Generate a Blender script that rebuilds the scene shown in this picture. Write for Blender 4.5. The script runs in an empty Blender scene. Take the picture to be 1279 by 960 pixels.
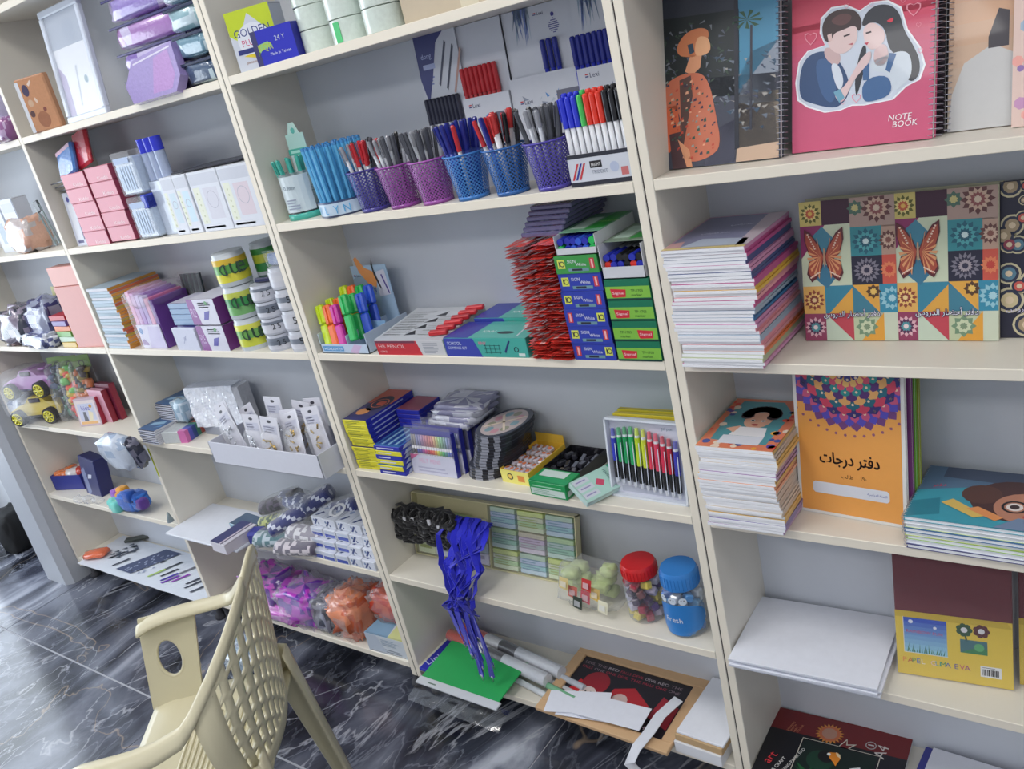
import bpy, bmesh, math, random, unicodedata
from mathutils import Vector, Matrix, noise
random.seed(7)
SC = bpy.context.scene; COL = SC.collection
PI = math.pi
# ------------------------------------------------------------------ camera
cam_d = bpy.data.cameras.new('camera'); cam = bpy.data.objects.new('camera', cam_d); COL.objects.link(cam)
cam_d.sensor_width = 36.0; cam_d.lens = 1088.94 / 1279 * 36.0; cam_d.clip_start = 0.02
cam.matrix_world = (Matrix.Translation((1.6868, -1.3013, 1.6322)) @ Matrix.Rotation(0.7015, 4, 'Z')
                    @ Matrix.Rotation(1.2177, 4, 'X') @ Matrix.Rotation(-0.2385, 4, 'Z'))
SC.camera = cam
# ------------------------------------------------------------------ world, light, exposure
SC.view_settings.view_transform = 'Standard'; SC.view_settings.look = 'None'
SC.view_settings.gamma = 1.0; SC.view_settings.use_curve_mapping = False
SC.view_settings.exposure = 0.1
w = bpy.data.worlds.new('daylight'); SC.world = w; w.use_nodes = True
w.node_tree.nodes['Background'].inputs[0].default_value = (0.86, 0.91, 1.0, 1)
w.node_tree.nodes['Background'].inputs[1].default_value = 0.50
def area(name, loc, rot, sx, sy, e, col):
    d = bpy.data.lights.new(name, 'AREA'); d.shape = 'RECTANGLE'; d.size = sx; d.size_y = sy; d.energy = e; d.color = col
    o = bpy.data.objects.new(name, d); COL.objects.link(o); o.location = loc; o.rotation_euler = rot
area('daylight_through_shopfront', (-3.28, -1.12, 1.35), (0, -PI/2, 0), 2.0, 2.3, 50, (0.80, 0.90, 1.0))
PANELS = [(-1.5, -1.1), (0.3, -1.1), (2.1, -1.1), (-1.5, -2.8), (0.3, -2.8), (2.1, -2.8)]
for px_, py_ in PANELS: area('ceiling_panel_light', (px_, py_, 2.86), (0, 0, 0), 0.56, 0.56, 8.0 if px_ < 1 else 4.0, (1.0, 0.98, 0.95))

# ------------------------------------------------------------------ materials
def c(r, g, b):
    f = lambda v: ((v/255+0.055)/1.055)**2.4 if v/255 > 0.04045 else v/255/12.92
    return (f(r), f(g), f(b))
MATS = {}
def mat(key, rough=.6, metal=0, spec=.5, kind=None, grain=.06, scale=60, bump=0, coat=0, sheen=0):
    m = bpy.data.materials.new(key); m.use_nodes = True; nt = m.node_tree; N = nt.nodes; Lk = nt.links
    b = N['Principled BSDF']; at = N.new('ShaderNodeAttribute'); at.attribute_name = 'Col'
    tc = N.new('ShaderNodeTexCoord'); no = N.new('ShaderNodeTexNoise'); no.inputs['Scale'].default_value = scale; no.inputs['Detail'].default_value = 3
    Lk.new(tc.outputs['Object'], no.inputs['Vector'])
    mr = N.new('ShaderNodeMapRange'); mr.inputs['To Min'].default_value = 1-grain; mr.inputs['To Max'].default_value = 1+grain
    Lk.new(no.outputs['Fac'], mr.inputs['Value'])
    mx = N.new('ShaderNodeVectorMath'); mx.operation = 'MULTIPLY'
    Lk.new(at.outputs['Color'], mx.inputs[0]); Lk.new(mr.outputs['Result'], mx.inputs[1]); Lk.new(mx.outputs[0], b.inputs['Base Color'])
    b.inputs['Roughness'].default_value = rough; b.inputs['Metallic'].default_value = metal
    b.inputs['Specular IOR Level'].default_value = spec; b.inputs['Coat Weight'].default_value = coat
    b.inputs['Sheen Weight'].default_value = sheen
    if bump:
        bp = N.new('ShaderNodeBump'); bp.inputs['Strength'].default_value = bump; bp.inputs['Distance'].default_value = .003
        Lk.new(no.outputs['Fac'], bp.inputs['Height']); Lk.new(bp.outputs[0], b.inputs['Normal'])
    if kind == 'film':
        tr = N.new('ShaderNodeBsdfTransparent'); ms = N.new('ShaderNodeMixShader'); lw = N.new('ShaderNodeLayerWeight')
        lw.inputs['Blend'].default_value = .35; m2 = N.new('ShaderNodeMapRange')
        m2.inputs['To Min'].default_value = .035; m2.inputs['To Max'].default_value = .45
        Lk.new(lw.outputs['Facing'], m2.inputs['Value']); Lk.new(m2.outputs[0], ms.inputs[0])
        Lk.new(tr.outputs[0], ms.inputs[1]); Lk.new(b.outputs[0], ms.inputs[2]); Lk.new(ms.outputs[0], N['Material Output'].inputs[0])
    if kind == 'clear':
        tr = N.new('ShaderNodeBsdfTransparent'); ms = N.new('ShaderNodeMixShader'); gl = N.new('ShaderNodeBsdfGlossy'); gl.inputs['Roughness'].default_value = .12
        lw = N.new('ShaderNodeLayerWeight'); lw.inputs['Blend'].default_value = .25; m2 = N.new('ShaderNodeMapRange'); m2.inputs['To Min'].default_value = .06; m2.inputs['To Max'].default_value = .5
        Lk.new(lw.outputs['Facing'], m2.inputs['Value']); Lk.new(m2.outputs[0], ms.inputs[0]); Lk.new(tr.outputs[0], ms.inputs[1]); Lk.new(gl.outputs[0], ms.inputs[2]); Lk.new(ms.outputs[0], N['Material Output'].inputs[0])
    if kind == 'tint':
        tr = N.new('ShaderNodeBsdfTransparent'); ms = N.new('ShaderNodeMixShader'); ms.inputs[0].default_value = .55
        Lk.new(at.outputs['Color'], tr.inputs[0])
        Lk.new(tr.outputs[0], ms.inputs[1]); Lk.new(b.outputs[0], ms.inputs[2]); Lk.new(ms.outputs[0], N['Material Output'].inputs[0])
    if kind == 'mesh':      # punched steel: round holes
        sp = N.new('ShaderNodeSeparateXYZ'); Lk.new(tc.outputs['Object'], sp.inputs[0])
        a = N.new('ShaderNodeMath'); a.operation = 'ARCTAN2'; Lk.new(sp.outputs[1], a.inputs[0]); Lk.new(sp.outputs[0], a.inputs[1])
        def mul(s, k):
            q = N.new('ShaderNodeMath'); q.operation = 'MULTIPLY'; Lk.new(s, q.inputs[0]); q.inputs[1].default_value = k; return q.outputs[0]
        def op(o_, s, t=None):
            q = N.new('ShaderNodeMath'); q.operation = o_; Lk.new(s, q.inputs[0])
            if t is not None:
                if isinstance(t, (int, float)): q.inputs[1].default_value = t
                else: Lk.new(t, q.inputs[1])
            return q.outputs[0]
        s1 = op('SINE', mul(a.outputs[0], 30)); s2 = op('SINE', mul(sp.outputs[2], 850))
        h = op('GREATER_THAN', op('MULTIPLY', s1, s2), .12)
        tr = N.new('ShaderNodeBsdfTransparent'); ms = N.new('ShaderNodeMixShader')
        Lk.new(h, ms.inputs[0]); Lk.new(b.outputs[0], ms.inputs[1]); Lk.new(tr.outputs[0], ms.inputs[2]); Lk.new(ms.outputs[0], N['Material Output'].inputs[0])
    MATS[key] = m; return m
mat('paper', .75, grain=.04); mat('card', .38, coat=.15, grain=.03); mat('plastic', .22, grain=.02); mat('fabric', .9, grain=.15, scale=400, bump=.5, sheen=.3)
mat('laminate', .42, grain=.03, scale=14); mat('foil', .2, metal=.85, grain=.08, scale=200, bump=.4); mat('metal', .3, metal=1)
mat('film', .17, kind='film', spec=.8, grain=.02); mat('clear', .12, kind='clear'); mat('tint', .2, kind='tint', coat=.4); mat('meshcup', .35, kind='mesh'); mat('chairplastic', .33, grain=.03, scale=8)
mat('wallpaint', .85, grain=.03, scale=5); mat('rubber', .8); mat('wrap', .16, coat=.8, grain=.12, scale=120, bump=.35)

def marble():
    m = bpy.data.materials.new('dark_marble'); m.use_nodes = True; nt = m.node_tree; N = nt.nodes; Lk = nt.links; b = N['Principled BSDF']
    tc = N.new('ShaderNodeTexCoord'); mp = N.new('ShaderNodeMapping'); mp.inputs['Rotation'].default_value = (0, 0, math.radians(8)); mp.inputs['Scale'].default_value = (2.0, .95, 1)
    g = N.new('ShaderNodeNewGeometry'); Lk.new(g.outputs['Position'], mp.inputs['Vector'])
    def noise_(sc, det, dist, src=mp.outputs[0]):
        n = N.new('ShaderNodeTexNoise'); n.inputs['Scale'].default_value = sc; n.inputs['Detail'].default_value = det; n.inputs['Distortion'].default_value = dist
        Lk.new(src, n.inputs['Vector']); return n.outputs['Fac']
    def ridge(src, wdt):
        s = N.new('ShaderNodeMath'); s.operation = 'SUBTRACT'; Lk.new(src, s.inputs[0]); s.inputs[1].default_value = .5
        a = N.new('ShaderNodeMath'); a.operation = 'ABSOLUTE'; Lk.new(s.outputs[0], a.inputs[0])
        r = N.new('ShaderNodeMapRange'); r.inputs['From Min'].default_value = 0; r.inputs['From Max'].default_value = wdt
        r.inputs['To Min'].default_value = 1; r.inputs['To Max'].default_value = 0; Lk.new(a.outputs[0], r.inputs['Value']); return r.outputs[0]
    cr = N.new('ShaderNodeValToRGB'); Lk.new(noise_(2.2, 11, .9), cr.inputs[0])
    e = cr.color_ramp.elements; e[0].position = .38; e[0].color = (*c(26, 28, 36), 1); e[1].position = .74; e[1].color = (*c(186, 190, 202), 1)
    k = cr.color_ramp.elements.new(.50); k.color = (*c(64, 67, 80), 1); k = cr.color_ramp.elements.new(.62); k.color = (*c(112, 116, 130), 1)
    def mixc(a, f, col, amt):
        q = N.new('ShaderNodeMath'); q.operation = 'MULTIPLY'; Lk.new(f, q.inputs[0]); q.inputs[1].default_value = amt
        x = N.new('ShaderNodeMix'); x.data_type = 'RGBA'; Lk.new(q.outputs[0], x.inputs['Factor']); Lk.new(a, x.inputs['A']); x.inputs['B'].default_value = (*col, 1); return x.outputs['Result']
    o = mixc(cr.outputs[0], ridge(noise_(.9, 6, 1.6), .006), c(190, 192, 200), .6)
    o = mixc(o, ridge(noise_(2.1, 7, 1.0), .010), c(160, 164, 178), .40)
    o = mixc(o, ridge(noise_(4.5, 5, .6), .016), c(126, 130, 142), .25)
    mp2 = N.new('ShaderNodeMapping'); mp2.inputs['Location'].default_value = (5.3, 2.2, 0); mp2.inputs['Rotation'].default_value = (0, 0, 1.0); Lk.new(g.outputs['Position'], mp2.inputs['Vector'])
    o = mixc(o, ridge(noise_(.55, 5, 1.5, mp2.outputs[0]), .003), c(180, 156, 130), .5)
    Lk.new(o, b.inputs['Base Color']); b.inputs['Roughness'].default_value = .16; b.inputs['Specular IOR Level'].default_value = .6
    return m
MATS['marble'] = marble()
def emat(name, col, s):
    m = bpy.data.materials.new(name); m.use_nodes = True; b = m.node_tree.nodes['Principled BSDF']
    b.inputs['Emission Color'].default_value = (*col, 1); b.inputs['Emission Strength'].default_value = s; MATS[name] = m
emat('led', (1, .98, .95), 6)

# ------------------------------------------------------------------ Arabic shaping from presentation forms
FORMS = {}
for cp in range(0xFE80, 0xFEFD):
    d = unicodedata.decomposition(chr(cp)).split()
    if len(d) == 2: FORMS.setdefault(chr(int(d[1], 16)), {})[d[0][1:-1]] = chr(cp)
def arab(s):
    out = []
    for i, ch in enumerate(s):
        f = FORMS.get(ch)
        if not f: out.append(ch); continue
        prev = i > 0 and 'initial' in FORMS.get(s[i-1], {})
        nxt = i+1 < len(s) and s[i+1] in FORMS and 'final' in FORMS[s[i+1]] and 'initial' in f
        k = 'medial' if prev and nxt else 'final' if prev else 'initial' if nxt else 'isolated'
        out.append(f.get(k, f.get('isolated', ch)))
    return ''.join(reversed(out))
_tc = {}
def text_mesh(s):
    if s in _tc: return _tc[s]
    cu = bpy.data.curves.new('t', 'FONT'); cu.body = s; cu.size = 1.0; cu.resolution_u = 2; cu.align_x = 'LEFT'; cu.fill_mode = 'FRONT'
    o = bpy.data.objects.new('t', cu); COL.objects.link(o)
    bpy.context.view_layer.update()
    me = bpy.data.meshes.new_from_object(o.evaluated_get(bpy.context.evaluated_depsgraph_get()))
    V = [(v.co.x, v.co.y) for v in me.vertices]; F = [tuple(p.vertices) for p in me.polygons]
    bpy.data.objects.remove(o); bpy.data.curves.remove(cu); bpy.data.meshes.remove(me)
    xs = [v[0] for v in V] or [0, 1]; ys = [v[1] for v in V] or [0, 1]
    _tc[s] = (V, F, min(xs), max(xs), min(ys), max(ys)); return _tc[s]

# ------------------------------------------------------------------ mesh builder
WHITE = c(225, 226, 230)
class M:
    def __init__(s): s.v = []; s.f = []; s.c = []; s.X = Matrix(); s.fr = None
    def at(s, loc=(0, 0, 0), rz=0, rx=0, ry=0):
        s.X = Matrix.Translation(loc) @ Matrix.Rotation(rz, 4, 'Z') @ Matrix.Rotation(ry, 4, 'Y') @ Matrix.Rotation(rx, 4, 'X'); return s
    def add(s, V, F, col):
        n = len(s.v); s.v += [tuple(s.X @ Vector(p)) for p in V]; s.f += [tuple(i+n for i in f) for f in F]
        s.c += (col if isinstance(col, list) else [col]*len(F)); return s
    def box(s, x0, x1, y0, y1, z0, z1, col, front=None, top=None, side=None, bot=None):
        V = [(x0,y0,z0),(x1,y0,z0),(x1,y1,z0),(x0,y1,z0),(x0,y0,z1),(x1,y0,z1),(x1,y1,z1),(x0,y1,z1)]
        F = [(0,1,5,4),(1,2,6,5),(2,3,7,6),(3,0,4,7),(4,5,6,7),(3,2,1,0)]
        return s.add(V, F, [front or col, side or col, col, side or col, top or col, bot or col])
    def bbox(s, x0, x1, y0, y1, z0, z1, col, b=.002, **k):     # chamfered box
        b = min(b, (x1-x0)*.4, (y1-y0)*.4, (z1-z0)*.4); V = []; 
        for z, i in ((z0, b), (z0+b, 0), (z1-b, 0), (z1, b)):
            V += [(x0+i+(b if i == 0 else 0), y0+i, z), (x1-i-(b if i == 0 else 0), y0+i, z), (x1-i, y0+i+(b if i == 0 else 0), z), (x1-i, y1-i-(b if i == 0 else 0), z),
                  (x1-i-(b if i == 0 else 0), y1-i, z), (x0+i+(b if i == 0 else 0), y1-i, z), (x0+i, y1-i-(b if i == 0 else 0), z), (x0+i, y0+i+(b if i == 0 else 0), z)]
        F = []; C_ = []
        for r in range(3):
            for j in range(8):
                F.append((r*8+j, r*8+(j+1) % 8, r*8+8+(j+1) % 8, r*8+8+j)); C_.append((k.get('front') or col) if j == 0 else (k.get('side') or col) if j in (2, 6) else col)
        F.append(tuple(range(7, -1, -1))); C_.append(col); F.append(tuple(range(24, 32))); C_.append(k.get('top') or col)
        return s.add(V, F, C_)
    def cyl(s, p0, p1, r0, r1=None, col=WHITE, n=10, cap=True, ccol=None):
        r1 = r0 if r1 is None else r1; p0 = Vector(p0); p1 = Vector(p1); d = (p1-p0).normalized()
        a = d.orthogonal().normalized(); b = d.cross(a); V = []
        for p, r in ((p0, r0), (p1, r1)):
            for i in range(n):
                t = 2*PI*i/n; V.append(p + a*(r*math.cos(t)) + b*(r*math.sin(t)))
        F = [(i, (i+1) % n, n+(i+1) % n, n+i) for i in range(n)]; C_ = [col]*n
        if cap: F += [tuple(range(n-1, -1, -1)), tuple(range(n, 2*n))]; C_ += [ccol or col]*2
        return s.add(V, F, C_)
    def lathe(s, prof, n=24, cols=None, col=WHITE, cen=(0, 0, 0)):
        V = []; F = []; C_ = []
        for r, z in prof:
            for i in range(n): V.append((cen[0]+r*math.cos(2*PI*i/n), cen[1]+r*math.sin(2*PI*i/n), cen[2]+z))
        for k in range(len(prof)-1):
            for i in range(n):
                F.append((k*n+i, k*n+(i+1) % n, (k+1)*n+(i+1) % n, (k+1)*n+i)); C_.append((cols[k] if cols else col))
        return s.add(V, F, C_)
    def tube(s, pts, r, col, n=6, flat=None, close=False):
        pts = [Vector(p) for p in pts]; V = []; up = Vector((0.1, 0.3, 1)).normalized(); m_ = len(pts)
        for i, p in enumerate(pts):
            q0 = pts[i-1] if i else (pts[-1] if close else p); q1 = pts[i+1] if i < m_-1 else (pts[0] if close else p)
            d = (q1-q0).normalized(); a = d.cross(up)
            a = a.normalized() if a.length > 1e-4 else d.orthogonal().normalized(); b = d.cross(a)
            rr = r[i] if isinstance(r, (list, tuple)) else r
            for j in range(n):
                t = 2*PI*j/n+PI/n; V.append(p + a*(rr*math.cos(t)) + b*((flat if flat else rr)*math.sin(t)))
        F = [(i*n+j, i*n+(j+1) % n, ((i+1) % m_)*n+(j+1) % n, ((i+1) % m_)*n+j) for i in range(m_ if close else m_-1) for j in range(n)]
        if not close: F += [tuple(range(n-1, -1, -1)), tuple(range((m_-1)*n, m_*n))]
        return s.add(V, F, col)
    # printing frame: a flat face with origin O, directions U, V
    def frame(s, O, U, V): s.fr = (Vector(O), Vector(U).normalized(), Vector(V).normalized()); return s
    def P(s, u, v, k=1):
        O, U, V = s.fr; return O + U*u + V*v + U.cross(V)*(.00013*k)
    def poly(s, pts, col, k=1, clip=None):
        if clip: pts = clip_poly(pts, *clip)
        if len(pts) < 3: return s
        return s.add([s.P(u, v, k) for u, v in pts], [tuple(range(len(pts)))], col)
    def rect(s, u0, u1, v0, v1, col, k=1): return s.poly([(u0, v0), (u1, v0), (u1, v1), (u0, v1)], col, k)
    def disc(s, u, v, r, col, k=1, n=16, ry=None, clip=None, a0=0): return s.poly([(u+r*math.cos(2*PI*i/n+a0), v+(ry or r)*math.sin(2*PI*i/n+a0)) for i in range(n)], col, k, clip)
    def ring(s, u, v, r, t, col, k=1, n=16):
        for i in range(n):
            a, b = 2*PI*i/n, 2*PI*(i+1)/n
            s.poly([(u+q*math.cos(x), v+q*math.sin(x)) for q, x in ((r-t, a), (r, a), (r, b), (r-t, b))], col, k)
        return s
    def txt(s, st, u, v, h, col, k=2, wmax=None, slant=0, center=False, rot=0):
        V, F, x0, x1, y0, y1 = text_mesh(st)
        sc = h/max(y1-y0, 1e-6); sx = sc
        if wmax: sx = wmax/max(x1-x0, 1e-6)
        W_ = (x1-x0)*sx; du = -W_/2 if center else 0; cr, sr = math.cos(rot), math.sin(rot); pts = []
        for x, y in V:
            a = (x-x0)*sx+du+slant*(y-y0)*sc; b = (y-y0)*sc; pts.append(s.P(u+a*cr-b*sr, v+a*sr+b*cr, k))
        return s.add(pts, F, col)
    def mesh(s, name='part'):
        me = bpy.data.meshes.new(name); me.from_pydata(s.v, [], s.f)
        at_ = me.color_attributes.new('Col', 'FLOAT_COLOR', 'CORNER'); buf = []
        for p, cc in zip(me.polygons, s.c): buf += [cc[0], cc[1], cc[2], 1.0]*p.loop_total
        at_.data.foreach_set('color', buf); return me
    def obj(s, name, m, parent=None, smooth=False, loc=(0, 0, 0), rot=(0, 0, 0)):
        me = s.mesh(name); me.materials.append(MATS[m]); o = bpy.data.objects.new(name, me); COL.objects.link(o)
        if smooth:
            me.polygons.foreach_set('use_smooth', [True]*len(me.polygons))
            if smooth == 'auto':
                md = o.modifiers.new('edges', 'EDGE_SPLIT'); md.split_angle = math.radians(38)
        o.parent = parent; o.location = loc; o.rotation_euler = rot; return o
def clip_poly(P_, u0, u1, v0, v1):
    for ax, lim, sg in ((0, u0, 1), (0, u1, -1), (1, v0, 1), (1, v1, -1)):
        out = []
        for i in range(len(P_)):
            a, b = P_[i-1], P_[i]; ia = (a[ax]-lim)*sg >= 0; ib = (b[ax]-lim)*sg >= 0
            if ia != ib:
                t = (lim-a[ax])/(b[ax]-a[ax]); out.append((a[0]+t*(b[0]-a[0]), a[1]+t*(b[1]-a[1])))
            if ib: out.append(b)
        P_ = out
        if not P_: return []
    return P_
def tag(o, label, cat, group=None, kind=None):
    o['label'] = label; o['category'] = cat
    if group: o['group'] = group
    if kind: o['kind'] = kind
    return o
def thing(name, label, cat, loc=(0, 0, 0), rz=0, rx=0, ry=0, group=None):
    o = bpy.data.objects.new(name, None); COL.objects.link(o); o.empty_display_size = .02
    o.location = loc; o.rotation_mode = 'XYZ'; o.rotation_euler = (rx, ry, rz)
    return tag(o, label, cat, group)
def dup(root, loc=None, rot=None, label=None, group=None, scale=None):
    r = root.copy(); COL.objects.link(r)
    if loc is not None: r.location = loc
    if rot is not None: r.rotation_euler = rot
    if scale is not None: r.scale = scale
    if label: r['label'] = label
    if group: r['group'] = group
    for ch in root.children:
        k = ch.copy(); COL.objects.link(k); k.parent = r
        for g in ch.children: q = g.copy(); COL.objects.link(q); q.parent = k
    return r
def solo(m, name, label, cat, mt, loc=(0, 0, 0), rz=0, rx=0, ry=0, group=None, smooth=False):
    return tag(m.obj(name, mt, None, smooth, loc, (rx, ry, rz)), label, cat, group)
def struct(m, name, mt, loc=(0, 0, 0), parent=None):
    o = m.obj(name, mt, parent, False, loc)
    if parent is None: o['kind'] = 'structure'
    return o
R_ = random.uniform
def var(col, a=.08): k = 1+R_(-a, a); return tuple(max(0, min(1, x*k)) for x in col)
def mixcol(a, b, t): return tuple(x*(1-t)+y*t for x, y in zip(a, b))

# blob / crumpled shapes
def blob(m, cen, size, col, seed=0, amp=.25, freq=2.2, nu=22, nv=12, col2=None, boxy=.5, cfreq=6, thr=.5):
    V = []; F = []; C_ = []
    for j in range(nv+1):
        ph = -PI/2+PI*j/nv
        for i in range(nu):
            th = 2*PI*i/nu; d = Vector((math.cos(ph)*math.cos(th), math.cos(ph)*math.sin(th), math.sin(ph)))
            q = Vector([math.copysign(abs(x)**boxy, x) for x in d])
            n_ = noise.noise(d*freq+Vector((seed*7.1, seed*3.3, 0)))+.5*noise.noise(d*freq*2.7+Vector((0, seed*5.1, 4)))
            q = q*(1+amp*n_)
            V.append((cen[0]+q.x*size[0]/2, cen[1]+q.y*size[1]/2, max(cen[2]+q.z*size[2]/2, cen[2]-size[2]/2)))
    for j in range(nv):
        for i in range(nu):
            F.append((j*nu+i, j*nu+(i+1) % nu, (j+1)*nu+(i+1) % nu, (j+1)*nu+i))
            if col2 is not None:
                p = Vector(V[j*nu+i]); t = noise.noise(p*cfreq*10+Vector((seed, 0, 0)))+.5
                C_.append(mixcol(col, col2, 1 if t > thr else 0))
            else: C_.append(col)
    return m.add(V, F, C_)

def ORD(n): return f"{n}{'th' if 10 < n % 100 < 14 else {1: 'st', 2: 'nd', 3: 'rd'}.get(n % 10, 'th')}"

def chaikin(P_, it=2):
    for _ in range(it):
        Q = []
        for i in range(len(P_)):
            a, b = P_[i-1], P_[i]; Q += [(a[0]*.75+b[0]*.25, a[1]*.75+b[1]*.25), (a[0]*.25+b[0]*.75, a[1]*.25+b[1]*.75)]
        P_ = Q
    return P_
# ================================================================== setting
CREAM = c(238, 230, 214); LAM = c(226, 221, 209); LAMB = c(208, 213, 222)
fl = M().box(-3.6, 3.2, -3.9, .22, -.05, -.002, c(170, 172, 180)); floor = struct(fl, 'floor', 'paper')
for i in range(-1, 5):
    for j in range(-6, 1):
        x0 = -1.96+(i-1)*1.2; y0 = -.355+(j)*.6; y1 = min(y0+.597, .215)
        if y1 <= y0: continue
        m = M(); m.box(x0+.002, x0+1.198, y0+.002, y1-.002, -.012, 0, c(255, 255, 255))
        o = struct(m, 'tile', 'marble', parent=floor)
WP = c(222, 226, 232)
wb = struct(M().box(-3.4, 3.2, .216, .30, 0, 2.95, WP), 'wall_back', 'wallpaint')
m = M()
m.box(-3.4, -3.3, -3.9, -2.4, 0, 2.95, WP); m.box(-3.4, -3.3, .15, .216, 0, 2.95, WP)
m.box(-3.4, -3.3, -2.4, .15, 2.45, 2.95, WP); m.box(-3.4, -3.3, -2.4, .15, 0, .22, WP)
wl = struct(m, 'wall_left', 'wallpaint')
wn = M()
for y in (-2.4, -1.2, .11): wn.box(-3.37, -3.32, y, y+.04, .22, 2.45, c(235, 238, 240))
for z in (.22, 2.41): wn.box(-3.37, -3.32, -2.4, .15, z, z+.04, c(235, 238, 240))
win = struct(wn, 'window_1', 'plastic')
M().box(-3.35, -3.342, -2.36, .11, .26, 2.41, c(235, 245, 255)).obj('pane', 'film', win)
m = M(); m.box(-3.4, 3.2, -3.9, .3, 2.9, 3.0, c(240, 240, 240)); ceil = struct(m, 'ceiling', 'wallpaint')
for x, y in PANELS:
    t = thing('ceiling_light', f'square white ceiling light panel, {["left", "middle", "right"][PANELS.index((x, y)) % 3]} one of the row {"near" if y > -2 else "away from"} the shelves', 'ceiling light', (x, y, 2.9), group='ceiling light panels')
    M().box(-.31, .31, -.31, .31, -.02, 0, c(240, 240, 240)).obj('frame', 'plastic', t)
    M().box(-.29, .29, -.29, .29, -.026, -.02, WHITE).obj('diffuser', 'led', t)
# grey column at the left end
prof = [(-.215, .0), (-.215, -.26), (-.19, -.285), (-.03, -.285), (0, -.26), (0, 0)]
m = M(); n_ = len(prof)
m.add([(x, y, z) for z in (0, 2.9) for x, y in prof], [(i, (i+1) % n_, n_+(i+1) % n_, n_+i) for i in range(n_)], c(178, 182, 190))
col_ = m.obj('trim_1', 'laminate', None, False, (-1.985, .215, 0)); col_['kind'] = 'structure'
m = M(); m.box(-2.62, -2.54, .17, .215, 0, 2.2, c(205, 214, 226)); m.box(-2.30, -2.22, .17, .215, 0, 2.2, c(205, 214, 226)); struct(m, 'trim_2', 'laminate')
m = M(); blob(m, (0, 0, .10), (.20, .14, .21), c(8, 8, 11), 3, .2); solo(m, 'bag', 'small black bag on the marble floor beyond the grey column', 'bag', 'rubber', (-2.68, .06, 0), smooth=True)

# ================================================================== shelving
T_ = .0187; ZB = [1.7059, 1.3724, 1.0456, .7197, .3938, .085]; ZT = 2.033
A, B, C, D, E, F = [z+T_ for z in ZB]; DEP = .195
def unit(x0, x1, left, right, label):
    t = thing('shelving_unit', label, 'shelving unit', ((x0+x1)/2, 0, 0)); ox = -(x0+x1)/2
    def pan(a, b):
        M().bbox(a+ox, b+ox, 0, DEP+.01, .06, 2.38, LAM, .0012, front=CREAM, side=LAM).obj('side_panel', 'laminate', t)
    if left: pan(x0-T_+.0012, x0)
    if right: pan(x1, x1+T_-.0012)
    for z in [2.36]+[ZT]+ZB:
        M().bbox(x0+ox+.0005, x1+ox-.0005, .0, DEP, z, z+T_, LAM, .001, front=CREAM).obj('shelf', 'laminate', t)
    M().box(x0+ox, x1+ox, DEP, DEP+.008, .07, 2.38, LAMB).obj('back_panel', 'laminate', t)
    for x in (x0+.02, x1-.02):
        for y in (.03, .17):
            M().lathe([(0, 0), (.022, 0), (.022, .012), (.012, .02), (.012, .085)], 12, col=c(60, 60, 66)).obj('foot', 'rubber', t, True, (x+ox, y, 0))
    return t
for xj in (-.0187, .9687): M().box(xj-.0009, xj+.0009, .001, .20, .06, 2.38, c(52, 44, 42)).obj('trim', 'rubber')['kind'] = 'structure'  # added dark strips stand in for the shade inside the gaps between units
for q_ in [o_ for o_ in COL.objects if o_.name.startswith('trim') and o_.name not in ('trim_1', 'trim_2')]: q_.name = 'trim_gap_shade_1' if 'trim_gap_shade_1' not in bpy.data.objects else 'trim_gap_shade_2'  # the added dark strips that stand in for shade in the gaps
unit(.9874, 1.9374, True, True, 'cream shelving unit at the right, filled with notebooks and paper')
unit(0, .95, True, True, 'cream shelving unit in the middle, with pen cups and boxed pens')
unit(-1.0023, -.0374, True, True, 'cream shelving unit left of the middle, with glue rolls and a white tray')
unit(-1.9613, -1.0213, True, False, 'leftmost cream shelving unit beside the grey column, with toys')

# ================================================================== generic goods
def carton(name, label, cat, loc, s, front, top=None, side=None, rz=0, rx=0, ry=0, deco=None, group=None, mt='card', seam=True):
    w_, d_, h_ = s; m = M(); top = top or front; side = side or front
    m.bbox(0, w_, 0, d_, 0, h_, side, .0012, front=front, top=top, side=side)
    m.box(.001, w_-.001, d_-.0005, d_+.0003, .001, h_-.001, side)
    if seam:
        dk = mixcol(side, (0, 0, 0), .45)
        m.frame((w_, 0, 0), (0, 1, 0), (0, 0, 1)); m.rect(.002, d_-.002, h_-.004, h_-.003, dk)
        m.frame((0, 0, h_), (1, 0, 0), (0, 1, 0)); m.rect(.002, w_-.002, .003, .0042, dk)
    m.frame((0, 0, 0), (1, 0, 0), (0, 0, 1))
    if deco: deco(m, w_, d_, h_)
    return solo(m, name, label, cat, mt, loc, rz, rx, ry, group)
def face(m, w_, d_, h_, which):
    if which == 'front': m.frame((0, 0, 0), (1, 0, 0), (0, 0, 1)); return w_, h_
    if which == 'top': m.frame((0, 0, h_), (1, 0, 0), (0, 1, 0)); return w_, d_
    if which == 'right': m.frame((w_, 0, 0), (0, 1, 0), (0, 0, 1)); return d_, h_
    if which == 'left': m.frame((0, d_, 0), (0, -1, 0), (0, 0, 1)); return d_, h_
def lines(m, u0, u1, v0, v1, n, col, jag=.6):
    hh = (v1-v0)/n
    for i in range(n): m.rect(u0, u0+(u1-u0)*R_(jag, 1), v0+i*hh+hh*.25, v0+i*hh+hh*.7, col)
def coil(m, h_, n, r=.0055, col=c(190, 190, 205)):
    for i in range(n):
        z = h_*(i+.5)/n; m.tube([(r*math.cos(a)*1.0, r*.9*math.sin(a), z) for a in [2*PI*k/8 for k in range(8)]], .0007, col, 4, close=True)
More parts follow.
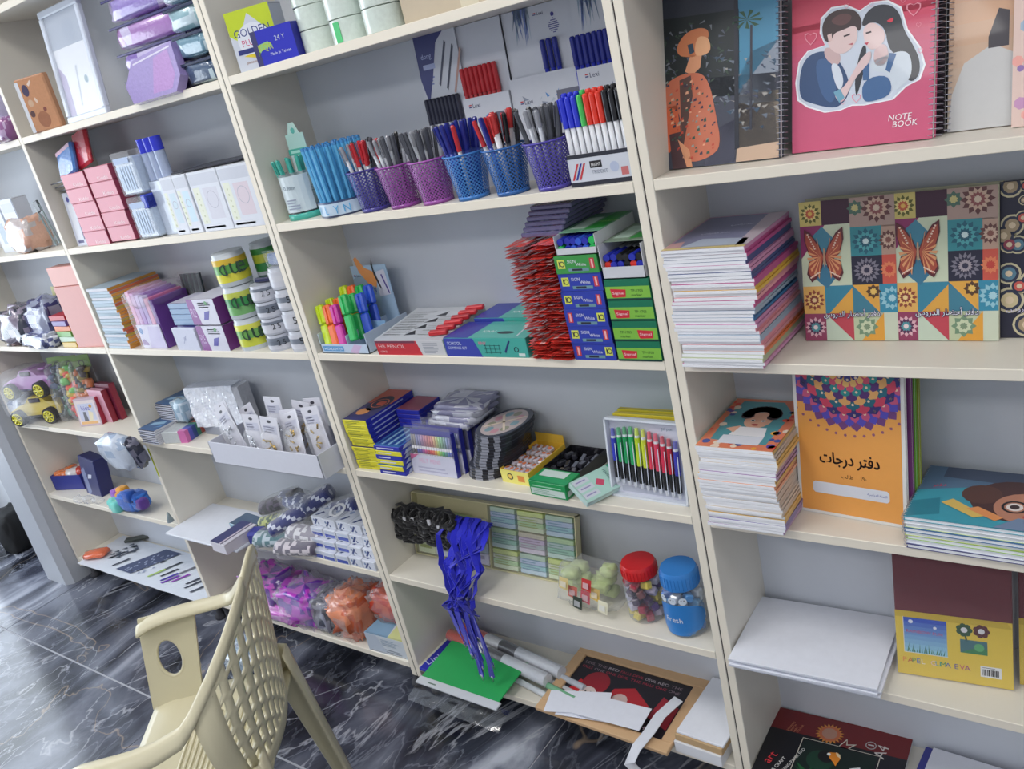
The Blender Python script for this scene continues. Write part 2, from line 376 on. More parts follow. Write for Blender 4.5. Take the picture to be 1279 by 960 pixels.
def standbook(name, label, loc, w_, h_, t_, rx=-.12, rz=0, cover=WHITE, deco=None, coilside=None, back=None, group=None, cat='notebook', page=c(232, 232, 228), ncoil=34):
    o = thing(name, label, cat, loc, rz, rx, group=group); ins = .002
    m = M().bbox(0, w_, -t_/2, -t_/2+.0012, 0, h_, cover, .0004); m.frame((0, -t_/2, 0), (1, 0, 0), (0, 0, 1))
    if deco: deco(m, w_, h_)
    m.obj('cover', 'card', o)
    M().box(ins, w_-ins, -t_/2+.0013, t_/2-.0013, ins, h_-ins, page).obj('pages', 'paper', o)
    M().bbox(0, w_, t_/2-.0012, t_/2, 0, h_, back or cover, .0004).obj('back_cover', 'card', o)
    if coilside:
        m = M(); coil(m, h_, ncoil, t_/2+.003); m.obj('spiral_binding', 'metal', o, True, (w_ if coilside == 'R' else 0, 0, 0))
    return o
def flatbook(name, label, loc, w_, d_, t_, cover, rz=0, deco=None, group=None, cat='exercise book', spine='R', page=c(236, 237, 242)):
    o = thing(name, label, cat, loc, rz, group=group)
    M().box(0, w_-.001, .0, d_-.0008, .0003, t_-.0004, page).obj('pages', 'paper', o)
    m = M(); m.box(0, w_, .0012, d_, t_-.0004, t_, cover); m.box(0, w_, .0012, d_, 0, .0004, cover)
    x = w_ if spine == 'R' else 0
    m.box(x-.0008, x, 0, d_, 0, t_, cover)
    if deco: m.frame((0, 0, t_), (1, 0, 0), (0, 1, 0)); deco(m, w_, d_)
    m.obj('cover', 'card', o); return o

# ---------- pens
def pen_proto(name, label, cat, body, cap, L_=.145, r=.0042, capL=.05, clip=True, tip=None, mt='plastic', n=8):
    o = thing(name, label, cat)       # stands along +Z, cap end up
    M().cyl((0, 0, 0), (0, 0, L_-capL), r*.92, None, body, n).obj('barrel', mt, o, True)
    m = M().cyl((0, 0, L_-capL), (0, 0, L_-.003), r*1.12, r*1.05, cap, n); m.cyl((0, 0, L_-.003), (0, 0, L_), r*1.05, r*.7, cap, n)
    m.obj('cap', 'plastic', o, 'auto')
    if clip: M().box(-.0013, .0013, -r*1.12-.0022, -r*1.12-.001, L_-.04, L_-.002, cap).obj('clip', 'plastic', o)
    return o
def place_dir(o, p, d, roll=0):
    q = Vector(d).to_track_quat('Z', 'Y') @ Matrix.Rotation(roll, 3, 'Z').to_quaternion()
    o.location = p; o.rotation_mode = 'XYZ'; o.rotation_euler = q.to_euler(); return o

# ================================================================== RIGHT UNIT, top row (shelf B)
def deco_beach(m, W, H):
    S = lambda pts: [((x-92)*.00054, (565-y-.1*(x-92))*.00043+.001) for x, y in pts]; cl = (0, W, 0, H)
    def pp(pts, col, k=1): m.poly(chaikin(S(pts)) if len(pts) > 5 else S(pts), col, k, cl)
    pp([(92,565),(480,526),(480,230),(92,230)], c(66,70,86)); pp([(92,300),(92,0),(360,0),(360,300)], c(28,38,42)); 
    pp([(350,300),(350,-60),(480,-60),(480,120),(430,190)], c(70,140,175)); pp([(345,260),(400,150),(480,120),(480,330),(350,330)], c(140,150,165))
    pp([(345,300),(480,290),(480,526),(340,540)], c(188,172,150)); pp([(240,555),(260,430),(350,380),(345,545)], c(90,92,112)); pp([(350,490),(480,470),(480,526),(345,540)], c(205,175,150), 2)
    random.seed(11)
    for i in range(110): 
        x, y = R_(100, 350), R_(20, 330); a = R_(0, 3); pp([(x,y),(x+22*math.cos(a),y+22*math.sin(a)),(x+8*math.cos(a+1.4),y+8*math.sin(a+1.4))], random.choice([c(52,74,60),c(88,96,112),c(32,40,60),c(120,126,135)]), 2)
    for i in range(70):
        x, y = R_(250, 475), R_(150, 420); pp([(x,y),(x+R_(8,26),y+R_(-6,6)),(x+R_(4,20),y+R_(6,16))], random.choice([c(70,76,100),c(110,120,135),c(170,165,160),c(60,86,110)]), 2)
    pp([(345,-60),(358,-60),(356,490),(342,495)], c(34,38,52), 3); pp([(395,60),(402,60),(398,425),(390,425)], c(50,52,66), 3)
    for i in range(9):
        a = i*.7; pp([(385,40),(385+50*math.cos(a),40+34*math.sin(a)),(385+44*math.cos(a+.3),40+30*math.sin(a+.3))], c(44,88,62), 3)
    pp([(150,110),(180,62),(225,45),(262,55),(262,92),(235,100),(222,150),(190,148),(160,140)], c(212,128,84), 4)
    pp([(222,75),(258,82),(268,110),(266,138),(236,150),(212,142)], c(238,178,132), 5); pp([(200,140),(238,146),(232,190),(205,215),(180,200)], c(226,158,118), 4)
    pp([(190,104),(208,100),(214,132),(198,140)], c(44,70,92), 6)
    pp([(110,240),(150,215),(190,205),(240,210),(265,260),(280,350),(300,480),(260,520),(200,540),(150,520),(165,400),(150,330),(100,330)], c(206,116,86), 5)
    pp([(160,230),(200,215),(205,290),(180,420),(165,500)], c(92,66,62), 6)
    pp([(92,330),(150,320),(160,420),(120,500),(92,480)], c(216,104,66), 5); pp([(120,430),(165,420),(180,560),(130,565)], c(80,54,60), 6); pp([(150,450),(190,490),(200,555),(180,555)], c(226,158,118), 7)
    for i in range(120):
        x, y = R_(105, 290), R_(225, 520)
        if x > 100+(y-200)*.1 and x < 240+(y-200)*.2:
            s_ = R_(4, 9); pp([(x,y),(x+s_,y-s_*.6),(x+s_*1.1,y+s_*.7),(x-.2*s_,y+s_)], random.choice([c(236,176,140),c(60,92,78),c(70,60,80),c(200,80,60),c(150,160,150)]), 7)
def deco_couple(m, W, H):
    S = lambda pts: [((x-520)*.00044, (510-y-.107*(x-520))*.00042+.001) for x, y in pts]; cl = (0, W, 0, H)
    def pp(pts, col, k=1): m.poly(chaikin(S(pts)) if len(pts) > 4 else S(pts), col, k, cl)
    m.rect(0, W, 0, H, c(205, 84, 122), 1); m.rect(0, W, H*.62, H, c(206, 62, 92), 2)
    for i in range(6): m.rect(0, W, H*(.62-.03*i)-.0, H*(.65-.03*i), mixcol(c(206, 62, 92), c(205, 84, 122), i/6), 2)
    out = [(545,320),(538,260),(550,190),(580,155),(640,140),(622,100),(625,50),(660,18),(710,15),(752,38),(790,15),(840,15),(880,40),(900,110),(940,170),(955,225),(940,270),(900,290),(860,330),(770,345),(730,345),(690,360),(640,365),(580,345)]
    cx, cy = 745, 200
    for i in range(len(out)): pp([(cx, cy), out[i-1], out[i]], c(205, 214, 228), 3)
    for i in range(len(out)):
        a, b = [(cx+(x-cx)*1.03, cy+(y-cy)*1.03) for x, y in (out[i-1], out[i])]; pp([out[i-1], a, b, out[i]], c(240, 242, 248), 4)
    pp([(552,320),(545,265),(556,200),(585,165),(640,155),(680,185),(712,240),(726,300),(690,352),(645,352),(590,335)], c(44, 74, 118), 5)
    pp([(600,190),(640,180),(668,215),(680,300),(660,345),(620,300)], c(58, 94, 142), 6); pp([(655,200),(684,205),(704,262),(690,300),(672,270)], c(214, 222, 234), 7)
    pp([(636,140),(690,165),(690,205),(665,210),(634,178)], c(206, 176, 176), 6)
    pp([(655,95),(738,70),(748,105),(742,140),(705,175),(665,165),(642,130)], c(226, 200, 198), 7)
    pp([(632,120),(625,70),(650,32),(700,20),(742,32),(762,70),(752,108),(738,78),(700,92),(668,100),(660,125),(648,130)], c(54, 34, 38), 8)
    pp([(650,60),(690,35),(730,45),(720,70),(690,80)], c(92, 56, 58), 9); pp([(645,105),(660,100),(662,125),(650,128)], c(220, 190, 186), 9)
    pp([(700,112),(722,106),(722,111),(702,117)], c(50, 32, 40), 9); pp([(715,142),(732,138),(730,145)], c(180, 90, 100), 9)
    pp([(756,92),(770,45),(805,20),(850,24),(880,55),(892,110),(925,165),(945,215),(942,262),(915,282),(890,240),(868,190),(845,160),(835,100),(800,72)], c(38, 42, 54), 6)
    pp([(760,150),(778,150),(770,230),(752,300),(742,320),(738,250)], c(40, 44, 56), 6)
    pp([(763,92),(792,72),(832,100),(836,140),(808,165),(785,165),(768,135)], c(232, 206, 204), 8)
    pp([(772,108),(790,104),(792,109),(776,113)], c(50, 32, 40), 9); pp([(768,142),(784,140),(778,150)], c(200, 70, 90), 9)
    pp([(800,160),(838,145),(850,195),(830,225),(800,215)], c(222, 194, 194), 7)
    pp([(785,205),(850,185),(890,175),(915,190),(922,250),(900,285),(862,312),(845,240),(800,240)], c(206, 216, 226), 7)
    pp([(765,262),(850,248),(862,315),(800,338),(763,335)], c(58, 100, 150), 8); pp([(838,235),(850,180),(872,185),(852,245)], c(58, 100, 150), 9); pp([(765,215),(785,210),(785,265),(766,265)], c(58, 100, 150), 8)
    pp([(668,305),(705,285),(745,215),(765,185),(792,165),(792,200),(760,235),(735,265),(702,335),(685,335)], c(224, 196, 196), 9)
    pp([(668,300),(690,290),(706,320),(688,338)], c(110, 165, 190), 10); pp([(848,72),(858,66),(862,76),(852,84),(838,76)], c(215, 60, 80), 10)
    def heart(x, y, s_, col, k):
        P_ = [(x+s_*.9*(math.sin(t)**3), y-s_*(.8*math.cos(t)-.3*math.cos(2*t)-.12*math.cos(3*t))) for t in [2*PI*i/14 for i in range(14)]]
        for i in range(14):
            a, b = P_[i-1], P_[i]; ia, ib = [(x+(p[0]-x)*.82, y+(p[1]-y)*.82) for p in (a, b)]; pp([a, b, ib, ia], col, k)
    for x, y, s_ in ((588,110,26),(922,45,26),(890,14,11),(790,18,9),(938,98,9),(710,14,10),(745,322,18),(700,335,10),(945,180,10)): heart(x, y, s_, c(236, 150, 170), 11)
    O = S([(850, 405)])[0]; m.txt('NOTE', O[0], O[1], .0085, c(245, 240, 244), 12, slant=.1); m.txt('BOOK', O[0]+.006, O[1]-.0095, .0085, c(245, 240, 244), 12, slant=.1)
standbook('notebook', 'notebook with a red haired person in headphones and floral shirt on its cover', (.975, .070, B), .212, .285, .012, -.26, -.08, c(50, 56, 70), deco_beach, 'R')
standbook('notebook', 'pink spiral notebook with a drawn couple and hearts on its cover', (1.198, .076, B), .205, .285, .016, -.26, -.08, c(200, 90, 125), deco_couple, 'R')
m_=None
standbook('notebook', 'black backed notebook with thick spiral, behind the pink couple notebook', (1.262, .102, B), .15, .275, .012, -.22, -.08, c(40, 36, 44), None, 'R')
def deco_tan(m, W, H):
    for i in range(10): m.rect(0, W, H*.1*i, H*.1*(i+1), mixcol(c(206, 190, 172), c(226, 160, 112), i/9), 1)
    m.poly([(.0, 0), (.09, 0), (.09, .09), (.055, .11), (.02, .09), (.005, .05)], c(206, 206, 206), 2); m.poly([(.05, .105), (.075, .105), (.075, .15), (.062, .155), (.05, .12)], c(70, 66, 74), 3)
standbook('notebook', 'tan notebook cover with a seated pale figure, right of the couple notebook', (1.415, .092, B), .15, .285, .012, -.24, -.06, c(222, 170, 130), deco_tan, None)
def deco_pale(m, W, H):
    m.rect(0, W, 0, H, c(228, 200, 190)); random.seed(4)
    for i in range(50): m.disc(R_(.005, W-.01), R_(.01, H-.02), R_(.003, .009), random.choice([c(200, 150, 190), c(150, 120, 180), c(240, 170, 160), c(170, 190, 210)]), 2, 7)
standbook('notebook', 'pale pink floral notebook at the right end of the top row', (1.498, .066, B), .15, .285, .012, -.24, -.05, c(224, 200, 194), deco_pale, None)

# ---------- shelf C: tall stack of exercise books, pattern covered books
sc_ = [c(226,120,70), c(60,120,170), c(214,150,190), c(236,190,80), c(200,90,150), c(170,190,210), c(96,100,150), c(228,140,90), c(190,200,160), c(150,90,170), c(232,160,170), c(70,90,140)]
def deco_violet(m, W, D_):
    m.rect(.003, W-.003, .006, D_-.004, c(126, 128, 158)); m.rect(0, W, 0, .012, c(216, 196, 130), 2); m.poly([(.0, .012), (.03, .012), (.022, .05), (0, .04)], c(196, 150, 150), 2)
    m.poly([(.03, .014), (.14, .014), (.135, .05), (.05, .06)], c(180, 190, 208), 2); m.poly([(W-.02, .01), (W, .01), (W, D_), (W-.035, D_)], c(196, 180, 190), 2)
    m.txt('دفتر'[::-1] if False else arab('دفتر مدرسي'), .035, .085, .012, c(225, 225, 240), 3); m.txt(arab('مدرسي'), .07, .13, .012, c(225, 225, 240), 3)
def stack(x, y, z, n, w_, d_, t_, lab, grp, decotop, toplab, seed, cols=sc_, rz=0):
    random.seed(seed); k = 0; cc = cols[0]
    for i in range(n):
        if i % 2 == 0: cc = random.choice(cols)
        dx = R_(-.0025, .0025)+.004*math.sin(i*.35); last = i == n-1
        flatbook('exercise_book', toplab if last else lab+', '+ORD(n-i)+' from the top', (x+dx, y+R_(-.003, .003), z+i*t_), w_, d_, t_*.97, var(cc), rz+R_(-.012, .012), decotop if last else None, None if last else grp)
stack(.997, -.022, C, 35, .147, .205, .00605, 'white edged exercise book in the taller stack', 'exercise books in the taller stack', deco_violet, 'topmost exercise book with violet cover on the taller stack', 21)
def deco_tile(m, W, H):
    bx = lambda a, b, d, e, col, k=1: m.rect(W*a, W*b, H*(1-e), H*(1-d), col, k)
    Q = lambda pts, col, k=2: m.poly([(W*x, H*(1-y)) for x, y in pts], col, k, (0, W, 0, H))
    bx(0, 1, 0, 1, c(186, 190, 168)); bx(0, .24, 0, .17, c(206, 190, 112), 2); bx(.24, .54, 0, .17, c(62, 26, 50), 2); bx(.54, 1, 0, .21, c(176, 150, 140), 2); bx(.86, 1, .2, .40, c(190, 158, 140), 2)
    bx(.54, .86, .20, .40, c(58, 142, 152), 3); bx(.54, .86, .40, .60, c(38, 38, 60), 3); bx(.86, 1, .40, .60, c(206, 88, 72), 3)
    bx(0, .54, .17, .60, c(206, 216, 188), 2); Q([(0,.17),(.27,.17),(0,.40)], c(140, 48, 100), 3); Q([(.1,.26),(.24,.18),(.38,.28),(.24,.38)], c(70, 136, 160), 4); Q([(.1,.52),(.25,.44),(.4,.52),(.27,.62)], c(60, 120, 150), 4)
    bx(0, .24, .60, .80, c(228, 178, 96), 3); bx(0, .24, .80, 1, c(150, 62, 96), 3); bx(.24, .54, .60, .80, c(58, 134, 160), 3); Q([(.28,.8),(.54,.62),(.54,.8)], c(226, 168, 72), 4)
    bx(.54, .82, .60, .80, c(66, 128, 150), 3); Q([(.54,.60),(.82,.60),(.82,.8)], c(226, 168, 72), 4); bx(.82, 1, .60, .80, c(56, 140, 170), 3)
    Q([(.24,.8),(.54,.8),(.54,1)], c(196, 70, 84), 4); Q([(.24,.8),(.54,1),(.24,1)], c(202, 216, 196), 4); bx(.54, .82, .80, 1, c(196, 206, 170), 3); Q([(.62,1),(.86,.8),(.86,1)], c(230, 164, 60), 4); bx(.86, 1, .8, 1, c(206, 214, 192), 3)
    def rose(cx, cy, r, cols, k=5, n=12):
        cx, cy = W*cx, H*(1-cy)
        for j, cc in enumerate(cols):
            rr = r*(1-j/len(cols))
            for i in range(n):
                a = 2*PI*i/n+j*.26; m.poly([(cx+rr*math.cos(a), cy+rr*math.sin(a)), (cx+rr*.72*math.cos(a+PI/n), cy+rr*.72*math.sin(a+PI/n)), (cx, cy), (cx+rr*.72*math.cos(a-PI/n), cy+rr*.72*math.sin(a-PI/n))], cc, k+j, (.001, W-.001, .001, H-.001))
    rose(.12, .085, .017, [c(96, 96, 40), c(226, 206, 130), c(196, 90, 60), c(226, 180, 90)]); rose(.70, .30, .022, [c(40, 100, 120), c(84, 170, 176), c(40, 96, 116), c(210, 232, 232)])
    rose(.70, .50, .021, [c(130, 126, 140), c(50, 48, 70), c(170, 160, 168), c(52, 50, 74)], n=16); rose(.12, .70, .018, [c(150, 72, 50), c(240, 200, 120), c(140, 60, 50), c(240, 210, 150)]); rose(.12, .90, .018, [c(226, 180, 190), c(90, 40, 80), c(80, 150, 160), c(235, 220, 220)])
    rose(.82, .08, .024, [c(100, 60, 60), c(200, 170, 150), c(140, 80, 80), c(210, 190, 170)]); rose(.93, .3, .016, [c(110, 70, 66), c(210, 180, 160), c(140, 90, 80)]); rose(.93, .5, .014, [c(226, 130, 90), c(200, 70, 60)]); rose(.95, .7, .02, [c(150, 200, 214), c(56, 140, 170), c(170, 210, 220)])
    rose(.68, .9, .018, [c(120, 150, 120), c(206, 214, 180), c(130, 150, 120)], n=8); rose(.76, .65, .012, [c(90, 60, 40), c(230, 190, 100)], n=8); rose(.60, .07, .013, [c(80, 110, 96), c(200, 190, 130)], n=8)
    for sg in (-1, 1):     # butterfly
        cx, cy = .255, .39
        up = [(0, 0), (.05, -.08), (.14, -.17), (.21, -.20), (.215, -.12), (.17, -.02), (.10, .02)]; lo = [(0, .0), (.10, .02), (.17, .03), (.20, .12), (.15, .18), (.09, .15), (.03, .08)]
        for P_ in (up, lo):
            Q([(cx+sg*x, cy+y) for x, y in P_], c(96, 40, 48), 12); Q([(cx+sg*(x*.86+.012), cy+y*.86) for x, y in P_], c(176, 82, 62), 13)
        for i in range(9):
            a = -1.15+i*.29; x1, y1 = .19*math.cos(a), .15*math.sin(a); Q([(cx+sg*.04, cy), (cx+sg*x1, cy+y1), (cx+sg*(x1-.012), cy+y1+.02)], c(226, 160, 110), 14)
        for i in range(7): m.disc(W*(cx+sg*(.10+.012*i)), H*(1-(cy-.06-.017*i)), .0016, c(236, 210, 190), 15, 6); m.disc(W*(cx+sg*(.06+.016*i)), H*(1-(cy+.11+.006*i)), .0015, c(236, 210, 190), 15, 6)
    Q([(.247,.33),(.263,.33),(.268,.42),(.255,.47),(.242,.42)], c(190, 150, 120), 16)
    s_ = arab('دفتر أحضار الدروس'); 
    for du, dv in ((.0008, -.0008), (-.0008, .0008), (.0008, .0008), (-.0008, -.0008)): m.txt(s_, W*.22+du, H*.165+dv, .015, c(50, 44, 90), 17, wmax=W*.60)
    m.txt(s_, W*.22, H*.165, .015, c(240, 240, 250), 18, wmax=W*.60)
def deco_paisley(m, W, H):
    m.rect(0, W, 0, H, c(34, 34, 56)); random.seed(8)
    for i in range(46):
        u, v, r = R_(0, W), R_(0, H), R_(.007, .02); a = random.choice([c(200, 90, 80), c(206, 190, 150), c(90, 130, 150), c(150, 60, 80), c(170, 150, 120)])
        cl = (.001, W-.001, .001, H-.001); m.disc(u, v, r, c(206, 196, 160), 2+i % 3, 14, clip=cl); m.disc(u, v, r*.82, c(44, 50, 74), 5+i % 3, 14, clip=cl); m.disc(u, v, r*.6, a, 8+i % 3, 10, clip=cl); m.disc(u, v, r*.3, c(220, 200, 170), 11+i % 3, 8, clip=cl)
    s_ = arab('دفتر أحضار الدروس'); m.txt(s_, W*.06, H*.165, .012, c(220, 216, 240), 16, wmax=W*.60)
for i, (x, y, lb, dk) in enumerate([(1.174, .108, 'butterfly patchwork notebook, left one, beside the exercise book stack', deco_tile), (1.178, .128, 'second butterfly patchwork notebook hidden behind the left one', None), (1.318, .112, 'butterfly patchwork notebook, right one, next to the dark paisley cover', deco_tile), (1.322, .130, 'notebook hidden behind the right butterfly one', None), (1.468, .126, 'dark paisley patterned notebook at the right edge', deco_paisley)]):
    standbook('notebook', lb, (x, y, C), .150, .236, .012, -.16, [.02, .02, .0, 0, 0][i], c(196, 196, 170) if i < 4 else c(40, 40, 60), dk, None)

# ---------- shelf D
def deco_boy(m, W, D_):
    m.rect(.001, W-.001, .001, D_-.001, c(226, 130, 96)); m.poly([(.018, .03), (.125, .022), (.13, .15), (.10, D_-.01), (.02, D_-.012), (.012, .12)], c(84, 154, 164), 2)
    random.seed(3)
    for i in range(34):
        t = R_(0, 1); e = random.choice([0, 1, 2]); u, v = [(R_(0, .02), R_(.01, .19)), (R_(.125, .145), R_(.01, .19)), (R_(.02, .13), R_(.005, .028))][e]
        m.disc(u, v, R_(.004, .009), random.choice([c(240, 170, 60), c(110, 80, 170), c(230, 80, 60), c(70, 90, 160), c(240, 220, 200)]), 3, 7, clip=(.001, W-.001, .001, D_-.001))
    m.rect(.035, .112, .018, .05, c(222, 226, 236), 4)
    m.disc(.078, .115, .026, c(232, 178, 150), 5, 16, .034)
    for i in range(14):
        a = -.3+i*.29; m.disc(.076+.026*math.cos(a), .138+.024*math.sin(a), .013, c(62, 38, 44), 6, 8)
    for s_ in (-1, 1): m.disc(.078+s_*.010, .112, .0045, c(250, 250, 250), 7, 8); m.disc(.078+s_*.010, .112, .003, c(40, 30, 40), 8, 8)
    m.disc(.078, .095, .007, c(180, 60, 60), 8, 8, .004); m.poly([(.045, .05), (.112, .05), (.105, .085), (.05, .085)], c(236, 236, 240), 6); m.poly([(.05, .06), (.03, .075), (.055, .09)], c(232, 178, 150), 7)
stack(.994, -.020, D, 27, .146, .205, .0063, 'white edged exercise book in the lower stack', 'exercise books in the lower stack', deco_boy, 'topmost exercise book with a curly haired child drawn on teal', 22, [c(226,190,120), c(180,150,190), c(140,130,180), c(230,170,140), c(210,200,190)])
def deco_grade(m, W, H):
    m.rect(0, W, 0, H, c(230, 228, 226)); m.rect(.006, W-.006, .006, H-.004, c(238, 166, 84), 2)
    cu, cv = W*.52, .285; cl = (.006, W-.006, .006, H-.004)
    rings = [(.118, 30, c(120, 70, 130), .80), (.110, 30, c(90, 80, 190), .84), (.102, 30, c(206, 90, 130), .85), (.094, 15, c(58, 50, 120), .80), (.088, 15, c(214, 70, 100), .8), (.080, 15, c(40, 110, 130), .78), (.072, 15, c(240, 180, 110), .8), (.064, 15, c(90, 50, 120), .8), (.055, 15, c(46, 150, 150), .76), (.046, 15, c(226, 90, 120), .8), (.038, 15, c(250, 200, 120), .8), (.028, 10, c(60, 60, 140), .8), (.018, 10, c(236, 130, 90), .7)]
    for j, (r, n, cc, q) in enumerate(rings):
        for i in range(n):
            a = 2*PI*(i+(j % 2)*.5)/n; b = PI/n
            m.poly([(cu+r*.60*math.cos(a-b), cv+r*.60*math.sin(a-b)), (cu+r*.93*math.cos(a-b*.75), cv+r*.93*math.sin(a-b*.75)), (cu+r*math.cos(a), cv+r*math.sin(a)), (cu+r*.93*math.cos(a+b*.75), cv+r*.93*math.sin(a+b*.75)), (cu+r*.60*math.cos(a+b), cv+r*.60*math.sin(a+b))], cc, 3+j, cl)
            if j % 3 == 2: m.disc(cu+r*.86*math.cos(a), cv+r*.86*math.sin(a), .0025, c(245, 220, 190), 4+j, 6, clip=cl)
    for i in range(24):
        a = PI+PI*(i+.5)/24; m.disc(cu+.126*math.cos(a), cv+.126*math.sin(a), .0028, c(150, 90, 120), 3, 6, clip=cl)
    dk = c(46, 26, 24)
    for du, dv in ((0, 0), (.0007, 0), (-.0007, 0), (0, .0007), (0, -.0007)): m.txt(arab('دفتر درجات'), W/2+du, .096+dv, .028, dk, 4, wmax=.105, center=True); m.txt(arab('١٩٠')[::-1], W*.60, .077, .0075, dk, 4); m.txt(arab('طالب'), W*.42, .075, .009, dk, 4)
    m.poly([(.028, .046), (.032, .042), (W-.032, .042), (W-.028, .046), (W-.028, .060), (W-.032, .064), (.032, .064), (.028, .060)], c(222, 226, 236), 4); m.txt(arab('السنة الدراسية'), W-.066, .050, .006, c(60, 80, 170), 5, wmax=.034)
standbook('grade_book', 'orange grade book with a mandala and Arabic title on its cover', (1.139, .076, D), .192, .288, .010, -.12, -.10, c(230, 228, 226), deco_grade, None, cat='book')
for i in range(3): standbook('grade_book', 'grade book behind the orange one, only its %s edge showing' % ['violet', 'green', 'olive'][i], (1.146+.003*i, .090+.012*i, D), .192, .288, .009, -.12, -.10, [c(120, 60, 120), c(110, 170, 60), c(150, 160, 60)][i], None, None, cat='book')
def deco_glasses(m, W, D_):
    m.rect(0, W, 0, D_, c(66, 158, 178)); m.poly([(0, D_*.5), (W, D_*.9), (W, D_), (0, D_)], c(90, 120, 150), 2); m.poly([(.03, D_*.8), (W, D_*.75), (W, D_), (.03, D_)], c(70, 84, 110), 3)
    m.poly([(.0, 0), (.05, .02), (.04, .07), (0, .05)], c(50, 130, 150), 2)
    m.disc(.145, .085, .062, c(78, 48, 46), 4, 20); m.disc(.098, .095, .03, c(92, 58, 50), 5, 14); m.disc(.165, .066, .045, c(190, 130, 104), 6, 18)
    for u, v in ((.150, .066), (.192, .066)): m.ring(u, v, .019, .004, c(30, 24, 30), 8, 16); m.disc(u, v, .012, c(235, 225, 220), 8, 12); m.disc(u, v, .007, c(60, 40, 40), 9, 10)
    m.disc(.172, .040, .008, c(190, 60, 70), 8, 10, .004); m.poly([(.045, .055), (.10, .02), (.115, .03), (.06, .07)], c(226, 190, 100), 9); m.poly([(.085, .045), (.13, .018), (.14, .03), (.10, .055)], c(230, 150, 90), 10)
    m.txt(arab('دفتر'), .022, .10, .012, c(210, 60, 90), 6, rot=.3); m.poly([(.13, .0), (.2, .0), (.2, .03), (.16, .035)], c(120, 140, 170), 7)
for i in range(8):
    last = i == 7; cc = [c(60, 60, 120), c(220, 225, 235), c(150, 190, 90), c(200, 220, 120), c(60, 110, 160), c(210, 225, 160), c(230, 232, 236), c(66, 158, 178)][i]
    o = thing('spiral_notebook', 'topmost spiral notebook with a child in round glasses on its teal cover' if last else 'spiral notebook in the low stack under the glasses cover, '+ORD(i+1)+' from the bottom', 'notebook', (1.335+R_(-.002, .002), .0+R_(-.002, .002), D+i*.0076), -.03+R_(-.01, .01), group=None if last else 'spiral notebooks in the low stack')
    M().box(.006, .205, .001, .174, .0008, .0066, c(236, 238, 242)).obj('pages', 'paper', o)
    m = M().box(.004, .207, 0, .175, .0066, .0075, cc); m.box(.004, .207, 0, .175, 0, .0008, cc)
    if last: m.frame((.004, 0, .0075), (1, 0, 0), (0, 1, 0)); deco_glasses(m, .203, .175)
    m.obj('cover', 'card', o)
    m = M()
    for k in range(30): m.tube([(.004+.0045*math.cos(a), .003+.0058*k, .0038+.0045*math.sin(a)) for a in [2*PI*q/6 for q in range(6)]], .0006, c(200, 200, 206), 3, close=True)
    m.obj('spiral_binding', 'metal', o)

# ---------- shelf E: paper, craft foam pack
for i in range(4):
    z = E+[0, .0045, .011, .0155][i]; hh = [.004, .006, .004, .006][i]
    m = M(); m.bbox(0, .282, 0, .212, 0, hh, c(232, 235, 245), .0006)
    for k in range(3): m.frame((0, 0, 0), (1, 0, 0), (0, 0, 1)); m.rect(0, .282, hh*(k+.5)/3, hh*(k+.5)/3+.0003, c(150, 155, 175))
    solo(m, 'paper_stack', ['bottom', 'second lowest', 'second highest', 'topmost'][i]+' sheaf of white copy paper on the right unit', 'paper', 'paper', (.994+[.004, 0, .006, .0][i], [-.030, -.034, -.026, -.032][i], z), [.04, .05, .03, .045][i])
def deco_eva(m, W, H):
    m.rect(0, W, 0, .132, c(226, 196, 66)); m.poly([(0, .132), (0, .12), (W, .12), (W-.008, .132)], c(206, 176, 50), 2)
    for i in range(8): m.rect(.014, .085, .048+.009*i, .057+.009*i, mixcol(c(150, 205, 226), c(40, 80, 190), i/7), 3)
    m.rect(.013, .086, .047, .0478, c(235, 240, 245), 4); m.rect(.013, .0138, .047, .121, c(235, 240, 245), 4)
    m.disc(.026, .112, .004, c(230, 235, 245), 5, 8); m.disc(.066, .104, .003, c(230, 235, 245), 5, 8); m.txt('RAINBOW FUN', .018, .089, .006, c(200, 60, 110), 5, wmax=.06)
    random.seed(2)
    for i in range(16): m.poly([(.018+.004*i, .049), (.020+.004*i, .049), (.019+.004*i+R_(-.004, .004), .049+R_(.006, .022))], random.choice([c(60, 120, 60), c(40, 110, 90)]), 5)
    for k, (u, v, cc) in enumerate(((.113, .108, c(40, 84, 50)), (.140, .109, c(92, 30, 40)))):
        for i in range(7): a = 2*PI*i/7; m.disc(u+.0085*math.cos(a), v+.0085*math.sin(a), .0052, cc, 3, 8)
        m.disc(u, v, .0055, c(225, 225, 230), 4, 10)
    m.poly([(.113, .098), (.116, .098), (.118, .086), (.115, .086)], c(40, 84, 50), 3)
    m.rect(.106, .149, .062, .089, c(60, 110, 120), 3); m.poly([(.106, .062), (.149, .062), (.149, .075), (.125, .072)], c(50, 130, 80), 4); m.disc(.136, .076, .008, c(90, 170, 110), 5)
    for i, ch in enumerate('PAPEL GUMA EVA'): 
        if ch != ' ': m.txt(ch, .010+.0078*i, .026, .0100, [c(226, 130, 60), c(200, 90, 60), c(90, 160, 90), c(60, 120, 200), c(240, 240, 235), 0, c(230, 200, 200), c(70, 170, 170), c(60, 150, 90), c(50, 90, 170), 0, c(60, 60, 150), c(200, 70, 110), c(150, 60, 130)][i], 4)
    m.rect(.137, .170, .018, .040, c(230, 232, 236), 3); 
    for i in range(14): m.rect(.140+.0019*i, .1407+.0019*i+.0006*(i % 3), .021, .034, c(30, 30, 34), 4)
    m.rect(.140, .160, .0365, .0375, c(60, 60, 60), 4)
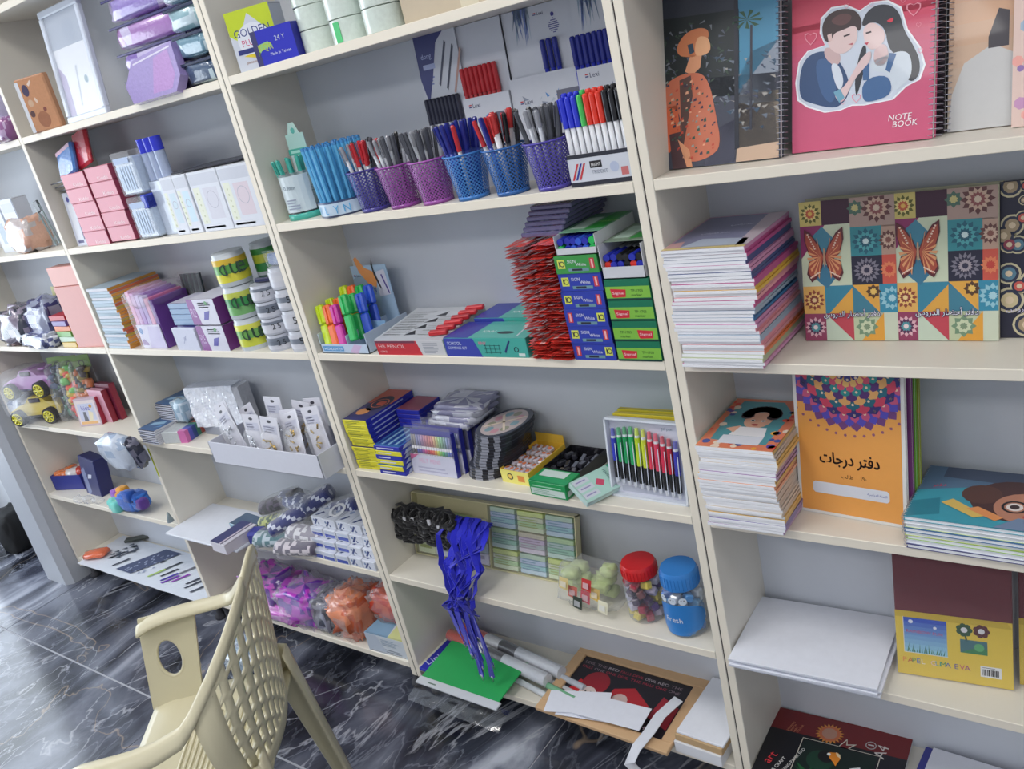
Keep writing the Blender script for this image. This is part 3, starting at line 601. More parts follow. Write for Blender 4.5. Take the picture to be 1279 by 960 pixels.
for j, (x, y, lb, W) in enumerate(((1.292, .060, 'clear pack of maroon craft foam sheets with a yellow label, left one', .188), (1.486, .098, 'second craft foam pack with yellow label at the right frame edge', .188))):
    o = thing('craft_foam_pack', lb, 'craft foam', (x, y, E), .10, -.12)
    M().bbox(0, W, .0, .018, 0, .272, c(104, 30, 44), .002).obj('foam_sheets', 'paper', o)
    m = M().box(.0, W, -.0012, -.0006, .002, .134, c(226, 196, 66)); m.frame((0, -.0012, .002), (1, 0, 0), (0, 0, 1)); deco_eva(m, W, .134); m.obj('label_card', 'card', o)
    m = M()
    V = []; nx, nz = 14, 18
    for jz in range(nz+1):
        for ix in range(nx+1): V.append((-.003+ix*(W+.006)/nx, -.0045+.0016*noise.noise(Vector((ix*.6, jz*.5, j*9))), .001+jz*.276/nz))
    m.add(V, [(jz*(nx+1)+ix, jz*(nx+1)+ix+1, (jz+1)*(nx+1)+ix+1, (jz+1)*(nx+1)+ix) for jz in range(nz) for ix in range(nx)], WHITE).obj('plastic_bag', 'film', o, True)
M().box(0, 0, 0, 0, 0, 0, WHITE)
# ---------- shelf F
def deco_pad(m, W, D_):
    m.rect(0, W, 0, D_, c(20, 20, 28)); m.rect(0, W, D_*.70, D_, c(120, 30, 34), 2); m.poly([(W*.62, D_*.0), (W, 0), (W, D_*.7), (W*.8, D_*.7)], c(28, 24, 36), 2)
    for i in range(20): a = 2*PI*i/20; m.poly([(.125+.030*math.cos(a), .170+.030*math.sin(a)), (.125+.020*math.cos(a+.2), .170+.020*math.sin(a+.2)), (.125+.020*math.cos(a-.2), .170+.020*math.sin(a-.2))], c(226, 150, 60), 4)
    m.disc(.125, .170, .022, c(214, 120, 80), 5, 20); m.disc(.125, .170, .016, c(200, 150, 130), 6, 16)
    for (a, b) in (((.075, -.01), (.075, .14)), ((.075, .14), (.235, .14)), ((.235, .14), (.235, -.01))):
        x0, x1 = min(a[0], b[0]), max(a[0], b[0]); m.rect(x0, x1+.0015, max(0, min(a[1], b[1])), max(a[1], b[1])+.0015, c(220, 215, 200), 5)
    m.poly([(.15, .14), (.163, .168), (.167, .152), (.185, .158), (.172, .14)], c(220, 215, 200), 5); m.poly([(.153, .141), (.163, .162), (.165, .148), (.178, .153), (.170, .141)], c(120, 30, 34), 6)
    m.poly([(.079, .0), (.231, .0), (.231, .137), (.079, .137)], c(16, 34, 30), 4)
    m.disc(.125, .09, .028, c(24, 60, 44), 6, 16); m.disc(.135, .105, .018, c(20, 20, 24), 7, 14); m.poly([(.138, .118), (.155, .122), (.163, .108), (.158, .085), (.15, .095), (.140, .104)], c(230, 140, 40), 8); m.poly([(.150, .122), (.160, .118), (.163, .108), (.154, .113)], c(240, 220, 180), 9); m.disc(.138, .112, .004, c(240, 240, 240), 9, 8); m.poly([(.185, .088), (.205, .098), (.207, .088), (.195, .080)], c(220, 222, 226), 8)
    for i in range(18): m.poly([(R_(.08, .22), .0), (R_(.08, .22), .0), (R_(.08, .22), R_(.03, .08))], random.choice([c(30, 90, 50), c(20, 60, 46)]), 5)
    m.disc(.212, .165, .011, c(190, 190, 190), 5, 14); m.disc(.212, .165, .009, c(120, 30, 34), 6, 14); m.rect(.206, .218, .164, .167, c(220, 220, 220), 7)
    m.txt('A4', .243, .135, .022, c(225, 220, 215), 5, rot=1.45); m.txt('art', .030, .045, .016, c(220, 60, 70), 5, rot=1.25); m.txt('& CRAFT', .045, .03, .008, c(225, 225, 225), 5, rot=1.25); m.txt('DRAWING PAPER PAD', .058, .015, .007, c(225, 225, 225), 5, rot=1.25)
    for i in range(4): m.txt(['DRAWING', 'SKETCH', 'PAINT', 'COLOUR'][i], .040+.007*i, .150, .0045, c(226, 150, 110), 5, rot=1.3)
o = thing('drawing_pad', 'dark A4 drawing pad with a toucan and red band on its cover', 'drawing pad', (.994, -.025, F), .04)
M().bbox(0, .284, 0, .212, 0, .014, c(228, 228, 226), .001).obj('pages', 'paper', o)
m = M().box(-.001, .285, -.001, .213, .014, .0152, c(20, 20, 28)); m.frame((-.001, -.001, .0152), (1, 0, 0), (0, 1, 0)); deco_pad(m, .286, .214); m.obj('cover', 'card', o)
solo(M().bbox(0, .22, 0, .20, 0, .012, c(60, 62, 150), .001), 'folder', 'blue violet folder under white sheets beside the drawing pad', 'folder', 'card', (1.285, -.01, F), -.06)
solo(M().bbox(0, .21, 0, .195, 0, .010, c(228, 231, 242), .0006), 'paper_stack', 'sheaf of white paper on the blue violet folder', 'paper', 'paper', (1.302, -.012, F+.0122), -.06)
# ================================================================== MIDDLE UNIT
# ---------- shelf A
def deco_gold(m, w_, d_, h_):
    m.rect(0, w_, 0, h_, c(206, 212, 224)); m.poly([(0, h_), (0, h_*.62), (.02, h_*.5), (w_*.5, h_*.92), (w_, h_*.45), (w_, h_)], c(196, 214, 40), 2)
    m.disc(w_*.5, h_*.48, .042, c(226, 230, 238), 3, 20, .034); m.txt('GOLDEN', w_*.10, h_*.56, .016, c(30, 50, 130), 4, wmax=w_*.8); m.txt('PLUS', w_*.22, h_*.40, .013, c(200, 60, 110), 4)
    m.rect(w_*.08, w_*.8, h_*.28, h_*.36, c(40, 50, 120), 4); m.poly([(.02, .03), (w_*.8, .012), (w_*.85, .03), (.03, h_*.26)], c(228, 206, 50), 4); m.txt('photocopy', w_*.2, .012, .007, c(150, 90, 30), 5)
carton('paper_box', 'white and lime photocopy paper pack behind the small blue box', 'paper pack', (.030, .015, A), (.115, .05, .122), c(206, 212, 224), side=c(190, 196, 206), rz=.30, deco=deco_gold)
def deco_blueb(m, w_, d_, h_):
    m.rect(0, w_, 0, h_, c(38, 44, 186)); m.rect(.0, .014, 0, h_, c(60, 60, 110), 2); m.txt('KQR', .012, .026, .016, c(180, 196, 60), 3); m.txt('24 Y', w_*.55, h_*.6, .010, c(190, 200, 210), 3); m.txt('Made in Taiwan', w_*.36, .016, .006, c(210, 215, 235), 3); m.poly([(.008, .02), (.02, .03), (.05, .035), (.04, .045), (.015, .042)], c(150, 200, 120), 2)
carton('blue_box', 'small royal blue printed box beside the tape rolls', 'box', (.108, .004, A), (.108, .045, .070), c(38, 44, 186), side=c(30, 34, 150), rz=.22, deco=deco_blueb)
def roll_proto():
    o = thing('tape_roll', 'x', 'tape roll')
    M().lathe([(.0425, .0005), (.0435, .0015), (.0435, .0435), (.0425, .0445), (.031, .0445)], 32, col=c(216, 228, 220)).obj('tape', 'wrap', o, 'auto')
    M().lathe([(.031, .002), (.0385, .002), (.0385, .0435), (.031, .0435), (.031, .002)], 28, col=c(205, 216, 206)).obj('core', 'card', o, True); return o
tp = roll_proto(); first = True
for k, (x, y, nm) in enumerate(((.235, .085, 'left'), (.352, .060, 'middle'), (.455, .050, 'right'))):
    for j in range(3):
        lb = f'roll of pale clear tape, {["lowest", "second", "top"][j]} in the {nm} tape column above the pen cups'
        if first: tp.location = (x, y, A); tp['label'] = lb; tp['group'] = 'clear tape rolls'; first = False
        else:
            o = dup(tp, (x+R_(-.002, .002), y, A+j*.0455), (0, 0, R_(0, 6)), lb, 'clear tape rolls')
m = M(); m.box(-.008, .008, -.0442, -.0434, .002, .04, c(90, 200, 130)); solo(m, 'green_sticker', 'green strip stuck on the middle column of tape rolls', 'sticker', 'paper', (.352, .0600, A))
m = M(); m.bbox(0, .32, 0, .13, 0, .2, c(196, 182, 160), .002); m.frame((0, 0, 0), (1, 0, 0), (0, 0, 1)); m.rect(.0, .32, .0995, .1005, c(150, 135, 110)); m.rect(.14, .18, 0, .2, c(214, 206, 184), 2)
solo(m, 'cardboard_carton', 'brown cardboard carton right of the tape rolls on the top shelf', 'carton', 'paper', (.515, .030, A))
# ---------- shelf B : tub, blue pencils, cups, markers, display cards
TEAL = c(70, 176, 160)
o = thing('pen_tub', 'clear tub of teal topped mechanical pencils with a teal sign', 'pen display', (.058, .062, B))
m = M(); m.lathe([(.0, .0), (.050, 0), (.050, .012), (.047, .014)], 20, col=TEAL); m.obj('base_ring', 'plastic', o, True)
M().lathe([(.045, .012), (.047, .105), (.0465, .106), (.0445, .013)], 20, col=c(220, 235, 240)).obj('clear_wall', 'film', o, True)
m = M().box(-.030, .032, .020, .022, .02, .185, c(206, 220, 224)); m.frame((-.030, .020, .02), (1, 0, 0), (0, 0, 1)); m.rect(.0, .062, .13, .165, c(176, 216, 210)); m.poly([(.010, .165), (.052, .165), (.040, .19), (.022, .19)], c(190, 224, 218), 2); m.rect(-.004, .066, .118, .132, c(66, 176, 158), 3); m.rect(.004, .058, .122, .128, c(170, 226, 216), 4); m.disc(.031, .172, .007, c(90, 180, 170), 4); lines(m, .006, .056, .02, .05, 5, c(150, 170, 180)); m.txt('0.5', .012, .08, .012, c(60, 80, 100), 3)
m.obj('sign_card', 'card', o)
m = M()
for i in range(8): a0, a1 = -2.3+i*.25, -2.05+i*.25; m.add([(.0478*math.cos(a0), .0478*math.sin(a0), .018), (.0478*math.cos(a1), .0478*math.sin(a1), .018), (.0478*math.cos(a1), .0478*math.sin(a1), .100), (.0478*math.cos(a0), .0478*math.sin(a0), .100)], [(0, 1, 2, 3)], c(206, 220, 226))
m.frame((.0482*math.cos(-1.5), .0482*math.sin(-1.5), .02), (1, .1, 0), (0, 0, 1)); lines(m, -.012, .026, .004, .03, 4, c(150, 160, 180)); m.txt('0.7mm', -.010, .05, .009, c(60, 90, 110), 3); m.obj('printed_wrap', 'card', o)
mp_ = pen_proto('mechanical_pencil', 'x', 'pencil', c(210, 226, 226), TEAL, .135, .0040, .035)
for i in range(8):
    a = 2*PI*i/8; p = (.058+.024*math.cos(a), .050+.018*math.sin(a), B+.004); d = (math.cos(a)*.10-.08, math.sin(a)*.08, 1)
    q = mp_ if i == 0 else dup(mp_); place_dir(q, p, d, R_(0, 6)); q['label'] = 'teal topped mechanical pencil standing in the clear tub'; q['group'] = 'mechanical pencils in the clear tub'
BL = c(96, 178, 226)
o = thing('pencil_stand', 'curved white holder full of sky blue pencils, beside the teal tub', 'pencil stand', (.195, .062, B), -.1)
m = M(); m.lathe([(.0, .0), (.066, 0), (.066, .004)], 28, col=c(50, 60, 90)); m.lathe([(.066, .004), (.067, .030), (.064, .030)], 28, col=c(196, 216, 234)); m.lathe([(.067, .030), (.067, .034), (.063, .034), (.063, .006)], 28, col=c(60, 80, 120))
for i, ch in enumerate('KLYN'):
    a = -PI/2-.35+i*.36; m.frame((.0675*math.cos(a), .0675*math.sin(a), .008), (-math.sin(a), math.cos(a), 0), (0, 0, 1)); m.txt(ch, 0, 0, .017, c(90, 170, 220), 1)
m.obj('holder', 'card', o, 'auto')
o2 = thing('pencil', 'x', 'pencil'); M().cyl((0, 0, 0), (0, 0, .142), .0042, None, BL, 6).obj('barrel', 'plastic', o2); M().cyl((0, 0, .142), (0, 0, .148), .0043, .0036, c(70, 140, 200), 6).obj('end_cap', 'plastic', o2); fp = True
for rr, nn in ((.056, 22), (.043, 15), (.028, 9), (.012, 4)):
    for i in range(nn):
        a = 2*PI*i/nn+rr*30; q = o2 if fp else dup(o2); fp = False
        place_dir(q, (.195+rr*math.cos(a), .062+rr*math.sin(a), B+.034-.028), (rr*.9*math.cos(a)-.03, rr*.9*math.sin(a), 1), R_(0, 3)); q['label'] = 'sky blue pencil standing in the curved white holder'; q['group'] = 'sky blue pencils in the holder'
def cup(x, y, col, nm):
    o = thing('pen_cup', f'{nm} punched metal pen cup', 'pen cup', (x, y, B))
    M().lathe([(.031, .003), (.0435, .086)], 40, col=col).obj('mesh_wall', 'meshcup', o, True)
    m = M(); m.tube([(.0440*math.cos(2*PI*i/28), .0440*math.sin(2*PI*i/28), .087) for i in range(28)], .0021, var(col), 6, close=True); m.obj('rim', 'metal' if 0 else 'plastic', o, True)
    M().lathe([(0, .001), (.031, .001), (.032, 0), (.032, .008), (.0312, .008)], 28, col=col).obj('base', 'plastic', o, True); return o
GY, DG, RED, NAVY, BLK = c(150, 152, 160), c(84, 86, 94), c(196, 44, 54), c(36, 46, 140), c(30, 30, 34)
P_grey = pen_proto('ballpoint_pen', 'x', 'pen', c(186, 190, 200), GY, .142, .0042, .03); P_dark = pen_proto('ballpoint_pen', 'x', 'pen', c(150, 152, 160), DG, .145, .0042, .06)
P_red = pen_proto('ballpoint_pen', 'x', 'pen', c(200, 205, 214), RED, .143, .0044, .05); P_navy = pen_proto('ballpoint_pen', 'x', 'pen', c(60, 80, 170), NAVY, .146, .0046, .055)
P_blk = pen_proto('ballpoint_pen', 'x', 'pen', DG, BLK, .146, .0042, .055); P_print = pen_proto('ballpoint_pen', 'x', 'pen', c(228, 226, 232), c(206, 60, 60), .150, .0058, .036, n=10)
protos = {'grey': P_grey, 'dark grey': P_dark, 'red': P_red, 'navy blue': P_navy, 'black': P_blk, 'red and white printed': P_print}; used = set()
cups = [(.305, c(72, 66, 150), 'indigo leftmost', ['red', 'red', 'red', 'dark grey', 'grey', 'red', 'black', 'grey', 'red', 'dark grey']),
        (.393, c(150, 76, 160), 'purple left hand', ['grey', 'grey', 'dark grey', 'grey', 'grey', 'dark grey', 'black', 'grey', 'grey', 'grey', 'dark grey', 'grey', 'grey']),
        (.484, c(164, 88, 172), 'lighter purple right hand', ['dark grey', 'grey', 'dark grey', 'dark grey', 'grey', 'dark grey', 'grey', 'dark grey', 'grey', 'grey', 'dark grey', 'grey', 'dark grey']),
        (.578, c(66, 128, 200), 'bright blue left hand', ['navy blue']*10+['red', 'navy blue', 'navy blue']),
        (.675, c(52, 106, 176), 'deeper blue right hand', ['red', 'black', 'red and white printed', 'red and white printed', 'red', 'black', 'red', 'navy blue', 'black', 'red', 'red and white printed', 'black', 'red']),
        (.771, c(84, 74, 170), 'violet rightmost', ['dark grey', 'grey', 'dark grey', 'dark grey', 'grey', 'dark grey', 'dark grey', 'grey', 'dark grey', 'black', 'grey', 'dark grey', 'dark grey', 'dark grey', 'grey'])]
for ci, (x, col, nm, lst) in enumerate(cups):
    y = .036; cup(x, y, col, nm); random.seed(50+ci); n = len(lst)
    for i, k in enumerate(lst):
        a = i*2.4; rr = .030*math.sqrt((i+.7)/n); bx, by = rr*.62*math.cos(a), rr*.62*math.sin(a); tx, ty = rr*1.20*math.cos(a)+R_(-.002, .002), rr*1.2*math.sin(a)
        pr = protos[k]; q = pr if k not in used else dup(pr); used.add(k)
        place_dir(q, (x+bx, y+by, B+.003), (tx-bx, ty-by, .092), R_(0, 6)); q['label'] = f'{k} pen standing in the {nm} pen cup'; q['group'] = f'{k} pens in the {nm} cup'
# marker box
o = thing('marker_display', 'white printed counter box with dark bands holding capped markers', 'marker box', (.822, .012, B))
m = M(); m.box(0, .126, 0, .002, 0, .056, c(206, 210, 220)); m.box(0, .126, .040, .042, 0, .056, c(206, 210, 220)); m.box(0, .002, .002, .040, 0, .056, c(200, 204, 214)); m.box(.124, .126, .002, .04, 0, .056, c(200, 204, 214)); m.box(0, .126, 0, .042, 0, .002, c(200, 204, 214))
m.frame((0, 0, 0), (1, 0, 0), (0, 0, 1)); m.rect(0, .126, 0, .008, c(36, 38, 52)); m.rect(0, .126, .049, .056, c(36, 38, 52)); m.rect(.044, .068, .030, .042, c(24, 24, 28)); m.txt('BRIGHT', .047, .033, .0055, c(230, 230, 230), 3, wmax=.018); m.txt('TRIDENT', .046, .020, .006, c(110, 120, 140), 3, wmax=.032)
for i, cc in enumerate((c(200, 50, 60), c(40, 60, 150), c(200, 50, 60))): m.poly([(.004+.007*i, .012), (.008+.007*i, .012), (.022+.007*i, .040), (.018+.007*i, .040)], cc, 3)
m.disc(.092, .028, .009, c(180, 190, 214), 2); m.rect(.104, .118, .012, .026, c(196, 110, 110), 2); m.obj('tray', 'card', o)
order = [c(44, 56, 206), c(44, 56, 206), c(40, 50, 190), c(70, 190, 90), c(226, 60, 44), c(226, 60, 44), c(226, 60, 44), c(32, 32, 38), c(32, 32, 38), c(32, 32, 38)]
nmz = ['blue', 'blue', 'blue', 'green', 'red', 'red', 'red', 'black', 'black', 'black']; mk = {}
for r in range(2):
    for i in range(10):
        k = nmz[i]
        if k not in mk: mk[k] = q = pen_proto('marker', 'x', 'marker', c(222, 224, 230), order[i], .150, .0054, .052, n=10)
        else: q = dup(mk[k])
        place_dir(q, (.829+.0123*i, .024+.0125*r, B+.003+.006*r), (-.02, .0, 1)); q['label'] = f'white marker with {k} cap in the banded counter box'; q['group'] = f'{k} capped markers in the counter box'
# display cards with pens clipped in
def card(x, w_, y, h_, pocket, label, deco, pens, nmp, pcol, bcol):
    o = thing('display_card', label, 'display card', (x, y, B), 0, -.06)
    m = M().box(0, w_, .010, .012, 0, h_, c(206, 210, 220)); m.frame((0, .010, 0), (1, 0, 0), (0, 0, 1)); deco(m, w_, h_, 0); m.obj('back_card', 'card', o)
    m = M().box(0, w_, -.002, 0, 0, pocket, c(212, 216, 226)); m.box(0, .001, 0, .010, 0, pocket, c(200, 204, 214)); m.box(w_-.001, w_, 0, .010, 0, pocket, c(200, 204, 214)); m.frame((0, -.002, 0), (1, 0, 0), (0, 0, 1)); deco(m, w_, pocket, 1); m.obj('pocket', 'card', o)
    first_ = None
    for u in pens:
        if first_ is None: first_ = q = pen_proto('ballpoint_pen', 'x', 'pen', bcol, pcol, .140, .0049, .052)
        else: q = dup(first_)
        place_dir(q, (x+u, y+.0055+(pocket-.09)*.06, B+pocket-.082), (-.04, .06, 1)); q['label'] = f'{nmp} pen slotted in the display card'+(' with the ink splash' if 'ink' in label else ' by the post' if 'post' in label else ''); q['group'] = f'{nmp} pens in a display card'
    return o
def lexi(m, u, v, h=.0085, col=c(60, 66, 100)):
    m.txt('Lexi', u+.010, v, h, col, 3); m.rect(u, u+.007, v+h*.6, v+h*.85, c(200, 50, 60), 3); m.rect(u, u+.007, v+h*.15, v+h*.4, c(50, 60, 130), 3)
def d_dong(m, W, H, p):
    if p == 0:
        m.poly([(0, H), (0, H-.085), (W*.10, H-.135), (W*.30, H-.085), (W*.52, H-.02), (W*.75, H)], c(52, 58, 120), 2); m.txt('dong', .012, H-.050, .013, c(180, 190, 230), 4); m.rect(.013, .045, H-.068, H-.058, c(170, 180, 220), 4); lines(m, .014, .04, H-.10, H-.074, 4, c(120, 130, 190))
        for i in range(3): m.poly([(W*.42+.018*i, H-.10-.01*i), (W*.45+.018*i, H-.105-.01*i), (W*.75+.018*i, H-.025-.01*i), (W*.72+.018*i, H-.02-.01*i)], [c(70, 74, 96), c(60, 64, 84), c(190, 150, 140)][i], 4)
    else: lexi(m, W*.35, H-.030); m.poly([(0, 0), (W, 0), (W, H*.5), (0, H*.7)], c(190, 200, 216), 2)
def d_lexi(seed, lv=.02, ink=False):
    def f(m, W, H, p):
        random.seed(seed)
        if p == 0:
            if ink:
                for i in range(22): u = W*.25+R_(-.018, .018); m.poly([(u, H), (u+.006, H), (u+R_(-.01, .01), H-R_(.02, .07))], random.choice([c(150, 170, 190), c(120, 140, 165), c(176, 190, 205), c(110, 130, 190)]), 2)
                cu, cv = W*.72, H-.04
                for i in range(8): m.rect(cu-.012*math.sin(PI*(i+.7)/8), cu+.012*math.sin(PI*(i+.7)/8), cv-.014+.0035*i, cv-.0125+.0035*i, c(60, 60, 140), 3)
                m.disc(cu, cv+.018, .004, c(60, 60, 140), 3, 8); lexi(m, W*.45, H-.018, .006)
        else:
            lexi(m, W*.12, H-lv)
            for i in range(16): u, v = W*.3+R_(-.03, .06), H-.06+R_(-.03, .02); m.poly([(u, v), (u+R_(.004, .014), v+R_(-.006, .006)), (u+R_(-.004, .01), v+R_(.004, .014))], random.choice([c(170, 184, 200), c(150, 160, 180), c(90, 150, 210), c(190, 200, 212)]), 2)
            m.rect(W*.66, W*.98, H-.085, H-.035, c(110, 112, 130), 3); m.rect(W*.72, W*.9, H-.078, H-.045, c(150, 152, 170), 4)
    return f
card(.408, .112, .135, .318, .135, 'display card with navy wedge print holding black and white pens', d_dong, [.012+.0105*i for i in range(9)], 'black and white', c(44, 46, 66), c(210, 214, 224))
card(.512, .118, .140, .315, .178, 'display card holding a row of red pens', d_lexi(1), [.012+.0118*i for i in range(8)], 'red', RED, c(214, 90, 96))
card(.632, .160, .144, .315, .195, 'display card with ink splash print and three blue pens', d_lexi(2, .05, True), [.092, .106, .120], 'blue', NAVY, c(60, 70, 190))
card(.792, .135, .138, .315, .188, 'display card holding a row of eight blue pens by the post', d_lexi(3, .018, True), [.002+.0116*i for i in range(8)], 'blue', NAVY, c(60, 70, 190))
m = M(); m.bbox(0, .05, 0, .02, 0, .12, c(206, 212, 224), .002); m.frame((0, 0, 0), (1, 0, 0), (0, 0, 1)); m.rect(.022, .048, .09, .118, c(60, 90, 200)); m.disc(.012, .104, .007, c(60, 70, 80), 2); m.disc(.035, .104, .008, c(200, 210, 235), 2)
solo(m, 'pen_box', 'small white and blue box standing behind the purple pen cups', 'box', 'card', (.375, .125, B))

# ---------- shelf C
HL = {'lime': c(200, 226, 40), 'orange': c(240, 110, 50), 'magenta': c(206, 50, 160), 'green': c(40, 180, 90), 'blue': c(50, 90, 206)}
o = thing('highlighter_display', 'pale blue stepped cardboard display for chunky highlighters', 'pen display', (.018, .004, C))
LB = c(190, 206, 226)
m = M(); m.box(0, .165, 0, .002, 0, .024, LB); m.box(0, .165, 0, .15, 0, .002, LB)
m.box(0, .002, 0, .15, 0, .05, LB); m.box(.163, .165, .0, .15, 0, .05, LB); m.box(.095, .097, .002, .15, 0, .045, LB)
m.box(.001, .163, .075, .077, .0, .055, c(150, 190, 226)); m.frame((0, 0, 0), (1, 0, 0), (0, 0, 1)); m.rect(.008, .080, .006, .019, c(80, 150, 206), 2); m.txt('HIGHLIGHTER', .012, .0085, .007, c(226, 236, 246), 3, wmax=.064); m.poly([(.10, .004), (.125, .0), (.145, .02), (.120, .024)], c(206, 180, 214), 2); m.obj('tray', 'card', o)
m = M(); m.X = Matrix.Scale(1.16, 4, (0, 0, 1)); m.box(.018, .142, .146, .148, 0, .150, c(176, 204, 230)); m.frame((.018, .146, 0), (1, 0, 0), (0, 0, 1))
m.poly([(.0, .085), (.07, .085), (.07, .12), (.02, .13), (.0, .12)], c(150, 176, 200), 2); m.poly([(.02, .165), (.028, .135), (.05, .11), (.075, .10), (.083, .118), (.078, .135), (.05, .145), (.03, .170)], c(240, 160, 96), 3); m.poly([(.075, .15), (.083, .165), (.081, .14), (.092, .10), (.088, .098), (.077, .128)], c(50, 60, 70), 4)
m.poly([(.078, .08), (.118, .085), (.116, .14), (.086, .135)], c(226, 226, 240), 4); m.poly([(.10, .128), (.104, .13), (.116, .088), (.112, .086)], c(80, 60, 150), 5); m.txt('PEN', .038, .090, .014, c(60, 90, 170), 5); lexi(m, .006, .125, .006); m.obj('header_card', 'card', o)
hp = {}
def hl(x, y, z, k, where):
    if k not in hp:
        q = thing('highlighter', 'x', 'highlighter'); M().bbox(-.0105, .0105, -.006, .006, 0, .052, HL[k], .003).obj('barrel', 'plastic', q); m = M().bbox(-.0112, .0112, -.0067, .0067, .053, .092, HL[k], .003); m.box(-.003, .003, -.009, -.0067, .055, .088, HL[k]); m.obj('cap', 'plastic', q); hp[k] = q
    else: q = dup(hp[k])
    q.location = (x, y, z); q.scale = (1.16, 1.16, 1.22); q.rotation_euler = (-.22, -.22, 0); q['label'] = f'{k} chunky highlighter in the {where} row of the pale blue display'; return q
for i, k in enumerate(['lime', 'orange', 'magenta']): hl(.042+.0262*i, .012, C+.006, k, 'front')
hl(.136, .012, C+.030, 'green', 'front')
for i, k in enumerate(['lime', 'orange', 'green', 'blue']): hl(.055+.0290*i, .090, C+.028, k, 'back')
hl(.040, .050, C+.010, 'lime', 'middle'); hl(.068, .050, C+.010, 'orange', 'middle'); hl(.122, .050, C+.02, 'green', 'middle'); hl(.150, .050, C+.02, 'blue', 'middle')
def pencilbox(x, y, z, label, w_, tri):
    o = thing('pencil_box', label, 'pencil box', (x, y, z), .02, .10)
    m = M().bbox(0, w_, 0, .17, 0, .038, c(206, 206, 210), .001, top=c(206, 208, 214)); m.frame((0, 0, 0), (1, 0, 0), (0, 0, 1)); m.poly([(0, 0), (w_*.66, 0), (w_*.62, .036), (0, .036)], c(204, 50, 60)); m.rect(.0, w_*.6, .030, .036, c(120, 60, 80), 2); m.txt('HB PENCIL', .008, .017, .009, c(226, 190, 190), 2, wmax=w_*.4); m.txt('12 PCS', .010, .006, .005, c(240, 220, 220), 2); lines(m, w_*.70, w_*.95, .004, .032, 6, c(160, 164, 174)); m.obj('box_body', 'card', o)
    m = M(); m.frame((0, 0, .0383), (1, 0, 0), (0, 1, 0)); m.rect(0, w_, 0, .168, c(196, 200, 206)); lines(m, .008, w_*.45, .02, .15, 10, c(150, 156, 160)); lines(m, w_*.55, w_*.9, .02, .12, 9, c(160, 166, 160))
    for i in range(4): m.poly([(w_*.36+.006*i, .022+.032*i), (w_*.52+.006*i, .026+.032*i), (w_*.44+.01*i, .048+.032*i)], c(36, 36, 42), 2)
    m.obj('printed_top', 'card', o)
    for i in range(6):
        q = solo(M().bbox(0, .045, 0, .014, 0, .010, var(c(206, 48, 56), .2), .002), 'pencil_lead_pack', f'small red lead pack on the pencil box, {["nearest the shelf edge", "second from the shelf edge", "third from the edge", "fourth from the edge", "fifth from the edge", "farthest back"][i]}', 'lead pack', 'card', (x+w_*.80-.002+i*.003, y+.008+i*.024, z+.042+i*.0026), .3, .1)
pencilbox(.216, .002, C, 'white and red printed pencil box right of the highlighters', .206, True)
def inst(x, y, z, label, top):
    o = thing('geometry_box', label, 'geometry set box', (x, y, z))
    m = M().bbox(0, .220, 0, .095, 0, .043, c(66, 168, 156), .001, top=c(84, 178, 166)); m.frame((0, 0, 0), (1, 0, 0), (0, 0, 1)); m.poly([(0, 0), (.100, 0), (.082, .042), (0, .042)], c(54, 66, 166)); m.txt('SCHOOL', .008, .027, .007, c(210, 220, 235), 2); m.txt('COMPASS SET', .008, .017, .006, c(210, 220, 235), 2)
    for u in (.112, .124, .136, .148): m.rect(u, u+.0012, .008, .028, c(30, 80, 84), 3)
    for v in (.010, .018, .026): m.rect(.108, .152, v, v+.001, c(30, 80, 84), 3)
    m.poly([(.160, .012), (.164, .010), (.180, .036), (.176, .038)], c(40, 50, 110), 3); m.ring(.192, .018, .006, .002, c(30, 50, 60), 3); m.rect(.196, .212, .003, .010, c(210, 225, 220), 3); m.txt('KNV', .096, .028, .007, c(230, 110, 150), 3); m.obj('box_body', 'card', o)
    m = M(); m.frame((0, 0, .0433), (1, 0, 0), (0, 1, 0)); m.rect(.07, .22, .0, .095, c(90, 184, 172)); m.rect(.0, .07, 0, .095, c(54, 66, 166)); m.disc(.150, .03, .022, c(30, 50, 54), 2, 16, .008); m.poly([(.19, .01), (.194, .01), (.180, .08), (.176, .08)], c(210, 220, 225), 2); m.txt('KNV', .085, .03, .012, c(230, 240, 240), 2); m.obj('printed_top', 'card', o)
inst(.427, .002, C, 'teal and blue geometry set box at the shelf front', 0); inst(.440, .100, C+.008, 'teal geometry set box behind the front one, raised a little', 1)
random.seed(5)
for colx, nm in ((.657, 'left'), (.709, 'right')):
    for i in range(19):
        z = C+i*.0123; m = M(); V = []; nx, ny = 5, 8; cc = var(c(222, 72, 64), .16); dx = R_(-.004, .004)-(.006 if (i > 12 and nm == 'left') else 0)
        for s_ in (0, 1):
            for j in range(ny+1):
                for k in range(nx+1):
                    u, v = k/nx, j/ny; puff = .5+.5*math.sin(PI*min(max(u, .02), .98))**.5*math.sin(PI*min(max(v, .02), .98))**.4; V.append((u*.049+dx+R_(-.0012, .0012), v*.17+(R_(-.0015, .0015) if j == 0 else 0), (.006+(.0060*puff if s_ else -.0058*puff))+R_(-.0012, .0012)))
        n1 = (nx+1)*(ny+1); Fc = [(s_*n1+j*(nx+1)+k, s_*n1+j*(nx+1)+k+1, s_*n1+(j+1)*(nx+1)+k+1, s_*n1+(j+1)*(nx+1)+k) for s_ in (0, 1) for j in range(ny) for k in range(nx)]
        cs = [c(236, 190, 186) if R_(0, 1) < .06 else cc for _ in Fc]; m.add(V, Fc, cs)
        solo(m, 'foil_packet', f'crumpled red foil packet, {ORD(i+1)} from the shelf in the {nm} hand red column', 'foil packet', 'wrap', (colx, -.004+R_(-.004, .003), z), R_(-.03, .03), group='red foil packets')
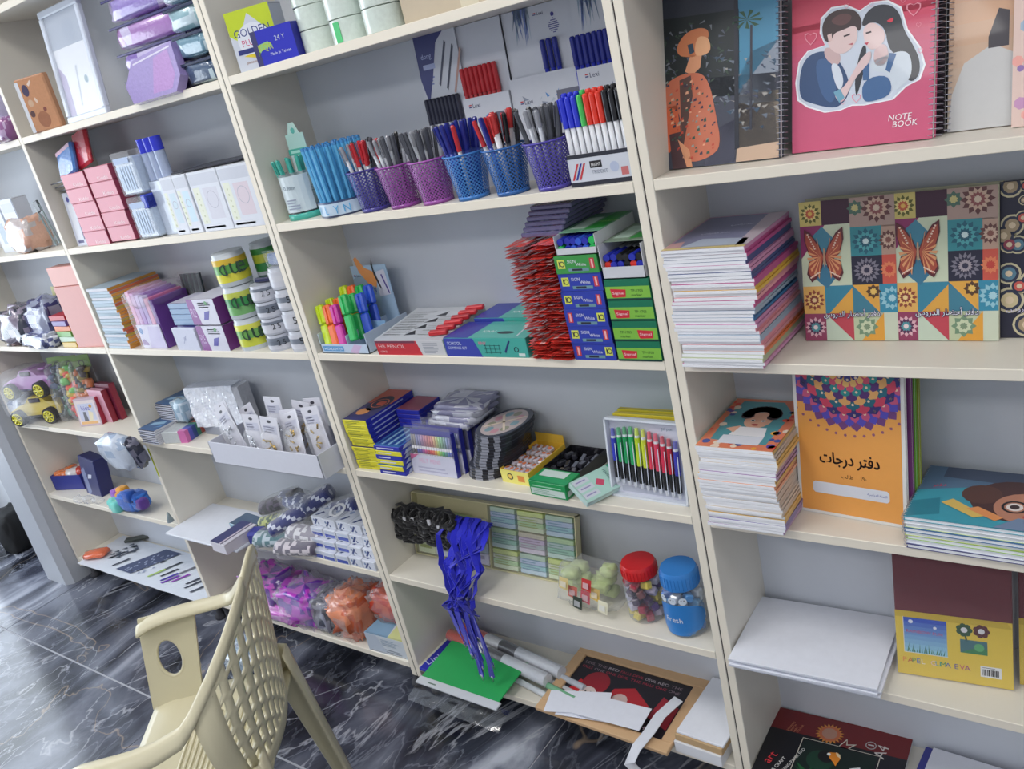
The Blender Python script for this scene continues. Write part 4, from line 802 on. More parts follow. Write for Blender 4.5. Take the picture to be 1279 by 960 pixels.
for i in range(6):
    m = M().bbox(0, .098, 0, .15, 0, .009, c(96, 92, 130), .002, top=c(150, 152, 180)); m.frame((0, 0, .009), (1, 0, 0), (0, 1, 0))
    for k in range(8): m.poly([(.005+.011*k, .004), (.012+.011*k, .004), (.014+.011*k, .145), (.008+.011*k, .145)], random.choice([c(200, 204, 220), c(60, 66, 150), c(150, 90, 110), c(40, 40, 60)]), 2)
    solo(m, 'pen_pack', f'dark wrapped pen pack on the red packets, {["lowest", "second lowest", "third lowest", "fourth lowest", "second highest", "topmost"][i]}', 'pen pack', 'wrap', (.668+i*.004, .035+i*.004, C+.238+i*.0092), -.05, .03)
def d_ten(flip, top=False):
    def f(m, w_, d_, h_):
        bg = c(60, 150, 70) if top else c(44, 62, 170); m.rect(0, w_, 0, h_, bg); X = (lambda a, b: (w_-b, w_-a)) if flip else (lambda a, b: (a, b))
        u = X(.006, .022); m.rect(u[0], u[1], .010, .027, c(214, 220, 90), 2); m.ring((u[0]+u[1])/2+.002, .0185, .0055, .0018, c(40, 50, 60), 3); m.rect(u[0]+.003, u[0]+.005, .013, .024, c(40, 50, 60), 3)
        u = X(.028, .068); m.txt('SIGN', u[0], .020, .006, c(226, 230, 240), 3); m.txt('White', u[0]+.018, .014, .006, c(226, 230, 240), 3); m.rect(u[0], u[1]+.004, .004, .010, c(110, 150, 160), 2); m.rect(u[0]+.008, u[0]+.03, .005, .009, c(40, 44, 60), 3)
        u = X(.074, .088); m.rect(u[0]+.002, u[1]-.002, .008, .028, c(200, 60, 70), 3); m.rect(u[0]+.005, u[1]-.005, .010, .026, c(240, 180, 180), 4)
    return f
for i in range(6):
    top = i == 5
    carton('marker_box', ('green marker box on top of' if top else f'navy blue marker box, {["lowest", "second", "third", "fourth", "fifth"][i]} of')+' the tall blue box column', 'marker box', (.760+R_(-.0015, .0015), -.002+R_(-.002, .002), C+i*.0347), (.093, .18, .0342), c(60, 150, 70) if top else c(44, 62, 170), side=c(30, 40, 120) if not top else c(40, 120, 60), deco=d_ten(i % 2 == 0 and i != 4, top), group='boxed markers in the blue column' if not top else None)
def openbox(x, y, z, w_, d_, h_, label, flapcol, pens, n, sd):
    o = thing('open_marker_box', label, 'marker box', (x, y, z)); WC = c(206, 208, 214)
    m = M(); m.box(0, w_, 0, .0012, 0, h_*.35, WC); m.box(0, .0012, 0, d_, 0, h_, WC); m.box(w_-.0012, w_, 0, d_, 0, h_, WC); m.box(0, w_, 0, d_, 0, .0012, WC); m.box(0, w_, d_-.0012, d_, 0, h_, WC); m.obj('box_body', 'card', o)
    m = M(); m.box(0, w_, .02, d_, h_, h_+.0012, flapcol); m.frame((0, .02, h_+.0012), (1, 0, 0), (0, 1, 0)); m.rect(.01, w_*.5, .02, .1, c(190, 214, 200)); m.poly([(w_*.55, .01), (w_-.004, .02), (w_-.004, .13), (w_*.6, .13)], c(50, 150, 60), 2); m.txt('MARKER', w_*.6, .06, .008, c(180, 226, 120), 3); m.obj('lid', 'card', o)
    random.seed(sd)
    for i in range(n):
        k = random.choice(pens); q = thing('marker', f'{k} capped marker lying in the {"blue" if sd == 61 else "green"} column open carton', 'marker', group=f'markers lying in the {sd} box'.replace('61', 'left open').replace('62', 'right open'))
        M().cyl((0, 0, 0), (0, .11, 0), .0062, None, WHITE, 10).obj('barrel', 'plastic', q, True); M().cyl((0, -.002, 0), (0, .045, 0), .0068, None, HL.get(k, {'navy': c(40, 50, 170), 'red': c(220, 60, 50), 'black': BLK}.get(k)), 10).obj('cap', 'plastic', q, 'auto')
        q.location = (x+.010+(i % 6)*(w_-.02)/5, y+.004+R_(0, .006), z+.010+(i//6)*.0135)
openbox(.768, -.002, C+.209, .088, .15, .036, 'open carton of blue capped markers on the blue column', c(110, 160, 130), ['navy', 'navy', 'blue', 'green'], 12, 61)
def d_green(flip):
    def f(m, w_, d_, h_):
        m.rect(0, w_, 0, h_, c(20, 116, 84)); m.rect(0, w_, .004, .026, c(130, 190, 70), 2); m.rect(0, w_, .0, .003, c(20, 60, 50), 3)
        a = (.052, .080) if flip else (.012, .040); m.poly([(a[0], .007), (a[0]+.003, .005), (a[1], .006), (a[1]+.002, .020), (a[0]-.002, .022)], c(206, 40, 60), 4); m.txt('Signal', a[0]+.002, .010, .006, c(240, 220, 220), 5, wmax=.024)
        b = .014 if flip else .052; m.txt('TP-1703', b, .015, .005, c(30, 70, 40), 4); m.txt('marker', b, .007, .005, c(30, 70, 40), 4)
    return f
for i in range(4): carton('marker_box', f'green marker box with red badge, {["lowest", "second", "third", "topmost"][i]} of the column by the post', 'marker box', (.857, -.001, C+i*.0397), (.090, .18, .039), c(20, 116, 84), top=c(30, 130, 100), deco=d_green(i == 1), group='green marker boxes by the post')
openbox(.858, -.001, C+.160, .086, .14, .062, 'open white carton of mixed markers on the green column', c(130, 150, 130), ['navy', 'red', 'black', 'navy'], 18, 62)
# ---------- shelf D (middle unit)
YEL, NB = c(222, 214, 50), c(44, 50, 170)
for i in range(11):
    z = D+i*.0131; top = i == 10; wv = R_(-.002, .002)
    o = thing('crayon_pack', ('topmost' if top else ORD(i+1)+' from the shelf')+' yellow fronted crayon pack of the left hand stack', 'crayon pack', (.006+wv, .004+R_(-.003, .003)+.006*(i < 8), z), .03, group='yellow fronted crayon packs')
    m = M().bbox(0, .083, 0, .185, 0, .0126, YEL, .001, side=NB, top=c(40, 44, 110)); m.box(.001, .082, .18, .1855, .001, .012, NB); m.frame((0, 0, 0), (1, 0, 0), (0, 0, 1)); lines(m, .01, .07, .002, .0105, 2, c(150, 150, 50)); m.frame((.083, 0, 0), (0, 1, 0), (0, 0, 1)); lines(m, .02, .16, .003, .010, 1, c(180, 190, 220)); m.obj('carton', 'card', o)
    if top:
        m = M(); m.frame((0, 0, .0128), (1, 0, 0), (0, 1, 0)); m.rect(0, .083, .03, .185, c(60, 60, 110)); m.rect(0, .083, .10, .185, c(196, 96, 80), 2); m.disc(.045, .10, .032, c(30, 40, 70), 3, 18, .045); m.ring(.045, .10, .026, .003, c(220, 120, 90), 4); m.disc(.03, .05, .02, c(220, 150, 90), 3, 12); m.disc(.05, .10, .014, c(200, 90, 70), 5); m.obj('printed_top', 'card', o)
for i in range(6):
    z = D+i*.0131; cc = [NB, YEL, YEL, NB, YEL, NB][i]
    o = thing('crayon_pack', ['lowest', 'second', 'third', 'fourth', 'fifth', 'topmost'][i]+' crayon pack of the short stack leaning by the felt pen bags', 'crayon pack', (.094+R_(-.003, .003), .002+R_(-.004, .004), z), .02, group='crayon packs in the short stack')
    m = M().bbox(0, .088, 0, .185, 0, .0126, cc, .001, side=NB, top=c(60, 110, 170)); m.frame((0, 0, 0), (1, 0, 0), (0, 0, 1)); lines(m, .01, .07, .003, .010, 1, c(210, 210, 230)); m.frame((0, 0, .0126), (1, 0, 0), (0, 1, 0))
    for k in range(7): m.poly([(.008+.011*k, .01), (.014+.011*k, .01), (.016+.011*k, .10), (.010+.011*k, .10)], c(150, 190, 220) if k % 2 else c(40, 60, 140), 2)
    m.frame((.088, 0, 0), (0, 1, 0), (0, 0, 1)); m.poly([(.01, .002), (.05, .002), (.06, .011), (.02, .011)], c(190, 200, 225), 2); m.obj('carton', 'card', o)
for i in range(4): carton('crayon_pack', ['first', 'second', 'third', 'fourth'][i]+' navy and red pack behind the short crayon stack, from below', 'crayon pack', (.098, .105, D+.080+i*.0125), (.080, .085, .012), NB, top=c(150, 70, 90), rz=.02)
# felt pen wallets
FC = [c(60,60,70), c(90,60,40), c(60,70,170), c(90,60,170), c(150,50,150), c(200,50,130), c(206,40,80), c(220,50,50), c(230,90,50), c(236,160,50), c(220,220,70), c(130,200,80), c(60,180,100), c(50,150,140), c(60,120,190), c(50,70,170)]
for j in range(5):
    y = .028+j*.024; o = thing('felt_pen_wallet', ['front', 'second', 'third', 'fourth', 'rearmost'][j]+' clear wallet of coloured felt pens on the middle unit', 'felt pens', (.190+.006*j, y, D), -.02, -.12, group='felt pen wallets')
    m = M().box(0, .145, .009, .010, 0, .112, c(50, 50, 150)); m.box(0, .145, -.004, -.0035, .0, .050, c(206, 206, 226)); m.box(.145, .146, -.004, .010, 0, .112, c(50, 54, 160)); m.frame((0, -.004, 0), (1, 0, 0), (0, 0, 1)); m.poly([(0, .034), (.03, .052), (.012, .050), (0, .05)], c(200, 60, 130), 2); m.txt('FELT PENS', .028, .030, .011, c(220, 150, 190), 2); lines(m, .02, .12, .005, .022, 2, c(170, 170, 200)); m.obj('insert_card', 'card', o)
    if j < 2:
        for k in range(16):
            mm = M().cyl((.0095+k*.0083, .002, .012), (.0095+k*.0083, .002, .072), .0034, None, c(222, 222, 230), 7); mm.cyl((.0095+k*.0083, .002, .052), (.0095+k*.0083, .002, .064), .0036, None, FC[k], 7); mm.cyl((.0095+k*.0083, .002, .072), (.0095+k*.0083, .002, .100), .0036, .003, mixcol(FC[k], WHITE, .35), 7); mm.obj('felt_pen', 'plastic', o, True)
    m = M(); V = []; nx, nz = 10, 12
    for jz in range(nz+1):
        for ix in range(nx+1): V.append((-.004+ix*.153/nx, -.0065+.004*noise.noise(Vector((ix*.7, jz*.6, j*3))), .001+jz*.125/nz))
    m.add(V, [(jz*(nx+1)+ix, jz*(nx+1)+ix+1, (jz+1)*(nx+1)+ix+1, (jz+1)*(nx+1)+ix) for jz in range(nz) for ix in range(nx)], WHITE); m.obj('clear_pouch', 'film', o, True)
for j in range(4):
    m = M(); blob(m, (.075, .05, .01), (.15, .10, .020), c(190, 192, 206), j+40, .18, 3, 24, 8, c(130, 130, 160), .35, 5, .45); solo(m, 'clear_pouch', ['lowest', 'second', 'third', 'topmost'][j]+' crinkled clear pouch piled behind the felt pen wallets', 'pouch', 'wrap', (.215+.01*j, .085, D+.100+.013*j), .05*j-.1, 0, smooth=True)
# oval palette stack
for i in range(15):
    z = D+i*.0079; dx = .0032*i-.02-(.010 if i < 4 else 0)+R_(-.002, .002); top = i == 14
    m = M(); n = 26; out = [(.058*math.copysign(abs(math.cos(a))**.8, math.cos(a)), .078*math.copysign(abs(math.sin(a))**.8, math.sin(a))) for a in [2*PI*k/n for k in range(n)]]
    for z0, z1, s_, cc in ((0, .0045, 1, c(40, 40, 48)), (.0045, .0072, .98, c(66, 70, 82))):
        V = [(x*s_, y*s_, z_) for z_ in (z0, z1) for x, y in out]; m.add(V, [(k, (k+1) % n, n+(k+1) % n, n+k) for k in range(n)]+[tuple(range(n-1, -1, -1)), tuple(range(n, 2*n))], [(c(150, 152, 164) if 15 < k < 22 and k % 2 else cc) for k in range(n)]+[cc, cc])
    if top:
        m.frame((0, 0, .0072), (1, 0, 0), (0, 1, 0)); m.disc(0, 0, .050, c(190, 176, 176), 1, 26, .068); 
        for k in range(9): a = k*.7; m.disc(.030*math.cos(a), .046*math.sin(a), .010, [c(130, 160, 170), c(200, 150, 160), c(150, 150, 130)][k % 3], 2, 10, .013)
        m.poly([(-.04, -.03), (-.036, -.036), (.04, .036), (.034, .040)], c(226, 210, 190), 3); m.poly([(-.03, .03), (-.026, .036), (.03, -.036), (.026, -.040)], c(226, 210, 190), 3)
    solo(m, 'palette_case', ('topmost palette case with pictured lid' if top else ORD(i+1)+' dark oval palette case from the bottom')+' of the leaning stack', 'palette', 'plastic', (.425+dx, .105, z), R_(-.05, .05), group='dark oval palette cases')
# boxes with erasers
o = thing('eraser_box', 'open yellow printed tray full of small wrapped erasers', 'eraser box', (.462, .036, D), -.08, .03)
YB = c(240, 196, 70); m = M(); m.box(0, .085, 0, .0015, 0, .034, YB); m.box(0, .085, .14, .1415, 0, .034, YB); m.box(0, .0015, 0, .14, 0, .034, YB); m.box(.0835, .085, 0, .14, 0, .034, YB); m.box(0, .085, 0, .14, 0, .0015, YB); m.box(0, .085, .1415, .1425, .034, .055, YB)
m.frame((0, 0, 0), (1, 0, 0), (0, 0, 1)); m.rect(0, .085, 0, .034, c(236, 226, 120)); m.disc(.028, .018, .009, c(60, 50, 40), 2, 10); m.disc(.028, .018, .006, c(236, 200, 90), 3, 8); m.rect(.05, .07, .008, .024, c(226, 140, 60), 2); m.obj('tray', 'card', o)
random.seed(9); fe = None
for i in range(24):
    u, v = .012+(i % 5)*.0150, .014+(i//5)*.0260
    if fe is None: fe = q = thing('eraser', 'x', 'eraser', group='wrapped erasers in the yellow tray'); mm = M().bbox(-.0065, .0065, -.010, .010, 0, .011, c(206, 196, 206), .003); mm.frame((0, 0, .011), (1, 0, 0), (0, 1, 0)); mm.disc(0, 0, .005, c(226, 130, 90), 2); mm.obj('rubber_block', 'wrap', q)
    else: q = dup(fe)
    q.location = (.462+u+v*.08, .036+v-u*.08, D+.021+v*.03); q.rotation_euler = (R_(-.2, .2), R_(-.2, .2), R_(-.6, .6)); q['label'] = 'small wrapped eraser lying in the open yellow tray'
o = thing('black_tray', 'open black plastic tray of dark sharpeners behind the green box', 'tray', (.560, .070, D), -.05)
K = c(34, 34, 40); m = M(); m.box(0, .10, 0, .0015, 0, .03, K); m.box(0, .10, .11, .1115, 0, .03, K); m.box(0, .0015, 0, .11, 0, .03, K); m.box(.0985, .10, 0, .11, 0, .03, K); m.box(0, .10, 0, .11, 0, .0015, K); m.obj('tray', 'plastic', o)
sh = None
for i in range(15):
    lb = f'dark pencil sharpener in the black tray, {["front", "middle", "rear"][i//5]} row'
    q = thing('sharpener', lb, 'sharpener', group='sharpeners in the black tray') if sh is None else dup(sh, label=lb)
    if sh is None: sh = q; M().bbox(-.006, .006, -.012, .012, 0, .012, c(56, 56, 66), .002).obj('body', 'plastic', q); M().box(-.004, .004, -.010, .010, .012, .0125, c(170, 170, 180)).obj('blade', 'metal', q)
    q.location = (.572+(i % 5)*.0185, .090+(i//5)*.034, D+.003+R_(0, .006)); q.rotation_euler = (R_(-.3, .3), R_(-.3, .3), R_(-.5, .5))
def d_gr(m, w_, d_, h_):
    m.rect(.004, w_-.004, .004, h_*.55, c(206, 222, 214)); lines(m, .010, w_-.02, .006, h_*.5, 3, c(120, 180, 150)); m.rect(.01, w_-.012, h_*.66, h_*.74, c(160, 214, 180), 2)
    face(m, w_, d_, h_, 'top'); m.rect(0, w_, 0, d_*.4, c(40, 160, 100)); m.rect(.01, w_*.8, d_*.45, d_*.9, c(206, 222, 216), 2); face(m, w_, d_, h_, 'right'); m.rect(.006, d_-.006, .006, h_*.5, c(206, 222, 214))
carton('staple_box', 'green and white small printed box in front of the black tray', 'box', (.567, .000, D), (.100, .058, .036), c(32, 150, 84), rz=-.06, deco=d_gr)
def d_lean(m, w_, d_, h_):
    face(m, w_, d_, h_, 'top'); m.rect(0, w_, 0, d_, c(176, 214, 204)); m.rect(0, w_, d_*.84, d_, c(60, 170, 140), 2); m.disc(w_*.5, d_*.5, .012, c(206, 80, 110), 3, 4)
    for k in range(3): m.rect(.004+.020*k, .018+.020*k, .004, d_*.36, c(206, 212, 222), 3); m.rect(.009+.020*k, .012+.020*k, .01, d_*.3, c(150, 140, 190), 4)
    m.txt('PENCIL LEADS', .008, d_*.70, .006, c(60, 90, 100), 3)
carton('lead_box', 'pale green printed box leaning askew between the green box and pen set', 'box', (.672, .000, D+.030), (.066, .115, .014), c(190, 216, 210), rz=-.42, ry=.42, deco=d_lean)
# pen set tray
o = thing('pen_set', 'clear tray of eleven gel pens running from blue through green to red', 'pen set', (.752, .040, D), -.03, -.14)
m = M(); m.X = Matrix.Scale(1.08, 4, (0, 0, 1)); m.box(0, .178, .010, .012, 0, .160, c(206, 208, 222)); WR = c(216, 222, 232)
for a in ((0, .178, -.004, .012, 0, .004), (0, .178, -.004, .012, .156, .160), (0, .004, -.004, .012, 0, .16), (.174, .178, -.004, .012, 0, .16)): m.box(*a, WR)
m.frame((0, .010, 0), (1, 0, 0), (0, 0, 1)); m.rect(.02, .15, .008, .02, c(180, 184, 200)); m.txt('gel pen', .125, .138, .008, c(120, 140, 160), 2); m.obj('tray', 'plastic', o)
PC = [c(50, 60, 180), c(40, 160, 100), c(36, 150, 90), c(44, 166, 100), c(190, 214, 50), c(200, 214, 60), c(214, 60, 84), c(216, 70, 100), c(206, 50, 80), c(190, 40, 60), c(60, 60, 170)]
for k in range(11):
    x = .016+k*.0142; zt = .142-.0024*abs(k-3)**1.4*.55; zb = .030-.0018*k
    zt *= 1.09; q = M().cyl((x, .003, zb+.012), (x, .003, zt-.035), .0055, None, BLK, 10); q.cyl((x, .003, zb), (x, .003, zb+.012), .0030, .0046, c(206, 210, 220), 10); q.cyl((x, .003, zb+.050), (x, .003, zt-.020), .0058, None, PC[k], 10); q.cyl((x, .003, zt-.02), (x, .003, zt-.015), .0050, None, c(220, 224, 230), 10); q.cyl((x, .003, zt-.015), (x, .003, zt), .0046, .0036, mixcol(PC[k], WHITE, .15), 10)
    q.box(x+.0045, x+.0060, -.003, -.002, zb+.005, zt-.03, c(214, 222, 236)); q.obj('gel_pen', 'plastic', o, 'auto')
for j in range(2): carton('pen_set', ['yellow and green topped pen set directly behind the gel pen tray', 'second yellow pen set, rearmost behind the gel pen tray'][j], 'pen set', (.762, .066+.02*j, D), (.160, .014, .172), c(226, 206, 60), top=c(226, 206, 60), side=c(60, 170, 80), rx=-.10)

# ---------- shelf E (middle unit): tray of sticky notes, cords, lanyards, jars
o = thing('note_tray', 'long shallow cream box leaning at the back, filled with wrapped sticky notes', 'tray', (-.0+.006, .112, E), 0, -.26)
CB = c(206, 200, 160)
m = M().box(0, .545, .016, .018, 0, .178, CB)
for a in ((0, .545, -.004, .018, 0, .003), (0, .545, -.004, .018, .175, .178), (0, .003, -.004, .018, 0, .178), (.542, .545, -.004, .018, 0, .178), (.27, .272, -.004, .018, 0, .178)): m.box(*a, CB)
m.obj('tray', 'card', o)
NC = [(.008, .070, c(196, 214, 120)), (.074, .070, c(186, 202, 226)), (.140, .066, c(176, 216, 196)), (.204, .062, c(206, 198, 226))]
def notepack(x, w_, z0, h_, col, lb):
    q = thing('sticky_notes', lb, 'sticky notes', (.006+x, .112, E), 0, -.26, group='wrapped sticky notes')
    m = M()
    for k in range(4): m.bbox(.001, w_-.004, .001, .015, z0+k*h_/4+.0006, z0+(k+1)*h_/4-.0006, mixcol(col, [c(230, 235, 240), c(150, 200, 180), c(200, 190, 220), c(210, 220, 140)][k], .45), .001); 
    m.frame((0, .001, 0), (1, 0, 0), (0, 0, 1)); lines(m, .008, w_-.01, z0+.01, z0+h_-.01, 5, mixcol(col, (0, 0, 0), .35)); m.obj('note_pads', 'paper', q)
    V = []; nx, nz = 7, 8; mm = M()
    for jz in range(nz+1):
        for ix in range(nx+1): V.append((-.0+ix*w_/nx, -.0045+.003*noise.noise(Vector((ix*.9+x*90, jz*.8, z0*60))), z0+jz*h_/nz))
    mm.add(V, [(jz*(nx+1)+ix, jz*(nx+1)+ix+1, (jz+1)*(nx+1)+ix+1, (jz+1)*(nx+1)+ix) for jz in range(nz) for ix in range(nx)], WHITE).obj('clear_wrap', 'film', q, True)
for i, (x, w_, cc) in enumerate(NC): notepack(x, w_, .005, .125, cc, ['lime', 'pale blue', 'mint', 'lilac'][i]+' wrapped sticky notes in the left half of the cream tray')
cl_ = [c(196, 214, 140), c(160, 206, 186), c(150, 190, 214), c(206, 186, 210)]
for i in range(3):
    for j in range(3): notepack(.276+.088*i, .085, .005+.056*j, .053, cl_[(i*2+j) % 4], f'wrapped sticky notes in the right half of the tray, {["lower", "middle", "upper"][j]} row {["beside the lanyards", "centre", "at the right end"][i]}')
# black cords: tangled loops
random.seed(14); m = M()
for i in range(90):
    cx, cz, r = R_(.015, .215), R_(.085, .160), R_(.010, .028); a0 = R_(0, 6); ph = R_(-.5, .5); pts = []
    for k in range(13): a = a0+k*2*PI/12*.95; pts.append((cx+r*1.3*math.cos(a), .080+.014*math.sin(a+ph)+R_(-.006, .006), E+cz+r*math.sin(a)*.7+R_(-.002, .002)))
    m.tube(pts, .0052, var(c(12, 12, 16), .3), 4)
o = solo(m, 'cord_bundle', 'tangled bundle of black cords lying over the left end of the note tray', 'cord', 'fabric', smooth=True)
mm = M()
for i in range(5): mm.box(.05+.03*i, .060+.03*i, .062, .066, E+.120+R_(0, .03), E+.14+R_(0, .02), c(206, 206, 212))
solo(mm, 'cord_tag', 'small white paper tags tied among the black cords', 'tag', 'paper')
# blue lanyards
LN = c(30, 34, 190); random.seed(31)
for i in range(24):
    x0 = .215+R_(0, .100); zt = E+.165-R_(0, .02); x1 = .235+R_(-.01, .10); zb = E-[.02, .10, .16, .20, .05, .25, .12, .18, .0, .22, .15, .08, .19, .11, .24, .06][i % 16]; off = R_(0, .018)
    keys = [(x0, .112, zt-.02), (x0+.005, .096, zt), (x0-.008+R_(-.03, .04), .060-off, zt-.035), ((x0+x1)/2+R_(-.045, .055), .020-off, E+.07), ((x0+x1)/2+R_(-.01, .03), -.012-off, E+.012), (x1+R_(-.02, .02), -.020-off, E-.03), (x1, -.014-off*.5, min(zb, E-.05))]
    pts = []
    for k in range(len(keys)-1):
        a, b = Vector(keys[k]), Vector(keys[k+1])
        for t in range(4): pts.append(a.lerp(b, t/4)+Vector((.006*math.sin(k*2+t+i), .002*math.sin(t*1.3+i), 0)))
    pts.append(Vector(keys[-1])); m = M(); m.tube(pts, .0105, var(LN, .25), 4, flat=.0012)
    m2 = M().cyl(pts[-1]+Vector((0, 0, .004)), pts[-1]-Vector((0, 0, .014)), .0028, .0018, c(200, 200, 210), 8)
    o = thing('lanyard', f'royal blue ribbon lanyard draped over the shelf edge, hanging {["just below the shelf", "to mid height", "low over the red tubes"][0 if zb > E-.09 else 1 if zb > E-.17 else 2]}', 'lanyard', group=['blue lanyards hanging short', 'blue lanyards hanging to mid height', 'blue lanyards hanging low'][0 if zb > E-.09 else 1 if zb > E-.17 else 2])
    m.obj('ribbon', 'fabric', o, 'auto'); m2.obj('metal_clip', 'metal', o, True)
# bag of rubber bands / small pale bows
random.seed(6); o = thing('craft_bag', 'clear bag of pale green bows and red printed tags beside the red lidded jar', 'bag', (.625, .075, E))
m = M()
for i in range(9): blob(m, (R_(-.055, .05), R_(-.03, .03), .025+.0085*i), (R_(.03, .05), .035, .026), var(c(190, 206, 150), .1), i+3, .3, 3, 12, 7)
m.obj('bows', 'fabric', o, True)
m = M()
for i in range(7):
    x, z = [(-.035, .05), (.0, .045), (.03, .06), (-.05, .075), (.015, .085), (-.02, .03), (.05, .035)][i]; cc = [c(214, 90, 60), c(206, 50, 70), c(226, 190, 90), c(220, 200, 140), c(200, 60, 60), c(60, 70, 60), c(230, 226, 200)][i]
    m.poly if 0 else m.add([(x-.014, -.045-.002*i, z-.012), (x+.012, -.048-.002*i, z-.016), (x+.016, -.042-.002*i, z+.014), (x-.010, -.040-.002*i, z+.016)], [(0, 1, 2, 3)], cc); m.add([(x-.008, -.0475-.002*i, z-.006), (x+.008, -.0488-.002*i, z-.008), (x+.009, -.0455-.002*i, z+.006), (x-.006, -.045-.002*i, z+.008)], [(0, 1, 2, 3)], mixcol(cc, WHITE, .5))
m.obj('printed_tags', 'card', o)
m = M(); blob(m, (0, 0, .052), (.165, .105, .105), WHITE, 8, .16, 3, 26, 14, boxy=.6); m.obj('clear_bag', 'film', o, True)
# jars
def jar(x, y, r, h_, lidc, lidh, label, items, lidr, lr):
    o = thing('jar', label, 'jar', (x, y, E)); random.seed(int(x*100))
    m = M()
    k = 0
    for lv in range(int((h_-.01)/.020)):
        for i in range(7):
            a = i*2*PI/7+lv*.5; rr = r*.66; cx, cy, cz = rr*math.cos(a), rr*math.sin(a), .014+lv*.020
            m.at((cx, cy, cz), a+R_(-.5, .5), R_(-.5, .5), R_(-.3, .3)).bbox(-.012, .012, -.009, .009, -.009, .009, random.choice(items), .003)
    m.at().X = Matrix(); m.obj('wrapped_pieces', 'wrap', o)
    M().lathe([(.0, .001), (r*.93, .001), (r, .006), (r, h_*.78), (lr, h_*.93), (lr, h_)], 28, col=c(214, 226, 236)).obj('clear_wall', 'film', o, True)
    m = M().lathe([(lr+.001, h_-.002), (lidr, h_), (lidr, h_+lidh*.8), (lidr*.92, h_+lidh), (0, h_+lidh)], 32, col=lidc)
    for i in range(32): a = 2*PI*i/32; m.cyl((lidr*math.cos(a), lidr*math.sin(a), h_+.002), (lidr*math.cos(a), lidr*math.sin(a), h_+lidh*.75), .0012, None, lidc, 4)
    m.obj('lid', 'plastic', o, 'auto'); return o
jar(.758, .072, .042, .112, c(206, 36, 40), .030, 'clear jar of purple and red wrapped pieces with a bright red lid', [c(90, 50, 120), c(160, 40, 60), c(70, 40, 70), c(206, 200, 220), c(220, 200, 90), c(110, 60, 60), c(200, 190, 215)], .040, .036)
j2 = jar(.862, .062, .046, .115, c(56, 130, 206), .040, 'clear jar with a tall blue lid beside the right hand post', [c(80, 140, 200), c(206, 214, 226), c(60, 110, 190), c(120, 170, 214)], .041, .037)
m = M(); r = .0468; n = 12
V = []
for jz in range(9):
    for k in range(n+1): a = -PI*.90+k*.075*PI; w_ = math.sqrt(max(0, 1-((jz-4)/4.3)**2)); a = -PI*.52+(a+PI*.52)*w_; V.append((r*math.cos(a), r*math.sin(a), .008+jz*.0098))
m.add(V, [(j*(n+1)+k, j*(n+1)+k+1, (j+1)*(n+1)+k+1, (j+1)*(n+1)+k) for j in range(8) for k in range(n)], c(50, 130, 206))
for i, ch in enumerate('Fresh'): a = -PI*.66+i*.17; m.frame(((r+.0006)*math.cos(a), (r+.0006)*math.sin(a), .042), (-math.sin(a), math.cos(a), 0), (0, 0, 1)); m.txt(ch, 0, 0, .012 if ch in 'Fh' else .009, c(236, 240, 246), 2)
m.obj('label', 'card', j2, 'auto')
m = M(); m.at((.862, .062, E)); 
for a in (-2.1, -1.6, -1.1): m.frame((.0462*math.cos(a), .0462*math.sin(a), .096), (-math.sin(a), math.cos(a), 0), (0, 0, 1)); m.disc(0, 0, .009, c(214, 224, 236), 2, 12); m.disc(-.003, .002, .0015, c(60, 60, 80), 3, 6); m.disc(.003, .002, .0015, c(60, 60, 80), 3, 6)
mm = M(); mm.v, mm.f, mm.c = m.v, m.f, m.c; q = mm.obj('face_print', 'card', None); q.parent = j2; q.matrix_parent_inverse = Matrix.Translation((-.862, -.062, -E))

# ---------- shelf F (middle unit)
o = thing('blue_card_pack', 'royal blue printed card with white lettering under the red and white tubes', 'card pack', (.020, -.015, F), .0)
m = M().bbox(0, .105, 0, .20, 0, .010, c(36, 40, 170), .001); m.frame((0, 0, .010), (1, 0, 0), (0, 1, 0)); m.txt('Link', .020, .02, .022, c(200, 206, 236), 2, rot=1.2); m.txt('Stationery', .035, .10, .012, c(200, 206, 236), 2, rot=1.3); m.obj('card', 'card', o)
# red/white tubes
for i, (y, L0) in enumerate(((.108, .03), (.145, .05))):
    o = thing('poster_tube', ['nearer red and white paper roll lying behind the green folder', 'farther red and white paper roll lying against the back'][i], 'paper roll', (.07+.02*i, y, F+.034), -.16); seg = [(-.03, .075, c(206, 70, 54)), (.075, .135, c(214, 216, 222)), (.135, .20, c(66, 66, 74)), (.20, .36, c(206, 210, 218))]
    for a, b, cc in seg: M().cyl((a, 0, 0), (b, 0, 0), .0175, None, cc, 16).obj('wrapped_section', 'wrap', o, 'auto')
    M().cyl((-.032, 0, 0), (.365, 0, 0), .0182, None, WHITE, 16, cap=False).obj('clear_sleeve', 'film', o, True)
for i in range(5):
    solo(M().cyl((0, 0, 0), (.30, 0, 0), .0085, None, [c(206, 212, 218), c(120, 180, 140), c(214, 216, 222), c(190, 196, 206), c(206, 212, 218)][i], 10), 'clear_film_roll', ['first', 'second', 'third', 'fourth', 'fifth'][i]+' thin wrapped roll from the front, between tubes and framed sheet', 'roll', 'wrap', (.225, .062+.022*i, F+.010+.010*(i % 2)), -.18, smooth='auto')
o = thing('document_folder', 'green plastic document folder overhanging the bottom shelf edge', 'folder', (.060, -.058, F+.018), -.03, .12, -.02)
M().bbox(.004, .282, .008, .148, 0, .004, c(50, 166, 92), .0012).obj('green_cover', 'plastic', o); m = M().bbox(0, .290, -.014, .010, -.001, .004, c(206, 210, 216), .0008); m.frame((0, 0, .004), (1, 0, 0), (0, 1, 0)); m.rect(.04, .07, -.006, -.002, c(110, 130, 120)); m.obj('white_edge', 'plastic', o)
V = []; m = M(); nx, ny = 20, 6
